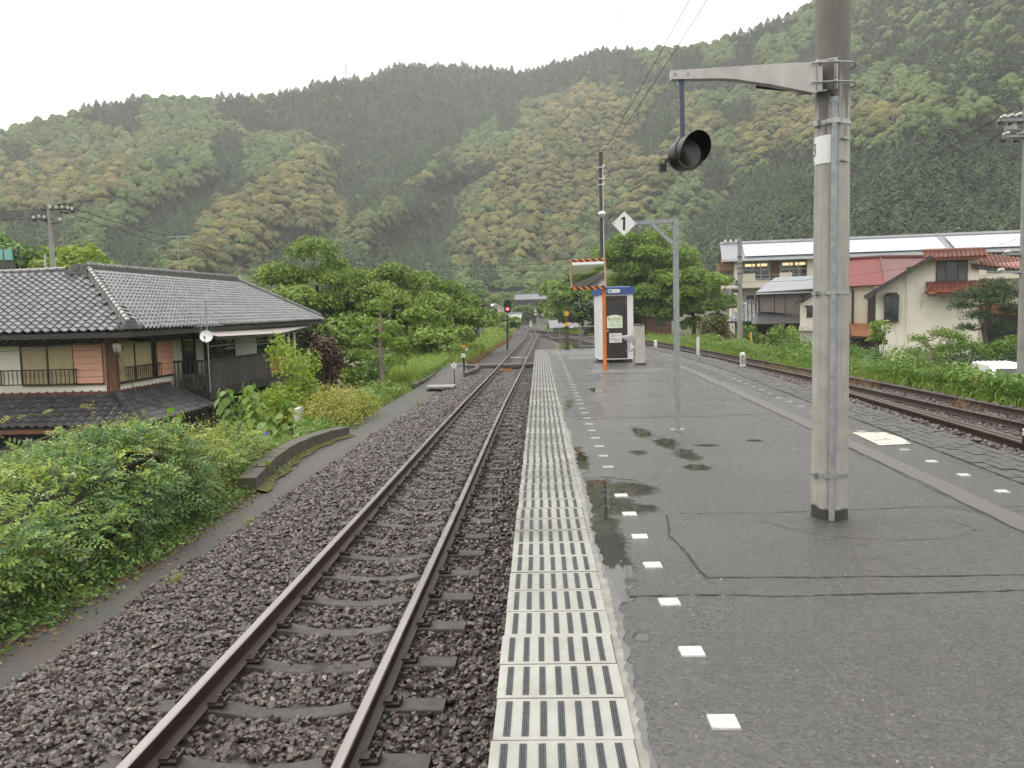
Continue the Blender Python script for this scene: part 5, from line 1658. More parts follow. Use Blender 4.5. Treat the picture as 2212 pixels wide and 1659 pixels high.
def tiles_on(parent, F, width, height, mtl, singles, inside_f=lambda u, v: True, w=0.265, e=0.235, me=None):
    """lay tiles on the plane frame F; the first `singles` are parts of their own, the rest is one part"""
    me = me or tile_shape(mtl, w, e + 0.06)
    base = [v.co.copy() for v in me.vertices]
    polys = [tuple(p.vertices) for p in me.polygons]
    rest = MB()
    k = 0
    nu, nv = int(width / w) + 1, int(height / e) + 1
    for j in range(nv):
        for i in range(nu):
            u, v = i * w, j * e
            if not inside_f(u + w / 2, v + e / 2): continue
            T = F @ Matrix.Translation((u, v, 0.004 + random.uniform(0, 0.004))) @ Matrix.Rotation(random.uniform(-0.03, 0.03), 4, 'Y') @ Matrix.Rotation(random.uniform(-0.012, 0.012), 4, 'Z')
            if k < singles:
                o = link('roof_tile', me, parent)
                o.matrix_local = T
            else:
                rest.add([T @ c for c in base], polys)
            k += 1
    if rest.v:
        rest.build('roof_tiles', mtl, parent)['kind'] = 'stuff'
    return k
def ridge(parent, a, b_, m, r=0.085, stack=0.20, seg=0.30, caps=True):
    a, b_ = Vector(a), Vector(b_)
    d = (b_ - a).normalized()
    L = (b_ - a).length
    bb = MB()
    up = Vector((0, 0, 1))
    for q in range(3):
        bb.bar(a + up * (0.03 + q * stack / 3), b_ + up * (0.03 + q * stack / 3), 0.27 - 0.035 * q, stack / 3 - 0.012)
    bb.build('ridge_course', m, parent)
    # one cap tile: half round with a raised ring at its end
    cb = MB()
    cb.tube([(0, 0, 0), (0, seg - 0.05, 0), (0, seg - 0.05, 0), (0, seg + 0.015, 0)], [r, r, r + 0.02, r + 0.02], 10)
    cme = cb.mesh('ridge_cap', m, smooth=False)
    n = int(L / seg)
    for k in range(n):
        o = link('ridge_cap', cme, parent)
        p = a + d * (k * seg) + up * (stack + 0.03)
        s = d.cross(up).normalized()
        u2 = s.cross(d)
        o.matrix_local = Matrix(((s.x, d.x, u2.x, p.x), (s.y, d.y, u2.y, p.y), (s.z, d.z, u2.z, p.z), (0, 0, 0, 1)))
def ornament(parent, p, m, s=1.0, face=0.0):
    b = MB()
    b.box((0, 0, 0.10 * s), (0.40 * s, 0.12 * s, 0.30 * s), taper=0.7)
    lathe(b, [(0.001, -0.08 * s), (0.09 * s, -0.08 * s), (0.10 * s, -0.05 * s), (0.1 * s, 0.05 * s)], c=(0, 0, 0.12 * s), n=14, mat=Matrix.Rotation(R(90), 3, 'X').inverted())
    for sx in (-1, 1):
        b.box((sx * 0.24 * s, 0, 0.02 * s), (0.16 * s, 0.10 * s, 0.14 * s), taper=0.6)
        b.tube([(sx * 0.2 * s, 0, -0.05 * s), (sx * 0.33 * s, 0, -0.02 * s), (sx * 0.36 * s, 0, 0.08 * s)], 0.045 * s, 6)
    return b.build('ridge_ornament', m, parent, loc=p, rot=(0, 0, face))

HX, HY = -12.55, 24.0
hs = empty('tiled_house', (0, 0, 0), 'two storey cream house with silver grey pantile roofs and timber balcony', 'house')
# walls
b = MB()
b.bx(-27, HX, HY, HY + 0.15, -4.6, 1.35); b.bx(HX - 0.15, HX, HY + 0.15, 42.3, -4.6, 1.35); b.bx(-17.6, HX - 0.15, 42.15, 42.3, -4.6, 1.35)
b.build('wall', m_plaster, hs)
b = MB(); b.box((HX + 0.02, HY - 0.02, 0.3), (0.19, 0.19, 2.1)); b.build('corner_post', m_wood_brown, hs)
b = MB(); b.tube([(HX - 0.16, HY - 0.09, -0.55), (HX - 0.16, HY - 0.09, 0.95), (HX - 0.35, HY - 0.45, 1.05), (HX - 0.35, HY - 0.75, 1.12)], 0.045, 8); b.tube([(HX + 0.35, HY - 0.75, 1.12), (HX + 0.45, HY - 0.4, 0.95), (HX + 0.42, HY - 0.3, 0.7)], 0.045, 8); b.build('downpipe', m_maroon, hs)
# main roof: eaves at z 1.2, L shaped ridges
EZ, RZ, EZ1, RZ1 = 1.22, 3.16, 1.38, 3.36
EX, EY = -11.4, 22.85
RX, RY0, RY1 = -14.8, 27.0, 40.4
b = MB()
b.slab((EX, EY, EZ), (EX, 43.6, EZ1), (RX, RY1, RZ1), (RX, RY0, RZ), 0.12)
b.slab((-28, EY, EZ), (EX, EY, EZ), (RX, RY0, RZ), (-28, RY0, RZ), 0.12)
b.slab((EX, 43.6, EZ1), (-18.2, 43.6, EZ1), (RX, RY1, RZ1), (RX, RY1, RZ1 - 0.001), 0.12)
b.slab((-18.2, 43.6, EZ1), (-18.2, 31, EZ), (RX, RY0 + 0.1, RZ), (RX, RY1, RZ1), 0.12)
b.slab((-18.2, 31.2, EZ), (-28, 31.2, EZ), (-28, RY0, RZ), (RX, RY0, RZ), 0.12)
b.build('roof_deck', m_deck, hs)
sl = math.hypot(RY0 - EY, RZ - EZ)
F = roof_frame((-18.7, EY - 0.05, EZ + 0.01), (1, 0, 0), (0, RY0 - EY, RZ - EZ))
def in_front(u, v):
    x = -18.7 + u
    return x < EX - (EX - RX) * (v / sl) - 0.05 and v < sl - 0.1
tiles_on(hs, F, 18.7 + EX, sl, m_tile_grey, 290, in_front)
sl2 = math.hypot(EX - RX, RZ - EZ)
F2 = roof_frame((EX + 0.05, EY, EZ + 0.01), (0, 43.6 - EY, EZ1 - EZ), (RX - EX, 0, RZ - EZ))
def in_side(u, v):
    f = v / sl2
    return EY + (RY0 - EY) * f + 0.1 < EY + u < 43.6 - (43.6 - RY1) * f - 0.1 and v < sl2 - 0.1
tme_s = tile_shape(m_tile_grey, 0.265, 0.295)
for v_ in tme_s.vertices: v_.co.z *= 1.45
tiles_on(hs, F2, 43.6 - EY, sl2, m_tile_grey, 0, in_side, me=tme_s)
m_ridge = rooftilemat('silver_ridge_tile', (0.10, 0.10, 0.10), (0.15, 0.15, 0.15), 0.3)
ridge(hs, (RX, RY0 - 0.1, RZ), (RX, RY1 + 0.1, RZ1), m_ridge)
ridge(hs, (-21.5, RY0, RZ - 0.24), (RX - 0.5, RY0, RZ - 0.12), m_ridge)
ridge(hs, (EX - 0.15, EY + 0.2, EZ + 0.10), (RX + 0.1, RY0 - 0.1, RZ - 0.04), m_ridge, 0.08, 0.14)
ridge(hs, (EX - 0.1, 43.5, EZ1 + 0.10), (RX, RY1, RZ1), m_ridge, 0.08, 0.14)
ornament(hs, (RX - 0.15, RY0 - 0.35, RZ - 0.02), m_tile_dark, 1.1)
ornament(hs, (EX - 0.05, EY + 0.1, EZ + 0.12), m_tile_dark, 0.9, R(40))
ornament(hs, (EX - 0.1, 43.5, EZ1 + 0.18), m_tile_dark, 0.7, R(100))
b = MB(); b.bx(-28, EX, EY - 0.06, EY, EZ - 0.16, EZ - 0.02); b.bar((EX + 0.03, EY - 0.05, EZ - 0.09), (EX + 0.03, 43.6, EZ1 - 0.09), 0.06, 0.14); b.build('gutter', m_darkmetal, hs)
b = MB(); b.quad((-28, EY, EZ - 0.05), (-28, HY, EZ - 0.05), (HX, HY, EZ - 0.05), (EX, EY, EZ - 0.05)); b.quad((EX, EY, EZ - 0.052), (HX, HY, EZ - 0.052), (HX, 42.3, EZ - 0.052), (EX, 43.6, EZ - 0.052)); b.build('soffit', m_wood_dark, hs)
# small pent roofs over the windows
def pent(o, u, v, width, run, drop, m, singles=0, name='pent_roof', ins=lambda a, c: True, t0=0.0, t1=0.0):
    """o: eave corner; u along; v pointing up the slope (horizontal unit)"""
    u, v = Vector(u), Vector(v)
    o = Vector(o)
    t = o + v * run + Vector((0, 0, drop))
    b = MB(); b.slab(o, o + u * width, t + u * (width - t1), t + u * t0, 0.06); b.build(name, m_deck, hs)
    L = math.hypot(run, drop)
    tiles_on(hs, roof_frame(o + Vector((0, 0, 0.01)), u, v * run + Vector((0, 0, drop))), width, L, m, singles, ins)
pent((-16.3, HY - 0.72, 0.93), (1, 0, 0), (0, 1, 0), 16.3 + HX - 0.1, 0.7, 0.20, m_tile_dark)
pent((HX + 0.72, HY + 0.1, 0.93), (0, 1, 0), (-1, 0, 0), 4.6, 0.7, 0.20, m_tile_dark)
ornament(hs, (HX + 0.35, HY - 0.35, 1.0), m_tile_dark, 0.7, R(40))
# lower roof along both faces
LZ, LE = -0.62, -1.42
b = MB(); b.bx(-27, HX + 0.06, HY - 0.06, HY, LZ - 0.02, LZ + 0.09); b.bx(HX, HX + 0.06, HY, HY + 3.6, LZ - 0.02, LZ + 0.09); b.build('flashing', m_maroon, hs)
lrun = 1.45
LS = math.hypot(lrun, LZ - LE)
pent((-17.3, HY - lrun, LE), (1, 0, 0), (0, 1, 0), 17.3 + HX + lrun, lrun, LZ - LE, m_tile_dark, 0, 'lower_roof', lambda u, v: -17.3 + u < HX + lrun * (1 - v / LS) - 0.04, 0.0, lrun)
pent((HX + lrun, HY - lrun, LE), (0, 1, 0), (-1, 0, 0), 5.4, lrun, LZ - LE, m_tile_dark, 0, 'lower_roof', lambda u, v: HY - lrun + u > HY - lrun * (1 - v / LS) + 0.06 and u < 5.4 - 0.75 * (v / LS), lrun, 0.75)
ridge(hs, (HX + lrun - 0.1, HY - lrun + 0.1, LE + 0.06), (HX + 0.05, HY - 0.05, LZ + 0.02), m_tile_dark, 0.075, 0.08)
ornament(hs, (HX + lrun - 0.08, HY - lrun + 0.06, LE + 0.08), m_tile_dark, 0.6, R(40))
b = MB(); b.bx(-27, HX + lrun, HY - lrun - 0.09, HY - lrun - 0.01, LE - 0.14, LE - 0.03); b.build('gutter', m_wood_brown, hs)
# lowest lean-to roof and dark ground floor
pent((-17.3, HY - 2.15, -2.32), (1, 0, 0), (0, 1, 0), 5.0, 1.2, 0.42, m_tile_dark, 0, 'lean_to_roof')
b = MB(); b.bx(-27, HX - 0.2, HY - 1.0, HY - 0.02, -4.6, -1.55); b.bx(-12.7, -12.0, HY - 1.2, HY + 18, -4.6, -1.5); b.build('lower_wall', m_wood_dark, hs)
b = MB()
for x in np.arange(-17.2, -12.8, 0.35): b.bx(x, x + 0.05, HY - 1.03, HY - 1.0, -3.6, -2.35)
b.build('lattice', m_wood_grey, hs)
# windows of the front face
def window_front(x0, x1, z0, z1, sx0, sx1):
    b = MB(); b.bx(x0, x1, HY - 0.035, HY + 0.0, z0, z1); w = b.build('window', m_blind, hs)
    b = MB()
    for x in (x0, (x0 + x1) / 2, x1): b.bx(x - 0.025, x + 0.025, HY - 0.06, HY - 0.035, z0, z1)
    b.bx(x0, x1, HY - 0.06, HY - 0.035, z1 - 0.03, z1 + 0.02); b.bx(x0, sx1, HY - 0.08, HY - 0.035, z0 - 0.05, z0)
    b.build('frame', m_frame, w)
    nb = 6
    for k in range(nb):
        b = MB(); h = (z1 - z0 + 0.02) / nb
        b.box(((sx0 + sx1) / 2, HY - 0.06, z0 + h * (k + 0.5)), (sx1 - sx0, 0.12, h - 0.012)); b.build('shutter_board', m_shutter, w)
    b = MB(); b.bx(sx0 - 0.02, sx1 + 0.02, HY - 0.13, HY, z1 + 0.02, z1 + 0.05); b.build('shutter_head', m_frame, w)
window_front(-15.30, -13.72, -0.28, 0.86, -13.68, -12.84)
b = MB(); b.bx(HX, HX + 0.035, HY + 0.12, HY + 2.35, -0.28, 0.86); w = b.build('window', m_blind, hs)
b = MB()
for y in (HY + 0.12, HY + 1.2, HY + 2.35): b.bx(HX + 0.035, HX + 0.06, y - 0.025, y + 0.025, -0.28, 0.86)
b.bx(HX + 0.035, HX + 0.08, HY + 0.1, HY + 3.75, -0.34, -0.28); b.bx(HX + 0.035, HX + 0.10, HY + 2.40, HY + 2.56, -0.3, 0.9); b.build('frame', m_frame, w)
for k in range(6):
    b = MB(); h = 1.16 / 6
    b.box((HX + 0.06, HY + 3.16, -0.28 + h * (k + 0.5)), (0.12, 1.15, h - 0.012)); b.build('shutter_board', m_shutter, w)
# iron balconettes
def balconette(pts, name='balconette'):
    t = []
    b = MB()
    for a, c in zip(pts[:-1], pts[1:]):
        A, C_ = Vector(a), Vector(c)
        b.bar(A + Vector((0, 0, 0.42)), C_ + Vector((0, 0, 0.42)), 0.05, 0.035); b.bar(A, C_, 0.035, 0.03)
        n = max(2, int((C_ - A).length / 0.125))
        for k in range(n + 1):
            p = A + (C_ - A) * k / n
            b.bar(p, p + Vector((0, 0, 0.42)), 0.018)
    b.build(name, m_frame, hs)
balconette([(-15.95, HY - 0.02, -0.27), (-15.95, HY - 0.28, -0.27), (-13.62, HY - 0.28, -0.27), (-13.62, HY - 0.02, -0.27)])
balconette([(HX + 0.28, HY + 0.15, -0.27), (HX + 0.28, HY + 2.45, -0.27), (HX + 0.02, HY + 2.45, -0.27)])
# timber balcony
dk = MB(); dk.bx(HX, -11.25, 27.75, 37.6, -1.12, -0.95); dk.bx(HX, -11.22, 27.72, 27.80, -1.2, -0.86); dk.bx(-11.30, -11.22, 27.8, 37.6, -1.2, -0.86); dk.build('balcony_floor', m_wood_dark, hs)
for (x, y) in ((-11.3, 27.9), (-11.3, 34.0), (-11.3, 37.5), (-11.3, 41)):
    b = MB(); b.bx(x - 0.07, x + 0.07, y - 0.07, y + 0.07, -4.6, 0.84 if y > 30 else 0.15); b.build('balcony_post', m_wood_dark, hs)
b = MB(); b.bar((HX, 27.76, 0.12), (-11.26, 27.76, 0.12), 0.10, 0.07); b.bar((-11.27, 27.7, 0.12), (-11.27, 37.6, 0.12), 0.10, 0.07); b.build('handrail', m_wood_dark, hs)
for x in np.arange(HX + 0.12, -11.35, 0.135):
    b = MB(); b.bx(x - 0.018, x + 0.018, 27.74, 27.78, -0.9, 0.09); b.build('baluster', m_wood_grey, hs)
y = 27.95
while y < 33.9:
    b = MB(); b.bx(-11.285, -11.262 + random.uniform(0, 0.012), y, y + 0.148 + random.uniform(-0.01, 0.004), -0.86 + random.uniform(-0.03, 0.01), 0.08); b.build('fence_board', m_wood_grey, hs)
    y += 0.168
m_bamboo = mat('bamboo_board', (0.30, 0.14, 0.05), (0.2, 0.09, 0.035), rough=0.6, scale=9, stretch=(3, 3, 0.3))
y = 34.15
while y < 37.4:
    b = MB(); b.bx(-11.29, -11.255, y, y + 0.13, -0.8, -0.12 + random.uniform(-0.03, 0.02)); b.build('fence_board', m_bamboo, hs)
    y += 0.16
b = MB(); b.bx(HX + 0.001, HX + 0.03, 28.7, 29.7, -0.9, 0.85); b.bx(HX + 0.001, HX + 0.03, 30.6, 33.6, -0.9, 0.95); b.bx(HX + 0.001, HX + 0.03, 36.4, 41, -0.9, 0.9); w = b.build('glass_door', m_glass, hs)
b = MB()
for y in (28.7, 29.7, 30.6, 31.6, 32.6, 33.6): b.bx(HX + 0.03, HX + 0.06, y - 0.04, y + 0.04, -0.9, 0.95)
b.build('frame', m_frame, w)
b = MB(); b.bx(HX + 0.25, HX + 0.6, 28.15, 28.95, -0.95, -0.38); ac = b.build('air_conditioner', mat('pale_appliance', (0.5, 0.49, 0.45), rough=0.5, scale=3), hs)
b = MB()
for k in range(9): b.bx(HX + 0.27, HX + 0.58, 28.13, 28.149, -0.90 + k * 0.055, -0.87 + k * 0.055)
b.build('grille', m_darkmetal, ac)
# corrugated canopy above the balcony
m_canopy = mat('pink_grey_canopy_sheet', (0.36, 0.31, 0.29), (0.30, 0.26, 0.245), rough=0.4, scale=2, dirt=(0.2, 0.17, 0.15), dirt_scale=1.5, dirt_amt=0.3)
b = MB()
ys = np.arange(27.2, 41.0, 0.35)
for a, c in zip(ys[:-1], ys[1:]):
    xa, xc = (interp(v, [27.2, 33.8, 41], [-10.62, -10.62, -11.35]) for v in (a, c))
    za, zc = (interp(v, [27.2, 33.8, 41], [0.93, 0.90, 1.12]) for v in (a, c))
    b.slab((xa, a, za), (xc, c - 0.02, zc), (HX, c - 0.02, 1.36), (HX, a, 1.36), 0.025)
cn = b.build('canopy', m_canopy, hs)
b = MB(); b.bar((-10.60, 27.2, 0.90), (-10.60, 33.8, 0.86), 0.05, 0.11); b.bar((-10.60, 33.8, 0.86), (-11.32, 41, 1.08), 0.05, 0.11); b.bar((HX, 27.18, 1.32), (-10.6, 27.18, 0.89), 0.05, 0.11); b.build('canopy_edge', m_darkmetal, cn)
b = MB(); b.tube([(-11.0, 27.4, 0.62), (-11.0, 36, 0.66)], 0.022, 8); b.tube([(-10.95, 28.5, 0.5), (-10.95, 35, 0.55)], 0.018, 8); b.build('drying_pole', m_galv, hs)
b = MB(); lathe(b, [(0.001, -0.26), (0.10, -0.2), (0.13, 0), (0.09, 0.03)], c=(HX + 0.35, HY - 0.42, 0.86), n=12); b.build('porch_lamp', m_whitepost, hs)

# satellite dish and aerial on one mast
sd = empty('satellite_dish', (-10.93, 27.0, -0.9), 'white satellite dish and television aerial on the balcony mast', 'satellite dish')
b = MB(); b.tube([(0, 0, 0), (0, 0, 3.1)], 0.022, 8); b.tube([(0, 0, 0.75), (-0.35, 0.85, 0.75)], 0.02, 6); b.tube([(0, 0, 0.05), (-0.35, 0.85, 0.05)], 0.02, 6); b.build('mast', m_galv, sd)
axd = Vector((0.25, -0.9, 0.36)).normalized(); qd = axd.to_track_quat('Z', 'Y').to_matrix()
b = MB(); lathe(b, [(0.001, 0.0), (0.08, 0.008), (0.15, 0.03), (0.20, 0.06), (0.205, 0.056), (0.15, 0.02), (0.08, -0.004), (0.001, -0.012)], c=(0.0, -0.08, 1.85), n=24, mat=qd); b.build('dish', m_white, sd, smooth=True)
b = MB(); b.tube([Vector((0, -0.08, 1.62)), Vector((0.05, -0.35, 1.68)) , Vector((0.06, -0.38, 1.80))], 0.012, 6); b.box((0.06, -0.38, 1.84), (0.05, 0.06, 0.08)); b.build('feed_arm', m_galv, sd)
b = MB()
b.tube([(-0.6, -0.1, 3.02), (0.75, 0.2, 3.02)], 0.012, 6)
for k in range(9): b.tube([(-0.55 + k * 0.155 + 0.03, -0.09 + k * 0.035 - 0.17, 3.02), (-0.55 + k * 0.155 - 0.03, -0.09 + k * 0.035 + 0.17, 3.02)], 0.006, 5)
b.tube([(-0.45, 0.0, 2.18), (0.55, 0.0, 2.22)], 0.012, 6); b.tube([(-0.2, 0, 1.95), (-0.2, 0, 2.45)], 0.012, 6); b.tube([(-0.3, 0.0, 2.0), (0.4, 0.0, 2.0)], 0.008, 6)
b.build('aerial', m_galv, sd)

# roof of a neighbour peeping over the ridge
nb = empty('neighbour_house', (-22.5, 49, -4), 'grey gabled roof peeping over the long ridge of the tiled house', 'house')
b = MB(); b.prism([(-3.2, 0), (3.2, 0), (3.2, 6.9), (0, 8.15), (-3.2, 6.9)], 'y', -4, 4); b.build('wall', mat('grey_boards', (0.16, 0.15, 0.14), rough=0.8, scale=3), nb)
b = MB(); b.slab((0, -4.6, 8.3), (-3.8, -4.6, 6.82), (-3.8, 4.6, 6.82), (0, 4.6, 8.3), 0.12); b.slab((3.8, -4.6, 6.82), (0, -4.6, 8.3), (0, 4.6, 8.3), (3.8, 4.6, 6.82), 0.12); b.bx(-0.15, 0.15, -4.7, 4.7, 8.28, 8.48); b.build('roof', m_tile_dark, nb)
b = MB(); b.tube([(1.2, 0, 8), (1.2, 0, 10.6)], 0.03, 6); b.tube([(0.5, 0, 10.5), (2.0, 0, 10.5)], 0.025, 5); b.tube([(0.7, 0, 9.7), (1.9, 0, 9.7)], 0.025, 5); b.build('aerial', m_galv, nb)
# ------------------------------------------------------------------ school with solar roof
m_school = mat('cream_school_render', (0.72, 0.66, 0.55), (0.64, 0.58, 0.48), rough=0.75, scale=0.6, dirt=(0.3, 0.27, 0.22), dirt_scale=0.4, dirt_amt=0.4)
m_schwood = mat('school_timber', (0.22, 0.12, 0.05), (0.15, 0.08, 0.035), rough=0.6, scale=1.5, stretch=(3, 3, 0.4))
m_alum = mat('aluminium', (0.55, 0.57, 0.58), (0.45, 0.47, 0.48), rough=0.35, scale=2, metal=0.2)
m_solar = mat('solar_panel_glass', (0.50, 0.51, 0.545), (0.44, 0.45, 0.48), rough=0.16, scale=0.3, metal=0.85)
m_metalroof = mat('grey_metal_roof', (0.20, 0.21, 0.235), (0.15, 0.16, 0.18), rough=0.35, scale=1.0, stretch=(0.3, 2, 1))
m_sglass = glassmat('school_glass', (0.035, 0.042, 0.045), 0.08)
SA = math.atan2(-6.0, 34.5)
sc = empty('school_building', (21.6, 99.0, -1.6), 'long two storey school with a roof of solar panels', 'school', rz=SA)
L = 48.0
b = MB()
b.bx(1.2, L, 2.4, 9.0, 0, 9.2)                      # body
b.bx(0.9, L, 0.2, 2.4, 5.85, 6.25); b.bx(0.4, L, 0.0, 0.25, 5.5, 6.3); b.bx(0.4, 0.65, 0.25, 2.4, 5.5, 6.9)
b.bx(0.2, 0.5, 0.25, 8.5, 5.6, 6.2)
for x in np.arange(0.6, L - 1, 4.1): b.bx(x + 1.7, x + 3.1, 0.02, 0.16, 6.3, 7.15)
for x in np.arange(1.3, L - 0.5, 8.2): b.bx(x, x + 0.7, 0.25, 0.95, 0, 8.8)
b.build('wall', m_school, sc)
rf = MB()
rf.slab((-0.1, -0.7, 8.85), (L, -0.7, 8.85), (L, 4.6, 11.05), (-0.1, 4.6, 11.05), 0.18)
rf.slab((L, 10.4, 8.85), (-0.1, 10.4, 8.85), (-0.1, 4.6, 11.05), (L, 4.6, 11.05), 0.18)
roof = rf.build('roof', m_metalroof, sc)
b = MB(); b.bx(-0.1, L, 4.45, 4.75, 11.03, 11.28); b.build('ridge_cap', m_alum, roof)
b = MB(); b.bx(-0.14, L, -0.76, -0.66, 8.60, 8.84); b.build('gutter', m_alum, roof)
b = MB(); b.prism([(-0.6, 8.65), (4.6, 10.8), (9.8, 8.65)], 'x', 0.1, 0.3); b.bx(-0.35, 1.1, 0.1, 9, 7.6, 8.5); b.build('gable', m_schwood, sc)
# solar panels, each its own piece
P0, Pn = Vector((0, -0.7, 8.85)), Vector((0, 5.3, 2.2)).normalized()
b = MB(); b.box((0, 0, 0), (1.645, 1.04, 0.05)); pme = b.mesh('solar_panel', m_solar)
ang = math.atan2(2.2, 5.3)
x = 2.5
k = 0
while x < L - 2:
    for r_ in range(4):
        p = P0 + Pn * (0.95 + r_ * 1.06) + Vector((x + 0.82, 0, 0))
        link('solar_panel', pme, roof, p + Vector((0, -0.08, 0.14)), (ang, 0, 0))
    x += 1.66
    k += 1
    if k % 13 == 0: x += 0.9
# windows
def swin(x0, x1, z0, z1, lit=False):
    b = MB(); b.bx(x0, x1, 2.36, 2.40, z0, z1)
    w = b.build('window', m_sglass, sc)
    b = MB()
    for xx in np.linspace(x0, x1, 4): b.bx(xx - 0.05, xx + 0.05, 2.28, 2.36, z0, z1)
    for zz in (z0, z0 + (z1 - z0) * 0.55, z1): b.bx(x0, x1, 2.28, 2.36, zz - 0.05, zz + 0.05)
    b.build('frame', m_alum, w)
    if lit:
        b = MB()
        for xx in np.linspace(x0 + 0.2, x1 - 1.4, 2): b.bx(xx, xx + 1.15, 2.33, 2.36, z1 - 0.42, z1 - 0.12)
        b.build('lit_ceiling_lamp', m_lit, w)
m_lit = emit('warm_room_light', (1.0, 0.72, 0.36), 0.75)
b = MB()
x = 2.5
i = 0
while x < L - 5:
    swin(x, x + 3.0, 6.6, 8.5, i < 2)
    swin(x + 0.3, x + 3.4, 2.7, 4.75)
    b.bx(x + 3.1, x + 4.2, 2.28, 2.39, 6.3, 8.6); b.bx(x - 0.9, x - 0.1, 2.28, 2.39, 2.0, 5.4)
    x += 4.3
    i += 1
b.build('timber_panel', m_schwood, sc)
b = MB(); b.tube([(0.4, 0.3, 6.55), (L, 0.3, 6.55)], 0.03, 5); b.tube([(0.4, 0.3, 6.95), (L, 0.3, 6.95)], 0.03, 5); b.build('balcony_rail', m_alum, sc)

# ------------------------------------------------------------------ old shop with reed screens
m_reed = mat('reed_screen', (0.20, 0.17, 0.155), (0.13, 0.11, 0.10), rough=0.85, scale=12, stretch=(0.2, 0.2, 3), bump=0.01, bscale=30)
sh = empty('old_shop', (17.2, 66, -1.9), 'old dark timber house hung with grey reed screens under a slate roof', 'house', rz=R(-13))
b = MB(); b.bx(0, 5.5, 0.2, 6, -1, 4.7); b.build('wall', m_wood_dark, sh)
b = MB(); b.slab((-0.25, -0.6, 4.62), (5.9, -0.6, 4.85), (6.6, 3.2, 5.95), (1.4, 3.2, 5.85), 0.12); b.slab((-0.25, 7, 4.62), (-0.25, -0.6, 4.62), (1.4, 3.2, 5.85), (1.4, 3.3, 5.85), 0.12); b.build('roof', m_metalroof, sh)
b = MB(); b.bx(-0.2, 5.8, -0.66, -0.6, 4.45, 4.56); b.build('gutter', m_alum, sh)
for (x0, x1, zb) in ((0.1, 1.15, 3.1), (1.2, 1.95, 3.0), (2.0, 3.2, 2.85), (3.35, 4.4, 3.1)):
    b = MB(); b.slab((x0, -0.35, zb), (x1, -0.33, zb - random.uniform(0, 0.1)), (x1, -0.05, 4.4), (x0, -0.05, 4.4), 0.03); b.build('reed_screen', m_reed, sh)
b = MB()
for x in (0.0, 3.27): b.bar((x, -0.4, 1.5), (x, -0.4, 4.5), 0.09)
b.build('post', m_wood_dark, sh)
b = MB(); b.slab((-0.6, -1.9, 2.2), (5, -1.9, 2.2), (5, 0.2, 3.0), (-0.2, 0.2, 3.0), 0.1); b.build('lower_roof', m_tile_dark, sh)
b = MB(); b.slab((-2.4, -0.8, 2.35), (0.2, -0.8, 2.35), (0.2, 2.2, 3.95), (-0.9, 2.2, 3.95), 0.1); b.bx(-0.9, 0.2, 2.1, 2.35, 3.95, 4.12); sr = b.build('side_roof', m_tile_grey, sh)
F = roof_frame((-2.4, -0.8, 2.36), (1, 0, 0), (0, 3.0, 1.6))
tiles_on(sh, F, 2.5, 3.3, m_tile_grey, 0, lambda u, v: u > 0.05 + 1.5 * v / 3.4, 0.30, 0.28)
b = MB(); b.bx(-1.8, 0, 0.2, 2.5, 0, 2.6); b.build('side_wall', m_wood_dark, sh)

# ------------------------------------------------------------------ small garage
ga = empty('small_garage', (17.95, 58, -1.75), 'narrow pale storehouse with roller shutter and one small window', 'garage', rz=R(-17))
m_pale = mat('pale_pinkish_render', (0.66, 0.61, 0.54), (0.58, 0.53, 0.47), rough=0.8, scale=1.5, dirt=(0.35, 0.30, 0.25), dirt_scale=1.2, dirt_amt=0.4)
b = MB(); b.prism([(0, -1.2), (2.4, -1.2), (2.4, 3.45), (1.2, 4.15), (0, 3.45)], 'y', 0, 4); b.build('wall', m_pale, ga)
b = MB(); b.slab((1.2, -0.3, 4.30), (-0.3, -0.3, 3.42), (-0.3, 4.2, 3.42), (1.2, 4.2, 4.30), 0.09); b.slab((2.7, -0.3, 3.42), (1.2, -0.3, 4.30), (1.2, 4.2, 4.30), (2.7, 4.2, 3.42), 0.09); b.build('roof', m_wood_grey, ga)
b = MB(); b.bx(-0.08, 2.48, -0.30, 0.0, 1.60, 1.95); b.build('canopy_band', m_whitepost, ga)
for k in range(13):
    b = MB(); b.bx(0.32, 2.2, -0.03, 0.0, 0.12 + k * 0.105, 0.12 + k * 0.105 + 0.098); b.build('shutter_slat', m_whitepost, ga)
b = MB(); b.bx(0.46, 0.96, -0.03, 0.02, 2.5, 3.2); w = b.build('window', m_glass, ga)
b = MB(); b.bx(0.42, 0.46, -0.05, 0.02, 2.46, 3.24); b.bx(0.96, 1.0, -0.05, 0.02, 2.46, 3.24); b.bx(0.3, 1.1, -0.12, 0.02, 3.24, 3.32); b.build('frame', m_frame, w)

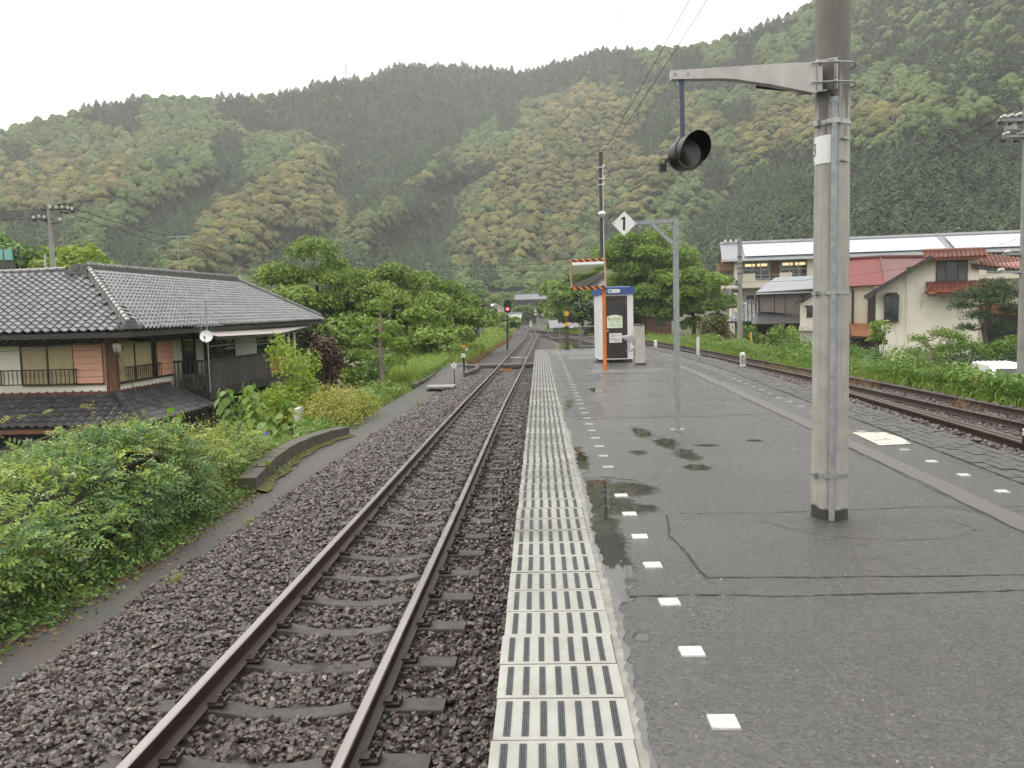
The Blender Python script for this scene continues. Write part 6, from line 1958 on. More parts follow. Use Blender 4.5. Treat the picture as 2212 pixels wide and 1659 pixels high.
# ------------------------------------------------------------------ red metal roofed house
m_redroof = mat('bright_red_metal_roof', (0.215, 0.048, 0.042), (0.17, 0.038, 0.034), rough=0.4, scale=1)
m_maroonroof = mat('maroon_metal_roof', (0.21, 0.085, 0.08), (0.17, 0.07, 0.066), rough=0.35, scale=1)
m_corr = mat('cream_corrugated_wall', (0.58, 0.54, 0.43), (0.50, 0.46, 0.37), rough=0.6, scale=6, stretch=(6, 6, 0.1))
rh = empty('red_roofed_house', (20.6, 62.5, -1.9), 'house with bright red and maroon metal roof between garage and cream house', 'house', rz=R(-14))
b = MB(); b.prism([(0.2, -1), (4.5, -1), (4.5, 4.7), (0.2, 4.7)], 'y', 0.3, 7); b.bx(4.5, 9, 1.5, 7, -1, 4.8); b.build('wall', m_corr, rh)
for k in range(7):
    t0, t1 = k / 7, (k + 1) / 7
    b = MB(); b.slab((-0.2, -0.3 + 2.2 * t0, 4.75 + 2.1 * t0), (4.62 - 0.08 * t0, -0.3 + 2.2 * t0, 4.75 + 2.1 * t0 + 0.12), (4.62 - 0.08 * t1, -0.3 + 2.2 * t1, 4.75 + 2.1 * t1 + 0.12), (-0.2, -0.3 + 2.2 * t1, 4.75 + 2.1 * t1), 0.09); b.build('roof_sheet', m_redroof, rh)
    b = MB(); b.slab((4.64 - 0.08 * t0, -0.3 + 2.2 * t0, 4.87 + 2.1 * t0), (10.2 - 0.1 * t0, 1.6 + 2.2 * t0, 4.87 + 2.0 * t0), (10.2 - 0.1 * t1, 1.6 + 2.2 * t1, 4.87 + 2.0 * t1), (4.64 - 0.08 * t1, -0.3 + 2.2 * t1, 4.87 + 2.1 * t1), 0.09); b.build('roof_sheet', m_maroonroof, rh)
b = MB(); b.bar((-0.2, 1.9, 6.92), (4.6, 1.9, 7.02), 0.3, 0.12); b.bar((4.6, 1.9, 7.02), (10.2, 3.8, 6.95), 0.3, 0.12); b.build('ridge_cap', m_maroonroof, rh)
b = MB(); b.bar((4.62, -0.34, 4.9), (4.55, 1.9, 7.0), 0.12, 0.1); b.build('hip_cap', m_maroonroof, rh)
b = MB(); b.bx(6.3, 7.5, 1.2, 2.4, 5.4, 6.1); b.build('dormer', m_frame, rh)
b = MB(); b.bx(2.4, 2.55, 0.18, 0.3, 0, 4.6); b.bx(3.5, 4.1, 0.2, 0.3, 1.7, 4.1); b.build('window', m_frame, rh)
b = MB(); b.slab((2.2, -1.8, 1.25), (4.3, -1.8, 1.1), (4.3, 0.3, 2.0), (2.2, 0.3, 2.15), 0.08); b.build('porch_roof', mat('brown_tin', (0.30, 0.12, 0.05), (0.2, 0.08, 0.04), rough=0.5, scale=2), rh)
b = MB(); b.bx(2.3, 4.4, -0.2, 0.29, 0, 1.0); b.build('porch_wall', m_wood_dark, rh)

# ------------------------------------------------------------------ cream house with red tiles
ch = empty('cream_house', (19.85, 50, -2.4), 'stained cream rendered house with red pantile roofs and dark eaves', 'house', rz=R(-22))
ch.scale = (0.80, 1, 1)
m_stucco = bpy.data.materials.new('stained_cream_stucco')
nt, nd, lk, out = nodes_of(m_stucco)
bs = nt.nodes.new('ShaderNodeBsdfPrincipled'); bs.inputs['Roughness'].default_value = 0.85
c = mixc(nt, ramp(nt, noise(nt, wpos(nt), 1.0, 4.0), 0.3, 0.7), (0.86, 0.81, 0.70), (0.80, 0.75, 0.64))
st = ramp(nt, noise(nt, wpos(nt, (0.9, 0.9, 0.22)), 1.5, 7.0, 0.7), 0.55, 0.72)
lk.new(mixc(nt, mathn(nt, 'MULTIPLY', st, 0.75), c, (0.30, 0.28, 0.24)), bs.inputs['Base Color']); lk.new(bs.outputs[0], out.inputs['Surface'])
b = MB(); b.prism([(0.05, -0.5), (6.7, -0.5), (6.7, 6.45), (3.45, 6.45), (0.05, 4.75)], 'y', 0, 7); b.bx(6.7, 14, 1.0, 7, 0, 5.2); b.build('wall', m_stucco, ch)
b = MB(); b.slab((-0.75, -0.9, 4.45), (3.6, -0.9, 6.62), (3.6, 7.3, 6.62), (-0.75, 7.3, 4.45), 0.22); b.build('eave_roof', m_darkmetal, ch)
b = MB(); b.bar((-0.72, -0.93, 4.32), (3.55, -0.93, 6.46), 0.05, 0.24); b.build('bargeboard', m_wood_grey, ch)
def red_roof(o, u, v, width, run, drop, ins=lambda a, c: True, name='red_roof'):
    u, v, o = Vector(u), Vector(v), Vector(o)
    t = o + v * run + Vector((0, 0, drop))
    b = MB(); b.slab(o, o + u * width, t + u * width, t, 0.1); b.build(name, m_tile_red, ch)
    tiles_on(ch, roof_frame(o + Vector((0, 0, 0.01)), u, v * run + Vector((0, 0, drop))), width, math.hypot(run, drop), m_tile_red, 0, ins, 0.28, 0.27)
red_roof((3.2, -0.85, 6.42), (1, 0, 0), (0, 1, 0), 3.9, 1.5, 0.42)
ridge(ch, (3.1, 0.65, 6.85), (7.1, 0.65, 6.80), m_tile_red, 0.09, 0.10)
red_roof((3.35, -1.25, 4.45), (1, 0, 0), (0, 1, 0), 3.7, 1.25, 0.62, lambda a, c: a > 0.6 - 0.5 * c)
ridge(ch, (3.3, -1.2, 4.42), (3.75, -0.1, 5.02), m_tile_red, 0.08, 0.08)
b = MB(); b.prism([(3.4, 4.38), (7.05, 4.30), (7.05, 4.2), (3.4, 4.28)], 'y', -1.28, -1.2); b.build('fascia', m_wood_grey, ch)
b = MB(); b.slab((6.2, -0.2, 6.0), (13.8, -0.2, 4.9), (13.8, 3.5, 6.2), (6.2, 3.5, 6.5), 0.12); b.build('wing_roof', m_tile_red, ch)
F = roof_frame((6.2, -0.22, 6.02), Vector((7.6, 0, -1.1)), Vector((0, 3.7, 0.9)))
tiles_on(ch, F, 7.6, 3.6, m_tile_red, 0, lambda u, v: True, 0.28, 0.27)
b = MB(); b.bar((6.2, -0.26, 5.9), (13.8, -0.26, 4.8), 0.05, 0.2); b.build('bargeboard', m_wood_grey, ch)
b = MB(); b.bx(4.05, 5.95, -0.03, 0.02, 5.15, 6.22); w = b.build('window', m_glass, ch)
b = MB()
for x in (4.02, 4.62, 5.38, 5.95): b.bx(x - 0.04, x + 0.04, -0.07, -0.03, 5.12, 6.25)
b.bx(4.0, 6.0, -0.09, -0.03, 5.08, 5.15); b.bx(4.0, 6.0, -0.09, -0.03, 6.2, 6.27); b.build('frame', m_frame, w)
m_gsh = mat('grey_shutter', (0.12, 0.12, 0.125), rough=0.5, scale=4)
for (x0, x1) in ((4.1, 4.58), (5.42, 5.92)):
    b = MB(); b.bx(x0, x1, -0.05, -0.031, 5.2, 6.18); b.build('shutter', m_gsh, w)
b = MB(); b.bx(0.65, 1.55, -0.35, 0.02, 3.0, 4.35); w = b.build('bay_window', m_glass, ch)
b = MB()
for x in (0.65, 1.1, 1.55): b.bx(x - 0.035, x + 0.035, -0.39, -0.345, 2.98, 4.37)
b.box((1.1, -0.17, 4.47), (1.1, 0.6, 0.22), taper=0.6); b.bx(0.6, 1.6, -0.4, 0.02, 2.9, 2.99); b.build('frame', m_frame, w)
b = MB(); b.bx(7.2, 9.5, 0.93, 1.02, 0.8, 3.2); b.bx(10, 12, 0.93, 1.02, 2.6, 4.0); b.build('window', m_glass, ch)
b = MB(); b.slab((6.9, -0.4, 3.3), (13, -0.4, 3.2), (13, 1.0, 3.7), (6.9, 1.0, 3.8), 0.1); b.build('porch_roof', m_tile_red, ch)

b = MB(); b.tube([(2.1, -0.06, -0.3), (2.1, -0.06, 5.55)], 0.04, 8); b.build('downpipe', m_stucco, ch)
b = MB(); b.bx(2.6, 3.3, -0.36, -0.02, 0.9, 1.5); ac2 = b.build('air_conditioner', m_whitepost, ch)
b = MB(); b.cyl((2.9, -0.365, 1.2), (2.9, -0.375, 1.2), 0.22, n=16); b.build('fan_grille', m_darkmetal, ac2)
# ------------------------------------------------------------------ white van
vn_ = empty('white_van', (16.2, 29.5, -2.55), 'white van parked beyond the weeds at the frame edge', 'van', rz=R(-102))
vn_.scale = (0.86, 0.86, 0.96)
# x forward along the van, y to its left
prof = [(-2.0, 0.35), (-2.05, 1.0), (-1.98, 1.80), (-1.75, 1.93), (0.55, 1.95), (0.95, 1.85), (1.55, 1.05), (1.78, 0.95), (1.85, 0.40), (1.5, 0.28), (-1.7, 0.28)]
b = MB()
n = len(prof)
secs = [(-0.80, 0.93), (-0.74, 1.0), (0.74, 1.0), (0.80, 0.93)]
for (yy, s) in secs:
    for (x, z) in prof: b.v.append((x * (0.985 if s < 1 else 1), yy * (1.0 if z < 1.1 else 0.93), 0.35 + (z - 0.35) * (0.975 if s < 1 else 1)))
for i in range(len(secs) - 1):
    for k in range(n):
        k2 = (k + 1) % n
        b.f.append((i * n + k, i * n + k2, (i + 1) * n + k2, (i + 1) * n + k)); b.m.append(0)
b.f.append(tuple(reversed(range(n)))); b.m.append(0)
b.f.append(tuple(range(3 * n, 4 * n))); b.m.append(0)
b.build('body', mat('white_car_paint', (0.78, 0.79, 0.79), (0.74, 0.75, 0.75), rough=0.2, scale=1), vn_, smooth=True)
b = MB()
b.add([(0.98, -0.62, 1.80), (0.98, 0.62, 1.80), (1.54, 0.68, 1.10), (1.54, -0.68, 1.10)], [(0, 3, 2, 1)])
b.v = [(x + 0.03, y, z + 0.02) for x, y, z in b.v]
b.build('windscreen', m_glass, vn_)
for s in (-1, 1):
    b = MB(); q = 0.785 * s
    for (x0, x1, tp) in ((-1.85, -0.75, 0), (-0.68, 0.25, 0), (0.32, 1.28, 0.5)):
        b.add([(x0, q * 1.0, 1.08), (x1, q * 1.0, 1.08), (x1 - tp, q * 0.96, 1.72), (x0, q * 0.96, 1.72)], [(0, 1, 2, 3) if s < 0 else (3, 2, 1, 0)])
    b.build('side_glass', m_glass, vn_)
    b = MB(); b.box((1.2, 0.93 * s, 1.15), (0.10, 0.16, 0.2)); b.build('wing_mirror', m_black, vn_)
    b = MB(); b.box((1.80, 0.55 * s, 0.78), (0.12, 0.3, 0.16)); b.build('headlight', m_glass, vn_)
    for x in (-1.25, 1.2):
        b = MB(); b.cyl((x, s * 0.62, 0.28), (x, s * 0.80, 0.28), 0.28, n=18); w = b.build('wheel', m_black, vn_)
        b = MB(); b.cyl((x, s * 0.795, 0.28), (x, s * 0.81, 0.28), 0.17, n=14); b.build('rim', m_galv, w)
b = MB()
for k in range(6): b.bx(-1.8, 0.6, -0.55 + k * 0.21, -0.53 + k * 0.21, 1.93, 1.955)
b.build('roof_rib', m_white, vn_)

# ------------------------------------------------------------------ low fences on the far embankment
fe = empty('mesh_fence', (12.6, 56, -1.4), 'low dark mesh fence at the edge of the embankment by the bushes', 'fence')
pts = [(12.0, 64, -0.48), (12.4, 58, -0.56), (12.9, 52, -0.66), (13.3, 47, -0.78)]
for a, c in zip(pts[:-1], pts[1:]):
    b = MB(); b.bar(a, c, 0.04, 0.05); under(b.build('top_rail', m_darkmetal), fe)
    b = MB(); b.bar((a[0], a[1], a[2] - 0.75), (a[0], a[1], a[2] + 0.02), 0.06); under(b.build('post', m_darkmetal), fe)
    b = MB()
    A, C_ = Vector(a), Vector(c)
    for k in range(40):
        p = A + (C_ - A) * k / 40
        b.bar(p, p + Vector((0, 0, -0.7)), 0.035)
    for zz in (0.2, 0.4, 0.6): b.bar(A - Vector((0, 0, zz)), C_ - Vector((0, 0, zz)), 0.03)
    under(b.build('mesh_panel', m_darkmetal), fe)
fe2 = empty('pipe_fence', (14, 40, -1.6), 'thin weathered pipe rail half hidden in the tall weeds', 'fence')
pts = [(13.3, 47, -0.85), (14.0, 42, -0.95), (14.2, 34, -0.95), (13.9, 29, -1.0)]
b = MB(); b.tube(pts, 0.03, 6); under(b.build('pipe_rail', m_wood_grey), fe2)
for p in pts:
    b = MB(); b.tube([(p[0], p[1], p[2] - 1.0), p], 0.035, 6); under(b.build('post', m_wood_grey), fe2)
b = MB(); b.tube([(12.75, 50, -1.9), (12.55, 50, 0.05)], 0.06, 8)
tag(b.build('yellow_guard_pipe', m_yellow), 'yellow stay guard pipe leaning in front of the bushes', 'guard pipe')
# ------------------------------------------------------------------ plants
def unit(a):
    return a / (np.linalg.norm(a, axis=1, keepdims=True) + 1e-9)
def foliage(name, v, m, parent=None):
    return link(name, fast_mesh(name, v, quads_idx(len(v) // 4), m), parent)
def lobe_leaves(lobes, per, L, W, g, up=0.35, droop=0.0, shell=(0.72, 1.06), flat=0.75, lower=-0.45):
    """leaves on the shells of ellipsoid lobes (x,y,z,rx,ry,rz)"""
    vs = []
    for lb in lobes:
        c, rad = np.array(lb[:3]), np.array(lb[3:6])
        n = max(8, int(per * (rad[0] * rad[1]) ))
        d = unit(g.normal(size=(n, 3)))
        d[:, 2] = np.where(d[:, 2] < lower, -d[:, 2] * g.uniform(0.2, 1, n), d[:, 2])
        wob = 1 + 0.18 * np.sin(d[:, 0:1] * 5 + c[0] * 3) * np.sin(d[:, 1:2] * 5 + c[1] * 3)
        p = c + d * rad * g.uniform(shell[0], shell[1], (n, 1)) * wob
        nr = unit(d * 0.6 + g.normal(size=(n, 3)) * 0.5 + np.array([0, 0, up]))
        ax = unit(np.cross(nr, g.normal(size=(n, 3))) + np.array([0, 0, -droop]) + d * 0.3)
        vs.append(leaf_quads(p, ax, nr, L * g.uniform(0.65, 1.3, n), W * g.uniform(0.65, 1.3, n)))
    return np.concatenate(vs)
def grow(name, label, cat, base, H, Rad, m, seed, crown_z=0.55, crown_h=0.5, lobes=16, per=260, L=0.26, W=0.2, trunk=0.16, group=None, lean=(0, 0), droop=0.1, squash=0.62, bark=None, lobe_r=(0.30, 0.46), low=-0.45):
    g = np.random.default_rng(seed)
    t = empty(name, base, label, cat, group)
    cz = H * crown_z
    rz = H * crown_h
    LB = []
    tries = 0
    while len(LB) < lobes and tries < 800:
        tries += 1
        d = g.normal(size=3); d /= np.linalg.norm(d)
        rr = g.uniform(0.35, 0.85)
        rl = Rad * g.uniform(*lobe_r)
        c = np.array([d[0] * Rad * rr, d[1] * Rad * rr, cz + d[2] * rz * rr])
        if any(np.linalg.norm((c - q[:3]) / np.array([1, 1, 0.8])) < 0.62 * (rl + q[3]) for q in LB): continue
        LB.append(np.array([c[0] + lean[0], c[1] + lean[1], c[2], rl, rl, rl * squash]))
    b = MB()
    top = Vector((lean[0] * 0.8, lean[1] * 0.8, cz + rz * 0.35))
    path = [Vector((0, 0, -0.4)), Vector((0.03 * Rad, 0, cz * 0.3)), Vector((lean[0] * 0.4, lean[1] * 0.4, cz * 0.65)), top]
    b.tube(path, [trunk * 1.25, trunk, trunk * 0.75, trunk * 0.3], 8)
    for q in LB:
        s = g.uniform(0.3, 0.85)
        a = path[1].lerp(path[3], s)
        e = Vector(q[:3])
        mid = (a + e) / 2 + Vector((0, 0, -0.05 * Rad))
        b.tube([a, mid, e], [trunk * 0.42, trunk * 0.28, trunk * 0.1], 5)
    b.build('trunk', bark or m_bark, t, smooth=True)
    v = lobe_leaves(LB, per, L, W, g, droop=droop, lower=low)
    foliage('crown', v, m, t)
    return t

m_cherry = leafmat('cherry_leaf', (0.085, 0.145, 0.022), (0.215, 0.305, 0.055), (0.27, 0.36, 0.06), scale=0.35)
m_cherry2 = leafmat('bright_cherry_leaf', (0.110, 0.190, 0.022), (0.23, 0.34, 0.05), (0.07, 0.12, 0.02), scale=0.3)
m_lime = leafmat('lime_leaf', (0.17, 0.25, 0.028), (0.28, 0.36, 0.05), (0.33, 0.38, 0.06), trans=0.35, scale=1.4)
m_yellowb = leafmat('golden_privet_leaf', (0.20, 0.21, 0.035), (0.38, 0.36, 0.07), (0.42, 0.36, 0.10), scale=1.5)
m_mid = leafmat('mid_green_leaf', (0.060, 0.120, 0.025), (0.14, 0.23, 0.05), (0.21, 0.28, 0.06), scale=0.9)
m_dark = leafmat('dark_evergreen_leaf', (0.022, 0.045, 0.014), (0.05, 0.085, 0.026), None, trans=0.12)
m_wine = leafmat('wine_red_leaf', (0.045, 0.020, 0.014), (0.10, 0.045, 0.025), (0.05, 0.06, 0.02), trans=0.15, scale=1.0)
m_wist = leafmat('wisteria_leaf', (0.120, 0.195, 0.040), (0.28, 0.38, 0.08), (0.40, 0.45, 0.08), trans=0.3, scale=1.1)
m_wist2 = leafmat('dark_wisteria_leaf', (0.045, 0.105, 0.030), (0.125, 0.220, 0.060), (0.19, 0.28, 0.06), trans=0.25, scale=1.1)
m_kerria = leafmat('yellowing_leaf', (0.13, 0.17, 0.03), (0.32, 0.33, 0.06), (0.50, 0.41, 0.06), trans=0.3, scale=1.2)
m_big = leafmat('broad_pale_leaf', (0.12, 0.21, 0.05), (0.20, 0.31, 0.08), (0.33, 0.36, 0.04), trans=0.35, scale=1.5)
m_grass = leafmat('grass_blade', (0.12, 0.20, 0.03), (0.26, 0.37, 0.07), (0.32, 0.30, 0.09), trans=0.3, scale=0.5)
m_weed = leafmat('weed_leaf', (0.090, 0.165, 0.030), (0.20, 0.31, 0.06), (0.28, 0.27, 0.07), trans=0.28, scale=0.4)
m_dry = leafmat('dry_grass', (0.16, 0.085, 0.035), (0.27, 0.17, 0.075), (0.14, 0.16, 0.05), trans=0.2, scale=0.8)
m_pine = leafmat('pine_needle', (0.025, 0.050, 0.018), (0.06, 0.10, 0.035), None, trans=0.08)

# trees behind the tiled house
G1 = 'broadleaf trees between the tiled house and the track'
grow('cherry_tree', 'tallest green cherry tree right behind the tiled house roof', 'tree', (-13.6, 51, -3.9), 9.9, 4.3, m_cherry, 1, 0.60, 0.42, 34, 620, 0.22, 0.14, 0.22, G1, lobe_r=(0.22, 0.36))
grow('cherry_tree', 'wide green cherry tree in the middle of the row left of the red signal', 'tree', (-9.4, 53, -3.4), 8.5, 4.0, m_cherry, 2, 0.55, 0.45, 34, 620, 0.22, 0.14, 0.2, G1, lobe_r=(0.22, 0.36))
grow('cherry_tree', 'rounded cherry tree closest to the red signal', 'tree', (-6.2, 55, -2.6), 6.9, 3.2, m_cherry, 3, 0.55, 0.46, 28, 640, 0.21, 0.14, 0.18, G1, lobe_r=(0.24, 0.38))
grow('cherry_tree', 'low dark cherry tree leaning over the weeds near the yellow triangle sign', 'tree', (-6.0, 46, -2.5), 4.6, 2.4, m_cherry, 4, 0.52, 0.46, 14, 340, 0.26, 0.19, 0.14, G1)
grow('cherry_tree', 'lower cherry tree standing just past the end of the timber balcony', 'tree', (-9.8, 46, -3.4), 6.2, 2.9, m_cherry, 5, 0.5, 0.46, 16, 330, 0.28, 0.2, 0.16, G1)
# trees behind the toilet cabin
G2 = 'broadleaf trees beyond the platform end'
grow('cherry_tree', 'big bright green tree above the toilet cabin and number 1 sign', 'tree', (10.6, 86, -1.4), 11.4, 5.4, m_cherry2, 6, 0.56, 0.46, 34, 420, 0.29, 0.20, 0.25, G2, lobe_r=(0.24, 0.38))
grow('cherry_tree', 'second bright tree right of the number 1 post in front of the school', 'tree', (15.0, 82, -1.6), 8.0, 4.2, m_cherry2, 7, 0.52, 0.48, 26, 420, 0.28, 0.2, 0.2, G2, lobe_r=(0.24, 0.38))
grow('cherry_tree', 'dark spreading tree left of the toilet cabin beyond the tracks', 'tree', (5.6, 112, -1.3), 8.2, 5.4, m_cherry, 8, 0.52, 0.46, 22, 180, 0.46, 0.34, 0.22, G2)
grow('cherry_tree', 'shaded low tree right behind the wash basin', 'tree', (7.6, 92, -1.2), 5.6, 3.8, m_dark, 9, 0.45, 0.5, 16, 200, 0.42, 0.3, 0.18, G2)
# far left grove
G3 = 'trees behind the tiled house roof at the frame edge'
grow('lime_tree', 'dark crowned tree farthest toward the frame edge over the tiled roof', 'tree', (-41.5, 62, -2.5), 11.2, 5.6, m_mid, 10, 0.6, 0.42, 20, 170, 0.45, 0.34, 0.25, G3)
grow('lime_tree', 'yellow green tree just behind the transformer pole', 'tree', (-36.0, 62, -2.5), 10.2, 4.2, m_lime, 11, 0.62, 0.40, 18, 190, 0.42, 0.3, 0.22, G3)
grow('lime_tree', 'round green tree on the house side of the transformer pole', 'tree', (-32.4, 61, -2.5), 8.8, 3.6, m_cherry2, 12, 0.6, 0.42, 16, 200, 0.4, 0.3, 0.2, G3)
# far trees along the line
G4 = 'distant trees along the line'
grow('far_tree', 'pale feathery tree standing where the line bends away', 'tree', (-4.2, 252, -0.5), 9.5, 4.6, m_cherry, 13, 0.5, 0.5, 16, 70, 0.8, 0.6, 0.3, G4)
grow('far_tree', 'dense bush tree beside the pale roofed hut past the railing', 'tree', (4.6, 150, -1), 5.0, 3.4, m_mid, 14, 0.45, 0.5, 14, 110, 0.6, 0.45, 0.2, G4)
grow('far_tree', 'dark conical evergreen near the far pale roofs', 'tree', (-9.6, 150, -1.2), 5.2, 2.6, m_dark, 15, 0.45, 0.55, 12, 130, 0.5, 0.4, 0.2, G4)
grow('far_tree', 'small bright tree under the red signal', 'tree', (-4.6, 104, -1.3), 3.2, 2.0, m_cherry2, 16, 0.5, 0.5, 10, 200, 0.4, 0.3, 0.12, G4)
grow('far_tree', 'round tree in front of the long grey roofed house far away', 'tree', (9.5, 190, 0.5), 6.4, 4.8, m_cherry, 17, 0.5, 0.5, 14, 90, 0.6, 0.5, 0.2, G4)
grow('far_tree', 'broad tree behind the white gabled far house', 'tree', (-17.5, 210, 1.5), 8.0, 6.0, m_mid, 18, 0.5, 0.5, 14, 60, 0.8, 0.6, 0.3, G4)

for i, (x, y, z, h_, r_, mm_, lb) in enumerate(((-3.4, 228, -0.6, 5.4, 3.4, m_mid, 'low round tree in front of the long slate roofed house'), (2.4, 226, -0.6, 5.0, 3.6, m_cherry, 'green tree covering the wall foot of the long slate roofed house'),
        (-13.5, 235, 0.5, 6.5, 4.6, m_cherry, 'tree just above the white gabled far house'), (-23.5, 225, 2.0, 8.0, 6.0, m_mid, 'spreading tree behind the cherry row far up the valley'), (-32, 215, 3.0, 9.0, 6.5, m_cherry, 'tall tree far behind the wine red shrub'),
        (9.5, 238, 1.0, 7.5, 5.5, m_mid, 'dark tree on the slope right of the long slate roofed house'), (17, 220, 2.0, 8.5, 6.0, m_cherry, 'broad tree on the slope behind the toilet cabin'), (-8.5, 268, 2.5, 8.0, 5.5, m_mid, 'high tree behind the bend of the line'),
        (-7.6, 128, -1.2, 3.4, 2.4, m_mid, 'bushy tree hiding the pale tin roofed house wall'), (1.6, 268, 4.0, 8.5, 5.5, m_mid, 'tree crown rising over the long slate ridge'))):
    grow('far_tree', lb, 'tree', (x, y, z), h_, r_, mm_, 300 + i, 0.5, 0.5, 14, 75, 0.62, 0.5, 0.22, G4)
# ---- hedge by the footpath: climbing plants over a bank
def htop(y): return interp(y, [1, 5, 7.5, 9, 10.3, 11.3, 12.4, 13.6, 15.0], [-0.70, -0.60, -0.56, -0.46, -0.24, -0.22, -0.44, -0.55, -0.85])
def hfoot(y): return interp(y, [1, 5, 7, 9, 11, 13, 15], [-4.95, -4.85, -4.62, -4.50, -4.58, -4.72, -4.95])
def hsurf(y, s):
    """s 0 foot .. 1 top edge .. 2 back"""
    t, f = htop(y), hfoot(y)
    x = np.interp(s, [0, 0.25, 0.6, 1.0, 1.5, 2.0], [f - 0.05, f - 0.34, f - 0.20, f - 0.50, f - 1.4, f - 2.3])
    z = np.interp(s, [0, 0.25, 0.6, 1.0, 1.5, 2.0], [-1.2, -0.95, -0.45 * 1 + 0.5 * t - 0.12, t, t + 0.02, t - 0.7])
    return x, z
def sprigs(P, D, Nn, L, pairs, lw, g, droop=0.4):
    """pinnate leaves: stalk from P along D, leaflets in pairs"""
    D, Nn = unit(D), unit(Nn)
    out = []
    for k in range(pairs + 1):
        t = (k + 0.6) / (pairs + 0.6)
        c = P + D * (L * t)[:, None] + np.array([0, 0, -1.0]) * (L * droop * t * t)[:, None]
        dd = unit(D + np.array([0, 0, -1.0]) * 2 * droop * t)
        S = unit(np.cross(dd, Nn))
        if k == pairs:
            out.append(leaf_quads(c, dd, Nn, lw * 2.3 * np.ones(len(P)), lw))
        else:
            for sgn in (-1, 1):
                ax = unit(S * sgn + dd * 0.45 + np.array([0, 0, -0.25]))
                cc = c + ax * (lw * 1.1)[:, None]
                out.append(leaf_quads(cc, ax, unit(Nn + g.normal(size=Nn.shape) * 0.25), lw * 2.3 * g.uniform(0.85, 1.15, len(P)), lw))
    return np.concatenate(out)
def hedge_points(n, y0, y1, s0, s1, g, off=(0.0, 0.22)):
    y = g.uniform(y0, y1, n); s = g.uniform(s0, s1, n)
    P, D, Q = [], [], []
    for a, c in zip(y, s):
        if c < 0.95 and vn(a * 2.6, c * 4.0, 52) < 0.36: c = g.uniform(0.95, 1.5) if s1 > 1 else c
        x, z = hsurf(a, c)
        x2, z2 = hsurf(a, min(2, c + 0.1))
        tx, tz = x2 - x, z2 - z
        nx_, nz_ = tz, -tx
        l = math.hypot(nx_, nz_) + 1e-6
        nx_, nz_ = nx_ / l, nz_ / l
        if nx_ < 0 and c < 1: nx_, nz_ = -nx_, -nz_
        bump = (vn(a * 1.6, c * 2.5, 51) - 0.45) * 0.45
        o = g.uniform(*off) + bump
        P.append((x + nx_ * o, a, z + nz_ * o)); D.append((nx_, 0, nz_))
    return np.array(P), np.array(D)
g = np.random.default_rng(5)
def hedge(name, label, y0, y1, mats, seed, n, lw, L, group):
    g = np.random.default_rng(seed)
    t = empty(name, (hfoot((y0 + y1) / 2) - 0.8, (y0 + y1) / 2, -1.2), label, 'hedge', group)
    # woody core
    ys = np.arange(y0, y1 + 0.01, 0.25); ss = np.linspace(0, 2, 13)
    vs = []
    for y in ys:
        for s in ss:
            x, z = hsurf(y, s)
            q = 0.34 + 0.2 * (vn(y * 2.2, s * 3, 61) - 0.5)
            vs.append((x - q * 0.8, y, z - q * (0.5 if s > 0.2 else 0)))
    m_ = len(ss)
    fs = [(j * m_ + i, (j + 1) * m_ + i, (j + 1) * m_ + i + 1, j * m_ + i + 1) for j in range(len(ys) - 1) for i in range(m_ - 1)]
    under(link('inner_branches', fast_mesh('inner_branches', vs, fs, mat('bramble_core', (0.016, 0.020, 0.008), (0.03, 0.024, 0.012), rough=0.95, scale=6, bump=0.08, bscale=14), smooth=True)), t)
    for (mt, frac, s0, s1, kind) in mats:
        k = int(n * frac)
        P, D = hedge_points(k, y0, y1, s0, s1, g)
        if kind == 'pinnate':
            dd = unit(D + g.normal(size=D.shape) * 0.55 + np.array([0.15, 0, 0.15]))
            nn = unit(np.array([0.25, -0.15, 0.9]) + g.normal(size=D.shape) * 0.35)
            Ls = L * g.uniform(0.6, 1.25, k)
            v = sprigs(P, dd, nn, Ls, 5, lw * g.uniform(0.75, 1.2, k), g)
        else:
            c = np.repeat(P, 5, axis=0) + g.normal(size=(k * 5, 3)) * 0.07
            D5 = np.repeat(D, 5, axis=0)
            nr = unit(D5 * 0.6 + g.normal(size=c.shape) * 0.5 + np.array([0, 0, 0.5]))
            ax = unit(np.cross(nr, g.normal(size=c.shape)) + np.array([0, 0, -0.2]))
            v = leaf_quads(c, ax, nr, lw * 1.9 * g.uniform(0.6, 1.3, len(c)), lw * 1.0 * g.uniform(0.7, 1.3, len(c)))
        under(foliage('leaves', v, mt), t)
    # wandering tendrils
    b = MB()
    for _ in range(int((y1 - y0) * 3)):
        y = g.uniform(y0, y1); s = g.uniform(0.25, 1.3)
        x, z = hsurf(y, s)
        p = Vector((x + 0.1, y, z + 0.05)); d = Vector((g.uniform(0.1, 0.6), g.uniform(-1, 1), g.uniform(-0.2, 0.7))).normalized()
        pts = [p]
        for q in range(7):
            d = (d + Vector((g.uniform(-0.25, 0.3), g.uniform(-0.3, 0.3), -0.22 + g.uniform(-0.15, 0.15)))).normalized()
            p = p + d * g.uniform(0.08, 0.16)
            pts.append(p)
        b.tube(pts, [0.006] * 4 + [0.004] * 4, 4, caps=False)
    under(b.build('tendril', m_stem), t)
    return t
GH_ = 'overgrown hedge along the footpath'
hedge('hedge', 'pale green feathery climbing hedge nearest along the footpath', 1.5, 8.6, [(m_wist, 0.52, 0.50, 1.6, 'pinnate'), (m_wist2, 0.22, 0.2, 0.9, 'pinnate'), (m_dark, 0.10, 0.0, 0.6, 'plain'), (m_mid, 0.07, 0.0, 0.25, 'plain'), (m_kerria, 0.09, 0.0, 1.4, 'plain')], 71, 3600, 0.028, 0.30, GH_)
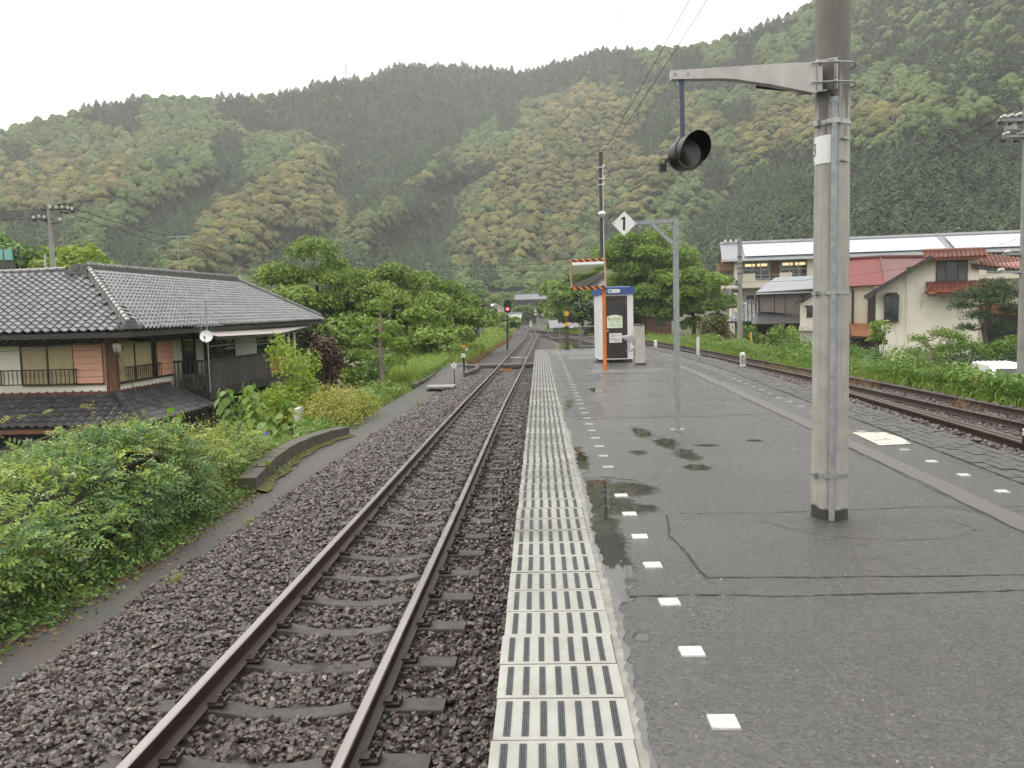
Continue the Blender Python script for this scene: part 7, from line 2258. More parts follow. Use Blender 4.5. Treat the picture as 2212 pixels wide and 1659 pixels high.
hedge('hedge', 'dark green pinnate leaved hedge mound in the middle of the bank', 8.6, 11.3, [(m_wist2, 0.48, 0.4, 1.7, 'pinnate'), (m_wist, 0.22, 0.7, 1.7, 'pinnate'), (m_dark, 0.12, 0.0, 0.6, 'plain'), (m_mid, 0.06, 0.0, 0.25, 'plain'), (m_kerria, 0.08, 0.2, 1.2, 'plain')], 72, 2000, 0.029, 0.31, GH_)
hedge('hedge', 'yellowing fine leaved shrub hedge before the stone kerb', 11.3, 15.0, [(m_kerria, 0.55, 0.35, 1.8, 'plain'), (m_mid, 0.35, 0.0, 1.2, 'plain'), (m_wist, 0.10, 0.2, 1.0, 'pinnate')], 73, 2200, 0.026, 0.28, GH_)
# cream honeysuckle flowers sprinkled over the hedge
P, D = hedge_points(110, 4.5, 12.5, 0.15, 1.2, g, (0.2, 0.34))
c5 = np.repeat(P, 4, axis=0) + g.normal(size=(440, 3)) * 0.018
tag(foliage('honeysuckle_flowers', leaf_quads(c5, g.normal(size=(440, 3)), unit(g.normal(size=(440, 3))), np.full(440, 0.035), np.full(440, 0.014)), mat('cream_petal', (0.75, 0.62, 0.30), (0.8, 0.74, 0.5), rough=0.6, scale=9)), 'tiny cream honeysuckle flowers scattered over the hedge', 'flowers', kind='stuff')
# bare shoots that stick out above the hedge
def shoots(label, pts_list, leafm, seed):
    g = np.random.default_rng(seed)
    t = empty('vine_shoot', pts_list[0][0], label, 'vine shoot')
    for pts in pts_list:
        b = MB(); b.tube(pts, [0.009, 0.008, 0.006, 0.004][:len(pts)] + [0.004] * max(0, len(pts) - 4), 5); under(b.build('stem', m_stem), t)
        P = np.array([Vector(pts[i]).lerp(Vector(pts[i + 1]), f) for i in range(len(pts) - 1) for f in (0.2, 0.6)])
        D = g.normal(size=P.shape) * 0.6 + np.array([0, 0, 0.1])
        v = sprigs(P, D, np.tile([0.2, -0.3, 0.9], (len(P), 1)) + g.normal(size=P.shape) * 0.3, np.full(len(P), 0.15), 4, np.full(len(P), 0.018), g)
        under(foliage('leaves', v, leafm), t)
shoots('arching pale vine shoots above the feathery hedge', [[(-5.6, 7.6, 0.05), (-5.75, 8.2, 0.32), (-5.6, 8.6, 0.48), (-5.3, 8.9, 0.46)], [(-5.7, 7.9, 0.05), (-5.4, 8.8, 0.22), (-5.0, 9.7, 0.30), (-4.8, 10.2, 0.26)]], m_kerria, 81)
shoots('upright brown tinted shoots over the dark hedge mound', [[(-5.55, 10.0, 0.0), (-5.6, 10.1, 0.35), (-5.55, 10.05, 0.62)], [(-5.5, 10.6, 0.0), (-5.35, 10.5, 0.25), (-5.2, 10.4, 0.32)]], m_kerria, 82)

# ---- garden shrubs beyond the hedge
def bush(name, label, lobes, per, L, W, m, seed, base, cat='shrub', group=None, droop=0.1, core=True, up=0.35):
    g = np.random.default_rng(seed)
    t = empty(name, base, label, cat, group)
    b = MB()
    for lb in lobes:
        e = Vector(lb[:3])
        b.tube([Vector(base) + Vector((g.uniform(-0.1, 0.1), g.uniform(-0.1, 0.1), -0.2)), Vector(base).lerp(e, 0.5) + Vector((g.uniform(-0.1, 0.1), 0, 0.05)), e], [0.035, 0.025, 0.01], 5)
    under(b.build('stems', m_bark), t)
    under(foliage('foliage', lobe_leaves(lobes, per, L, W, g, droop=droop, shell=(0.55, 1.08), lower=-0.8, up=up), m), t)
    return t
def auto_lobes(c, r, n, seed, lr=0.42, zmin=None):
    g = np.random.default_rng(seed)
    out = []
    for _ in range(n):
        d = g.normal(size=3); d /= np.linalg.norm(d)
        q = g.uniform(0.3, 0.8)
        z = c[2] + d[2] * r[2] * q
        if zmin is not None: z = max(z, zmin)
        out.append((c[0] + d[0] * r[0] * q, c[1] + d[1] * r[1] * q, z, r[0] * lr * g.uniform(0.8, 1.2), r[1] * lr * g.uniform(0.8, 1.2), r[2] * lr * g.uniform(0.8, 1.1)))
    return out
bush('maple_shrub', 'bright lime green maple shrub beside the timber balcony', auto_lobes((-6.75, 22.4, -0.55), (0.95, 1.2, 1.35), 20, 90, 0.40) + [(-7.05, 22.2, 0.75, 0.3, 0.3, 0.4), (-6.5, 23.0, 0.2, 0.4, 0.4, 0.4)], 1500, 0.10, 0.065, m_lime, 91, (-6.75, 22.5, -2.2))
bush('maple_shrub', 'lower pale green shrub between lime maple and broad leaved plant', auto_lobes((-7.4, 21.0, -1.2), (0.9, 1.0, 0.9), 14, 92, 0.42), 1300, 0.10, 0.065, m_lime, 93, (-7.4, 21.0, -2.6))
bush('privet_shrub', 'rounded golden yellow clipped shrub by the end of the stone kerb', [(-5.15, 21.0, -1.05, 0.95, 1.4, 0.80), (-4.9, 20.1, -1.25, 0.62, 0.7, 0.6), (-5.1, 22.2, -1.1, 0.8, 0.8, 0.75), (-5.5, 21.0, -0.95, 0.7, 0.9, 0.65)], 2600, 0.075, 0.040, m_yellowb, 94, (-5.3, 21.3, -1.7))
bush('red_leaf_shrub', 'dark wine red shrub behind the lime maple', auto_lobes((-8.3, 31.5, -0.4), (1.05, 1.3, 1.3), 16, 95, 0.42), 900, 0.15, 0.10, m_wine, 96, (-8.3, 31.5, -3.0))
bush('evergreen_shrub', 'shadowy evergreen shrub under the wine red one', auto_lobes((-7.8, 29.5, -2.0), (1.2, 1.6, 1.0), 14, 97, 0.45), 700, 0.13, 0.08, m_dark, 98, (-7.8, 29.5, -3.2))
bush('evergreen_shrub', 'mid green shrub row along the path below the tufted tree', auto_lobes((-5.6, 27.6, -1.35), (0.9, 2.4, 0.62), 16, 99, 0.42), 900, 0.11, 0.07, m_mid, 100, (-5.6, 27.6, -1.9))
bush('evergreen_shrub', 'yellow green shrub row nearer the crossing along the path', auto_lobes((-5.5, 33.0, -1.25), (0.9, 2.6, 0.65), 16, 101, 0.42), 800, 0.12, 0.07, m_kerria, 102, (-5.5, 33.0, -1.8))
bush('evergreen_shrub', 'grey green shrub behind the tufted tree', auto_lobes((-7.2, 37.0, -1.2), (1.3, 1.8, 1.3), 14, 103, 0.45), 500, 0.16, 0.10, m_mid, 104, (-7.2, 37, -2.6))
# pruned tree with leaf tufts
tp = empty('tufted_tree', (-5.65, 29.4, -1.6), 'slim pruned tree with pale trunk and tufts of leaves', 'tree')
b = MB()
tr = [(0, 0, -0.3), (0.03, 0, 0.6), (-0.05, 0, 1.3), (-0.02, 0, 2.1), (0.02, 0, 2.8), (0.0, 0, 3.3)]
b.tube(tr, [0.12, 0.10, 0.085, 0.07, 0.05, 0.03], 8)
tufts = [(0.0, 0, 3.45, 0.42), (-0.35, 0.2, 2.9, 0.26), (0.35, 0.1, 2.7, 0.28), (-0.7, 0.1, 2.2, 0.36), (0.65, -0.1, 2.1, 0.38), (-0.45, -0.2, 1.6, 0.34), (0.5, 0.15, 1.45, 0.40), (0.15, -0.3, 2.35, 0.25), (-0.95, 0.2, 1.75, 0.3)]
for (x, y, z, r_) in tufts: b.tube([(0, 0, z - 0.35), (x * 0.6, y * 0.6, z - 0.15), (x, y, z)], [0.035, 0.025, 0.01], 5)
b.build('trunk', mat('pale_bark', (0.26, 0.21, 0.17), (0.15, 0.12, 0.09), rough=0.9, scale=6, stretch=(1, 1, 0.4)), tp, smooth=True)
foliage('crown', lobe_leaves([(x, y, z, r_, r_, r_ * 0.7) for x, y, z, r_ in tufts], 2600, 0.09, 0.06, np.random.default_rng(105)), m_cherry2, tp)
# broad leaved plant (large drooping leaves, each a piece of its own)
def bigleaf_mesh():
    b = MB()
    out = [(0, 0.08), (0.30, 0.0), (0.44, 0.26), (0.34, 0.58), (0.14, 0.90), (0, 1.22)]
    vs = [(0, y, -0.10 * (y - 0.3) ** 2) for _, y in out]
    L_ = [(-x, y, 0.05 * x - 0.28 * x * x - 0.12 * (y - 0.3) ** 2) for x, y in out]
    R_ = [(x, y, z) for (x, y), (_, _, z) in zip(out, L_)]
    n = len(out)
    b.v = vs + L_ + R_
    for k in range(n - 1):
        b.f.append((k, k + 1, n + k + 1, n + k)); b.m.append(0)
        b.f.append((2 * n + k, 2 * n + k + 1, k + 1, k)); b.m.append(0)
    return b.mesh('leaf', m_big, smooth=True)
blme = bigleaf_mesh()
def broad_plant(label, base, stems, seed, size, group):
    g = random.Random(seed)
    t = empty('broad_leaved_plant', base, label, 'plant', group)
    for (top, nl) in stems:
        b = MB(); A, T = Vector((0, 0, -0.3)), Vector(top)
        mid = A.lerp(T, 0.55) + Vector((g.uniform(-0.1, 0.1), g.uniform(-0.1, 0.1), 0))
        b.tube([A, mid, T], [0.022, 0.016, 0.008], 6); b.build('stem', m_stem, t)
        for k in range(nl):
            f = 0.62 + 0.38 * (k + 0.5) / nl
            p = A.lerp(T, f)
            a = k * 2.4 + g.uniform(-0.4, 0.4)
            s = size * g.uniform(0.65, 1.15)
            o = link('leaf', blme, t, p + Vector((math.cos(a), math.sin(a), 0)) * 0.12, None, (s, s, s))
            o.rotation_euler = (R(-52 + g.uniform(-22, 22)), R(g.uniform(-25, 25)), a - math.pi / 2)
GB = 'broad leaved plants behind the kerb'
broad_plant('tall plant with broad drooping leaves in front of the balcony', (-6.9, 18.6, -1.9), [((-0.25, -0.1, 1.85), 26), ((0.2, 0.2, 1.95), 26), ((-0.5, 0.3, 1.6), 22), ((0.45, -0.15, 1.5), 22), ((0.1, -0.3, 1.2), 18)], 110, 0.22, GB)
broad_plant('broad leaved plant with pale leaves right of the blue sheet', (-6.1, 18.9, -1.9), [((0.2, 0.2, 1.5), 15), ((-0.2, -0.2, 1.25), 12), ((0.5, 0.3, 1.1), 12)], 111, 0.20, GB)
broad_plant('broad leaved plant yellowing near the stone kerb', (-5.6, 17.2, -1.6), [((0.1, 0.1, 0.75), 8), ((-0.3, 0.3, 0.95), 9), ((-0.5, -0.2, 0.7), 7)], 112, 0.24, GB)
broad_plant('broad leaved plant beside the tile roof over the hedge', (-8.0, 17.8, -2.0), [((0.0, 0.0, 1.6), 15), ((-0.4, 0.2, 1.4), 14)], 113, 0.21, GB)
# blue sheet
b = MB()
n = 9
for i in range(n):
    for j in range(n):
        u, v = i / (n - 1), j / (n - 1)
        b.v.append((-6.75 + u * 0.75, 17.6 + 0.25 * math.sin(u * 5 + v * 2) + v * 0.2, -1.75 + v * 0.85 + 0.10 * math.sin(u * 7) - 0.25 * abs(u - 0.5) * v))
for i in range(n - 1):
    for j in range(n - 1):
        a = i * n + j
        b.f.append((a, a + n, a + n + 1, a + 1)); b.m.append(0)
tag(b.build('blue_tarpaulin', mat('blue_tarpaulin', (0.03, 0.14, 0.55), (0.02, 0.10, 0.42), rough=0.35, scale=6), smooth=True), 'crumpled blue tarpaulin behind the hedge among broad leaves', 'tarpaulin')
b = MB(); b.tube([(-5.9, 15.9, -1.9), (-5.88, 15.85, -0.55)], 0.05, 8)
tag(b.build('garden_post', m_wood_grey), 'grey wooden stake at the end of the yellowing hedge', 'post')
b = MB(); b.bx(-6.1, -5.98, 20.1, 20.6, -2.2, -0.75)
tag(b.build('garden_board', m_whitepost), 'white board standing upright between lime maple and golden shrub', 'board')

# ---- grass and weeds: too many to count
def blades(P, h, w, g, lean=0.5, rise=1.0):
    n = len(P)
    a = g.uniform(0, 2 * math.pi, n)
    d = np.stack([np.cos(a), np.sin(a), np.zeros(n)], 1)
    s = np.stack([-np.sin(a), np.cos(a), np.zeros(n)], 1)
    H = h * g.uniform(0.5, 1.2, n)[:, None]
    ln = lean * g.uniform(0.1, 1.0, n)[:, None]
    up = np.array([0, 0, 1.0])
    p0 = P; p1 = P + up * H * 0.6 + d * H * ln * 0.35; p2 = P + up * H * (1.0 - 0.25 * ln) + d * H * ln
    W = w * g.uniform(0.6, 1.3, n)[:, None]
    v = np.stack([p0 - s * W * 0.5, p0 + s * W * 0.5, p1 + s * W * 0.45, p1 - s * W * 0.45, p1 - s * W * 0.45, p1 + s * W * 0.45, p2 + s * W * 0.08, p2 - s * W * 0.08], 1)
    return v.reshape(-1, 3)
def scatter(n, x0f, x1f, y0, y1, g, power=1.0, zf=ground_h, clump=None):
    y = y0 + (y1 - y0) * g.uniform(0, 1, n) ** power
    out = []
    for v in y:
        x = g.uniform(x0f(v), x1f(v))
        if clump and vn(x * clump[0], v * clump[0], clump[2]) < clump[1]: continue
        out.append((x, v, zf(x, v)))
    return np.array(out)
def leafy(P, hgt, L, W, g, per=6):
    c = np.repeat(P, per, axis=0)
    k = len(c)
    hv_ = np.array([0.35 + 1.3 * vn(q[0] * 0.9, q[1] * 0.7, 55) for q in P])
    c = c + np.stack([g.normal(0, 0.10, k), g.normal(0, 0.10, k), g.uniform(0.1, 1.0, k) * hgt * np.repeat(hv_, per)], 1)
    nr = unit(g.normal(size=(k, 3)) * 0.5 + np.array([0, 0, 0.8]))
    ax = unit(np.cross(nr, g.normal(size=(k, 3))))
    return leaf_quads(c, ax, nr, L * g.uniform(0.5, 1.3, k), W * g.uniform(0.5, 1.3, k))
g = np.random.default_rng(200)
def weeds(label, v, m, name='weeds'):
    return tag(foliage(name, v, m), label, 'weeds', kind='stuff')
XRr = lambda y: XR(y) + 1.75
wx = lambda y: 12.9 if y < 27 else 14.6
near_w = scatter(9000, XRr, wx, 9, 62, g, 1.4, clump=(0.5, 0.25, 91))
weeds('tall bright green weeds on the embankment beyond the loop track', np.concatenate([leafy(near_w, 0.75, 0.17, 0.07, g, 7), blades(scatter(14000, XRr, wx, 9, 62, g, 1.4), 0.75, 0.022, g, 0.7)]), m_weed)
weeds('fresh grass strip along the outer rail of the loop track', blades(scatter(16000, lambda y: XR(y) + 1.3, lambda y: XR(y) + 3.6, 12, 75, g, 1.3), 0.38, 0.018, g, 0.8), m_grass, 'grass')
weeds('yellowing dry weeds scattered through the embankment growth', np.concatenate([leafy(scatter(2600, XRr, lambda y: 14.5, 12, 66, g, 1.1, clump=(0.4, 0.5, 93)), 0.8, 0.12, 0.04, g, 5), blades(scatter(1500, lambda y: XR(y) - 0.5, lambda y: XR(y) + 0.6, 13, 36, g, 1.3, zf=rbz, clump=(0.5, 0.55, 94)), 0.28, 0.015, g, 1.0)]), m_dry, 'dry_weeds')
rank = scatter(2200, lambda y: XR(y) + 2.4, lambda y: 14.8, 26.5, 42, g, 1.0, clump=(0.35, 0.48, 95))
weeds('rank tall stalks with narrow leaves near the cream house', np.concatenate([leafy(rank, 1.25, 0.16, 0.035, g, 12), blades(scatter(2500, lambda y: 12.0, lambda y: 13.6, 15, 23, g), 0.9, 0.03, g, 0.9)]), m_mid, 'tall_weeds')
# left side strips
gl = lambda x, y: max(ground_h(x, y), -1.25 if x > -5.6 else -9)
pl_l = lambda y: interp(y, *zip(*pl))
weeds('low green creepers spilling over the footpath edge', leafy(scatter(2600, lambda y: pl_l(y) - 0.25, lambda y: pl_l(y) + 0.16, 4, 20, g, 1.3, zf=lambda x, y: -1.19), 0.14, 0.055, 0.035, g, 5), m_mid, 'creepers')
weeds('brown leaf litter along the foot of the hedge', leafy(scatter(2600, lambda y: pl_l(y) - 0.2, lambda y: pl_l(y) + 0.20, 3, 15, g, 1.2, zf=lambda x, y: -1.18), 0.03, 0.05, 0.03, g, 3), m_dry, 'leaf_litter')
weeds('undergrowth on the bank between footpath and house', np.concatenate([leafy(scatter(9000, lambda y: -10.5, lambda y: pl_l(min(y, 41)) - 0.1, 12, 62, g, 1.0, zf=gl), 0.35, 0.14, 0.08, g, 6), blades(scatter(9000, lambda y: -9.0, lambda y: pl_l(min(y, 41)) - 0.05, 15, 60, g, 1.0, zf=gl), 0.45, 0.018, g, 0.7)]), m_weed, 'undergrowth')
weeds('long arching grass clump before the crossing', blades(scatter(5000, lambda y: -5.9, lambda y: -4.6, 30, 40, g, 1.0, zf=gl), 0.95, 0.022, g, 0.9), m_grass, 'grass')
weeds('grassy verge along the main track beyond the crossing', np.concatenate([blades(scatter(16000, lambda y: XC(y) - 7.0, lambda y: XC(y) - 2.6, 42, 135, g, 1.2, zf=lambda x, y: max(-1.25, ground_h(x, y)) if x > -5 else ground_h(x, y)), 0.75, 0.035, g, 0.7), leafy(scatter(1800, lambda y: XC(y) - 6.5, lambda y: XC(y) - 3.2, 42, 135, g, 1.2), 0.9, 0.22, 0.12, g, 7)]), m_grass, 'grass')
weeds('dry brown tufts at the ballast edge beyond the crossing', np.concatenate([blades(scatter(2600, lambda y: XC(y) - 3.2, lambda y: XC(y) - 2.2, 44, 100, g, 1.2, zf=lambda x, y: -1.25), 0.40, 0.03, g, 0.9), blades(scatter(1500, lambda y: 0.0, lambda y: 0.9, 34.5, 41, g, 1.0, zf=lambda x, y: -1.2), 0.95, 0.02, g, 0.9)]), m_dry, 'dry_grass')
weeds('green grass between the diverging tracks', blades(scatter(6000, lambda y: XR(y) + 2.0, lambda y: XR(y) + 9.0, 62, 140, g, 1.0), 0.6, 0.04, g, 0.7), m_grass, 'grass')
bush('platform_end_shrub', 'leafy green shrub growing behind the railing at the platform end', auto_lobes((1.45, 36.0, -0.45), (0.9, 1.1, 0.85), 14, 120, 0.42), 900, 0.14, 0.09, m_cherry2, 121, (1.4, 36.0, -1.2))
# small tufts in the ballast
for i, (x, y, h_, k, lb) in enumerate(((-3.25, 4.75, 0.12, 60, 'yellow green tuft in the ballast at the frame corner'), (-3.65, 7.9, 0.12, 60, 'dry tuft at the ballast edge beside the hedge'), (-3.5, 23.5, 0.35, 50, 'grass tuft growing on the footpath by the golden shrub'), (-3.75, 10.3, 0.1, 50, 'small dry tuft across the footpath'))):
    P = np.array([(x + g.normal(0, 0.05), y + g.normal(0, 0.07), -1.15) for _ in range(k)])
    tag(foliage('grass_tuft', blades(P, h_, 0.006, g, 1.6), m_kerria if i != 2 else m_grass), lb, 'grass tuft')

# ---- shrubs and trees of the right side gardens
GR = 'garden shrubs across the loop track'
bush('garden_shrub', 'olive brown shrub at the foot of the middle utility pole', auto_lobes((12.9, 62, -0.2), (1.6, 1.6, 1.9), 16, 130, 0.42), 500, 0.2, 0.14, leafmat('olive_leaf', (0.07, 0.065, 0.02), (0.14, 0.12, 0.04), (0.09, 0.12, 0.03)), 131, (12.9, 62, -2), group=GR)
bush('garden_shrub', 'green shrub directly right of the middle utility pole', auto_lobes((14.2, 57, -0.6), (1.2, 1.4, 1.5), 14, 132, 0.42), 600, 0.19, 0.13, m_mid, 133, (14.2, 57, -2.2), group=GR)
bush('garden_shrub', 'darker round shrub in front of the reed screen house', auto_lobes((15.6, 56.5, -0.8), (1.1, 1.3, 1.4), 14, 134, 0.42), 600, 0.19, 0.13, m_cherry, 135, (15.6, 56.5, -2.2), group=GR)
bush('garden_shrub', 'yellow topped shrub next to the small garage', auto_lobes((16.9, 57.0, -0.7), (0.9, 1.2, 1.3), 12, 136, 0.42), 600, 0.19, 0.13, m_lime, 137, (16.9, 57.0, -2.2), group=GR)
bush('garden_shrub', 'low dense shrub in front of the garage shutter side', auto_lobes((15.8, 50, -1.5), (2.0, 1.6, 0.8), 14, 138, 0.42), 500, 0.18, 0.12, m_mid, 139, (15.8, 50, -2.3), group=GR)
bush('magnolia_shrub', 'leggy large leaved shrub against the cream house bay window', auto_lobes((18.0, 44.5, 0.1), (0.9, 0.7, 0.9), 11, 140, 0.34), 420, 0.30, 0.13, m_cherry2, 141, (17.9, 44.5, -2.2), group=GR)
bush('garden_shrub', 'sprawling shrub row before the red porch roof', auto_lobes((17.0, 46, -1.6), (2.2, 1.0, 0.8), 14, 142, 0.40), 500, 0.18, 0.12, m_dark, 143, (17, 46, -2.3), group=GR)
bush('creeper_mound', 'ivy covered mound directly left of the white van', auto_lobes((14.0, 28.0, -1.05), (0.85, 0.9, 0.85), 12, 144, 0.45), 900, 0.13, 0.11, m_cherry, 145, (14.0, 28.0, -2.3), group=GR)
bush('clipped_hedge', 'dark clipped hedge behind the white van', auto_lobes((19.6, 37, -1.3), (2.6, 1.2, 0.9), 16, 146, 0.42), 600, 0.13, 0.09, m_dark, 147, (19.6, 37, -2.2), group=GR)
for i, (x, y, z, r_, mm_, lb) in enumerate(((16.6, 43.5, -1.2, 1.0, m_mid, 'leafy shrub under the bay window of the cream house'), (19.6, 41.5, -1.5, 1.1, m_weed, 'yellowish shrub at the foot of the pruned garden tree'), (21.4, 39.0, -1.3, 1.2, m_mid, 'tall shrub below the garden pine'), (23.2, 41.0, -0.8, 1.3, m_cherry, 'dark shrub between the garden pine and the frame edge'), (15.2, 41.0, -1.7, 0.9, m_kerria, 'golden weedy shrub before the cream house corner'))):
    bush('garden_shrub', lb, auto_lobes((x, y, z), (r_ * 1.2, r_, r_ * 0.8), 12, 190 + i, 0.42), 500, 0.17, 0.11, mm_, 195 + i, (x, y, z - 1.0), group=GR)
bush('roof_shrub', 'small green shrub rising above the red ridge', auto_lobes((31.4, 63, 4.9), (1.1, 1.0, 0.6), 8, 148, 0.45), 500, 0.18, 0.12, m_cherry2, 149, (31.4, 63, 3.4), group=GR)
# pine with flat needle pads
def pads_tree(name, label, base, trunkpts, pads, m, seed, per, L, W, bark):
    g = np.random.default_rng(seed)
    t = empty(name, base, label, 'tree')
    b = MB(); b.tube(trunkpts, [0.15 - 0.10 * k / len(trunkpts) for k in range(len(trunkpts))], 7)
    for (x, y, z, r_) in pads:
        a = min(trunkpts, key=lambda q: abs(q[2] - (z - 0.3)))
        b.tube([a, ((a[0] + x) / 2, (a[1] + y) / 2, (a[2] + z) / 2 - 0.08), (x, y, z)], [0.05, 0.035, 0.015], 5)
    b.build('trunk', bark, t, smooth=True)
    foliage('crown', lobe_leaves([(x, y, z, r_, r_, r_ * 0.55) for x, y, z, r_ in pads], per, L, W, g, up=0.1, shell=(0.3, 1.1)), m, t)
pads_tree('pine_tree', 'dark garden pine with flat needle pads before the red porch roof', (22.0, 42, -2.2), [(0, 0, -0.2), (0.2, 0, 1.2), (0.0, 0, 2.4), (0.3, 0, 3.6), (0.5, 0, 4.4)],
          [(0.5, 0, 4.4, 1.0), (-0.6, 0, 4.0, 1.0), (1.3, 0.2, 4.0, 1.0), (0.3, -0.4, 3.7, 1.1), (-1.1, 0, 3.5, 0.7), (1.2, -0.3, 3.2, 0.9), (-0.4, -0.3, 3.0, 0.8), (0.9, 0.2, 2.4, 0.9), (-0.8, 0.1, 2.4, 0.6)], m_pine, 160, 1000, 0.22, 0.035, m_bark)
pads_tree('garden_tree', 'gnarled pruned garden tree with a bare pale trunk before the cream wall', (18.6, 40, -2.2), [(-0.2, 0, -0.2), (-0.3, 0, 0.8), (0.0, 0, 1.5), (-0.4, 0, 1.9), (-0.5, 0, 2.1)],
          [(-0.7, 0, 2.0, 0.5), (0.4, 0, 2.2, 0.7), (1.1, 0.1, 2.0, 0.7), (0.6, -0.2, 1.5, 0.75), (1.6, 0, 1.6, 0.8), (-0.9, 0.1, 1.4, 0.45), (2.2, 0.1, 1.3, 0.75), (1.3, 0, 0.9, 0.8), (2.4, 0, 0.7, 0.8), (0.5, -0.1, 0.8, 0.5)], m_weed, 161, 1100, 0.11, 0.07, mat('pale_bare_bark', (0.24, 0.19, 0.15), (0.13, 0.1, 0.08), rough=0.9, scale=5))
# bank that the traffic mirror looks back at
GK = 'shrubs on the bank behind the viewer'
for i, (x, y, r_) in enumerate(((-7.5, -3, 1.6), (-8.5, -9, 2.2), (-8, -16, 2.0), (-9.5, -24, 2.8), (-7.5, -31, 2.2))):
    bush('bank_shrub', ['bushy shrub on the bank seen only in the mirror, ' + q for q in ('closest to the hedge', 'second from the hedge', 'third from the hedge', 'fourth from the hedge', 'farthest down the line')][i], auto_lobes((x, y, -0.6), (r_, r_, r_ * 0.8), 12, 170 + i, 0.45), 120, 0.28, 0.18, (m_mid, m_weed, m_lime)[i % 3], 180 + i, (x, y, -2.2), group=GK)
# ------------------------------------------------------------------ far houses along the line
def far_house(label, x, y, z, w, d, h, rise, wallm, roofm, rz=0.0, gable='x', win=True):
    t = empty('far_house', (x, y, z), label, 'house', 'far houses up the valley', rz=rz)
    b = MB()
    if gable == 'x':
        b.prism([(-d / 2, -4), (d / 2, -4), (d / 2, h), (0, h + rise * 0.94), (-d / 2, h)], 'x', -w / 2, w / 2)
    else:
        b.prism([(-w / 2, -4), (w / 2, -4), (w / 2, h), (0, h + rise * 0.94), (-w / 2, h)], 'y', -d / 2, d / 2)
    b.build('wall', wallm, t)
    b = MB(); o = 0.5
    if gable == 'x':
        e = h - rise * o / (d / 2)
        b.slab((-w / 2 - o, -d / 2 - o, e), (w / 2 + o, -d / 2 - o, e), (w / 2 + o, 0, h + rise), (-w / 2 - o, 0, h + rise), 0.15)
        b.slab((w / 2 + o, d / 2 + o, e), (-w / 2 - o, d / 2 + o, e), (-w / 2 - o, 0, h + rise), (w / 2 + o, 0, h + rise), 0.15)
        b.bx(-w / 2 - o, w / 2 + o, -0.15, 0.15, h + rise - 0.02, h + rise + 0.2)
    else:
        e = h - rise * o / (w / 2)
        b.slab((0, -d / 2 - o, h + rise), (-w / 2 - o, -d / 2 - o, e), (-w / 2 - o, d / 2 + o, e), (0, d / 2 + o, h + rise), 0.15)
        b.slab((w / 2 + o, -d / 2 - o, e), (0, -d / 2 - o, h + rise), (0, d / 2 + o, h + rise), (w / 2 + o, d / 2 + o, e), 0.15)
    b.build('roof', roofm, t)
    if win:
        n = max(1, int(w / 2.2))
        for k in range(n):
            cx = -w / 2 + (k + 0.5) * w / n
            b = MB(); b.bx(cx - 0.6, cx + 0.6, -d / 2 - 0.06, -d / 2, h * 0.45, h * 0.85); b.build('window', m_glass, t)
    return t
m_fw = mat('far_white_wall', (0.66, 0.63, 0.55), (0.58, 0.55, 0.48), rough=0.8, scale=0.5)
m_fg = mat('far_grey_wall', (0.30, 0.29, 0.28), (0.2, 0.19, 0.185), rough=0.8, scale=0.5)
m_pr = mat('pale_tin_roof', (0.33, 0.33, 0.335), (0.26, 0.26, 0.265), rough=0.35, scale=0.6)
m_slate = mat('slate_grey_roof', (0.13, 0.135, 0.145), (0.10, 0.10, 0.11), rough=0.35, scale=0.8)
far_house('long slate roofed house with dark walls up the slope', -1.0, 242, 4.0, 11.0, 6, 2.0, 1.5, m_wood_dark, m_slate)
far_house('white gabled house highest beside the red signal', -9.4, 172, -0.6, 4.0, 5, 3.0, 1.3, m_fw, m_fw, 0.2, 'y')
far_house('pale tin roofed house right under the red signal', -5.6, 142, -1.2, 4.4, 5, 1.7, 1.2, m_fg, m_pr, -0.1)
far_house('low slate roof wing beside the white gabled house', -6.5, 165, -0.8, 3.6, 4, 1.8, 1.4, m_fg, m_slate, 0.1, 'y')
far_house('grey blue roofed house half hidden by trees past the hut', 3.5, 205, -0.5, 8.5, 6, 2.0, 1.2, m_fg, m_metalroof)
far_house('small hut with pale grey roof behind the platform railing', 3.3, 119, -1.3, 3.2, 3.0, 1.0, 1.0, m_fw, m_pr, 0.1, 'x', False)
far_house('pale balcony house peeping out by the cherry trees', -6.6, 84, -1.8, 1.6, 3, 3.0, 0.3, m_fg, m_pr, 0.0)
far_house('grey tiled cottage roof right of the cherry trees', -5.6, 74, -2.6, 1.4, 6, 1.5, 1.4, m_fg, m_tile_grey, 0.05, 'y', False)
far_house('dark timber house beyond the number 1 post', 12.5, 100, -1.4, 5.0, 5, 2.6, 1.2, m_wood_brown, m_slate, 0.2)
b = MB(); b.tube([(-3.35, 80, -1.3), (-3.35, 80, 0.6)], 0.03, 6); b.box((-3.35, 80, 0.65), (0.5, 0.1, 0.08))
tag(b.build('lamp_stand', m_galv), 'small forked lamp stand in the verge left of the signal', 'lamp')
b = MB(); b.bx(-1.9, -1.5, 160, 160.4, -1.2, 0.2); tag(b.build('relay_box', m_whitepost), 'pale relay cabinet at the bend of the line', 'cabinet')
b = MB(); b.cyl((1.95, 130, -1.2), (1.95, 130, 2.2), 0.06, n=6); b.cyl((1.95, 129.9, 2.2), (1.95, 129.8, 2.2), 0.42, n=16)
tag(b.build('round_sign', m_whitepost), 'small round white board on a thin pole near the distant trees', 'sign')
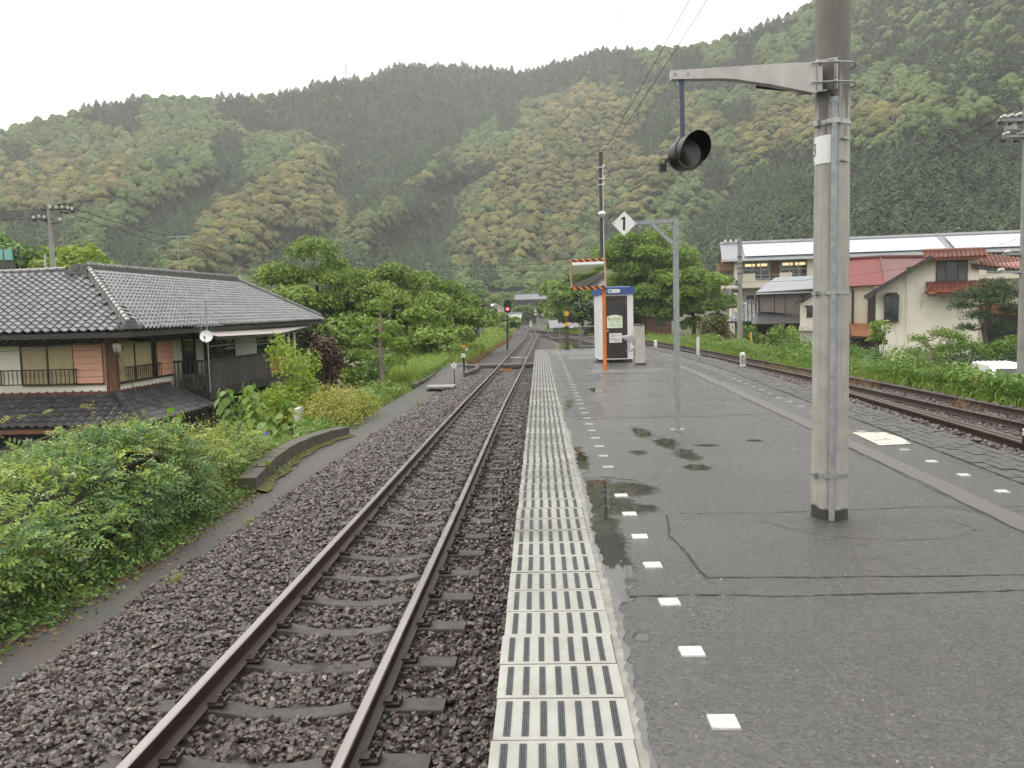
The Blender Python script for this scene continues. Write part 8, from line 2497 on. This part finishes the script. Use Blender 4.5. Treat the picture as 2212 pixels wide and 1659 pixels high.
# ------------------------------------------------------------------ poles and wires
m_polec = mat('pole_concrete', (0.30, 0.29, 0.27), (0.22, 0.21, 0.2), rough=0.7, scale=2)
m_polew = mat('tarred_wood_pole', (0.075, 0.062, 0.052), (0.045, 0.038, 0.034), rough=0.75, scale=3, stretch=(1, 1, 0.2))
fp = empty('utility_pole', (3.45, 45, -1.1), 'dark wooden pole with white globe lamp rising behind the mirror', 'pole')
b = MB(); b.tube([(0, 0, 0), (0, 0, 5), (-0.02, 0, 11.0)], [0.16, 0.14, 0.11], 10); b.build('shaft', m_polew, fp, smooth=True)
b = MB(); b.tube([(0.07, -0.14, 0), (0.06, -0.13, 10.3)], 0.03, 6); b.build('conduit', m_alum, fp)
b = MB(); lathe(b, [(0.001, 0.16), (0.10, 0.14), (0.19, 0.06), (0.21, 0.0), (0.2, -0.02)], c=(-0.02, -0.2, 7.75), n=16); ls = b.build('lamp_shade', m_white, fp, smooth=True)
b = MB(); lathe(b, [(0.18, 0), (0.16, -0.12), (0.08, -0.2), (0.001, -0.21)], c=(-0.02, -0.2, 7.73), n=16); b.build('bulb', mat('frosted_glass', (0.5, 0.52, 0.5), rough=0.2), ls, smooth=True)
b = MB()
for z in (10.2, 9.6, 9.3): b.box((0, -0.1, z), (0.36, 0.16, 0.05)); b.cyl((0.13, -0.15, z), (0.13, -0.15, z + 0.14), 0.05, n=8)
b.build('insulator', m_whitepost, fp)
up_ = empty('utility_pole', (12.4, 52, -1.9), 'grey concrete pole with three white insulators in front of the school', 'pole')
b = MB(); b.tube([(0, 0, 0), (0, 0, 7.7)], [0.17, 0.13], 10); b.build('shaft', m_polec, up_, smooth=True)
b = MB(); b.bx(-0.95, 0.15, -0.05, 0.05, 7.35, 7.43); b.bx(-0.6, 0.1, -0.3, -0.24, 4.9, 4.96); b.build('crossarm', m_galv, up_)
for x in (-0.88, -0.55, -0.22):
    b = MB(); lathe(b, [(0.03, 0), (0.075, 0.04), (0.08, 0.09), (0.04, 0.14), (0.06, 0.18), (0.001, 0.2)], c=(x, 0, 7.43), n=10); b.build('insulator', m_white, up_)
b = MB(); b.cyl((-0.28, -0.1, 4.55), (-0.28, -0.1, 4.35), 0.12, n=10); b.box((-0.25, -0.2, 4.95), (0.12, 0.12, 0.3)); b.build('junction_box', m_darkmetal, up_)
b = MB()
for z in (5.5, 5.8, 6.1, 6.5): b.cyl((0, 0, z), (0, 0, z + 0.06), 0.16, n=10)
b.build('band', m_darkmetal, up_)
rp = empty('utility_pole', (13.06, 23, -2.4), 'concrete pole with yellow and black guard at the frame edge by the van', 'pole')
b = MB(); b.tube([(0, 0, 0), (-0.02, 0, 9.6)], [0.09, 0.075], 12); b.build('shaft', m_polec, rp, smooth=True)
b = MB()
for k in range(6): b.cyl((0.005, 0, 0.95 + k * 0.14), (0.005, 0, 0.95 + k * 0.14 + 0.13), 0.10, n=14, mi=k % 2)
b.build('striped_guard', [m_yellow, m_black], rp)
b = MB(); b.bx(-0.75, 0.5, -0.06, 0.06, 8.62, 8.70); b.bx(-0.6, 0.4, -0.06, 0.06, 8.2, 8.26); b.bx(-0.55, 0.1, -0.05, 0.05, 5.1, 5.16); b.bx(-0.7, 0.1, -0.05, 0.05, 4.62, 4.68); b.build('crossarm', m_galv, rp)
b = MB(); b.box((-0.42, 0, 8.46), (0.26, 0.2, 0.13)); b.build('switch_box', m_galv, rp)
b = MB()
for (x, z) in ((-0.7, 8.72), (-0.5, 8.74), (-0.3, 8.76), (-0.05, 8.78), (0.2, 8.78), (-0.62, 8.28), (-0.15, 8.30), (-0.5, 5.18), (-0.66, 4.70)): b.cyl((x, -0.05, z), (x, -0.25, z + 0.02), 0.05, 0.04, n=8)
b.build('insulator', m_whitepost, rp)
b = MB()
for (x, z) in ((-0.72, 8.6), (-0.45, 8.56), (-0.2, 8.58), (-0.6, 8.12), (-0.3, 8.1)): b.cyl((x, -0.1, z), (x - 0.1, -0.14, z - 0.03), 0.035, n=6)
b.build('clamp', m_black, rp)
lpole = empty('utility_pole', (-29.5, 50, -4), 'grey pole with transformer box and cross arms behind the tiled roof', 'pole')
b = MB(); b.tube([(0, 0, 0), (0, 0, 8), (-0.05, 0, 13.5)], [0.24, 0.18, 0.08], 10); b.build('shaft', m_polec, lpole, smooth=True)
b = MB(); b.bx(-0.5, 1.5, -0.06, 0.06, 12.4, 12.5); b.bx(-1.0, 0.1, -0.06, 0.06, 11.85, 11.93); b.bar((0, 0, 11.6), (0.7, 0, 11.7), 0.06); b.bar((-0.4, 0, 9.7), (0.1, 0, 9.7), 0.06); b.build('crossarm', m_darkmetal, lpole)
b = MB(); b.bx(0.12, 0.62, -0.3, 0.1, 8.15, 8.95); b.bx(0.65, 0.9, -0.2, 0.1, 8.3, 8.85); b.build('transformer', mat('grey_box', (0.42, 0.43, 0.44), rough=0.5, scale=2), lpole)
b = MB()
for (x, z) in ((0.1, 12.55), (0.5, 12.5), (0.85, 12.5), (1.2, 12.45), (1.45, 12.4), (-0.95, 11.95), (-0.6, 12.0), (-0.3, 11.95), (0.65, 11.78)): b.cyl((x, -0.1, z), (x, -0.1, z + 0.16), 0.07, n=8)
b.build('insulator', m_whitepost, lpole)
b = MB()
for (x, z) in ((0.7, 12.7), (1.0, 12.75), (1.4, 12.7), (0.8, 12.25), (1.1, 12.2), (1.5, 12.25), (-0.9, 11.8), (-0.2, 11.8)): b.box((x, -0.1, z), (0.2, 0.2, 0.12), rz=0.4)
b.build('clamp', m_black, lpole)
b = MB(); b.tube([(-0.7, 0, 4), (-0.45, 0, 9.8)], 0.05, 6); b.build('stay', m_alum, lpole)
fr = empty('teal_fence', (-37.8, 57, 1), 'pale teal screen fence high among the trees at the frame edge', 'fence')
for k in range(4):
    b = MB(); b.box((-1.0 + k * 0.55, 0.2 * k, 5.5), (0.5, 0.06, 0.75), rz=0.3); b.build('panel', mat('teal_sheet', (0.20, 0.45, 0.40), (0.16, 0.38, 0.34), rough=0.5, scale=1) if k == 0 else bpy.data.materials['teal_sheet'], fr)
b = MB(); b.bx(-1.3, 1.0, -0.1, 0.8, -4, 5.0); b.build('bank_wall', m_oldconc, fr)

def wire(label, a, b_, sag, r=0.012):
    a, b_ = Vector(a), Vector(b_)
    pts = []
    for k in range(17):
        t = k / 16
        p = a.lerp(b_, t)
        p.z -= sag * 4 * t * (1 - t)
        pts.append(p)
    m = MB(); m.tube(pts, r, 5, caps=False)
    return tag(m.build('overhead_wire', m_wire), label, 'wire', 'overhead wires')
wire('left of the two wires climbing from the wooden pole over the platform', (3.45, 45, 9.75), (5.7, -8, 11.6), 0.5, 0.011)
wire('right of the two wires climbing from the wooden pole over the platform', (3.75, 45, 9.85), (6.6, -8, 11.6), 0.5, 0.011)
wire('upper distant wire crossing the valley behind the mirror', (-38, 150, 11.2), (40, 150, 10.6), 0.6, 0.03)
wire('lower distant wire crossing the valley behind the mirror', (-38, 148, 9.9), (40, 148, 9.4), 0.6, 0.03)
wire('upper wire from the frame edge pole to the school side', (12.6, 23, 6.5), (30, 110, 12), 1.0, 0.012)
wire('lower wire from the frame edge pole to the school side', (12.7, 23, 6.1), (26, 100, 9), 1.2, 0.012)
wire('wire from the middle pole toward the tree left of it', (12.2, 52, 3.0), (2, 90, 5.0), 0.8, 0.014)
wire('wire from the middle pole across the school front', (12.4, 52, 3.1), (34, 60, 6.0), 0.8, 0.012)
wire('second wire from the middle pole across the red roofs', (12.4, 52, 2.5), (34, 50, 4.6), 0.9, 0.012)
wire('upper wire leaving the transformer pole toward the frame edge', (-29.5, 50, 8.5), (-60, 48, 9.4), 0.6, 0.02)
wire('lower wire leaving the transformer pole toward the frame edge', (-30.3, 50, 7.95), (-60, 46, 9.0), 0.6, 0.02)
wire('upper wire falling from the transformer pole behind the tiled roof', (-28.1, 50, 8.5), (-9, 90, 4.0), 1.0, 0.02)
wire('lower wire falling from the transformer pole behind the tiled roof', (-28.6, 50, 8.3), (-11, 88, 3.2), 1.0, 0.02)
wire('service wire ending at the corner of the tiled house', (-12.3, 23.3, 0.98), (-22, 19, 0.55), 0.15, 0.012)
wire('dark cable hanging down over the lower tile roof', (-12.15, 23.4, 0.75), (-11.2, 23.0, -0.9), 0.12, 0.012)

# ------------------------------------------------------------------ lattice masts on the ridge
def mast(label, az, h):
    x, y, z = hill_p(az, 1.02)
    t = empty('transmission_tower', (x, y, z), label, 'pylon', 'pylons on the ridge')
    b = MB()
    for sx in (-1, 1):
        for sy in (-1, 1): b.bar((sx * 1.6, sy * 1.6, 0), (sx * 0.35, sy * 0.35, h), 0.22)
    for k in range(10):
        z0, z1 = h * k / 10, h * (k + 1) / 10
        w0, w1 = 1.6 - 1.25 * k / 10, 1.6 - 1.25 * (k + 1) / 10
        b.bar((-w0, -w0, z0), (w1, -w1, z1), 0.12); b.bar((w0, -w0, z0), (-w1, -w1, z1), 0.12)
    b.build('lattice', m_galv, t)
    b = MB()
    for f in (0.72, 0.84, 0.95): b.bar((-3.2, 0, h * f), (3.2, 0, h * f), 0.2)
    b.build('crossarm', m_galv, t)
mast('faint lattice pylon above the ridge left of the lamp bracket', 5.75, 46)
mast('tiny faint lattice pylon on the far ridge above the cedars', -12.5, 26)

# ------------------------------------------------------------------ moist air
hz = MB(); hz.bx(-1180, 1180, -340, 1230, -14, 330)
hzo = hz.build('haze', bpy.data.materials.new('moist_air'))
tag(hzo, 'thin rain haze filling the valley', 'haze', kind='stuff')
nt, nd, lk, out = nodes_of(hzo.data.materials[0])
pv = nt.nodes.new('ShaderNodeVolumePrincipled')
pv.inputs['Color'].default_value = (0.93, 0.95, 0.96, 1)
pv.inputs['Density'].default_value = 0.00034
pv.inputs['Anisotropy'].default_value = 0.2
lk.new(pv.outputs[0], out.inputs['Volume'])
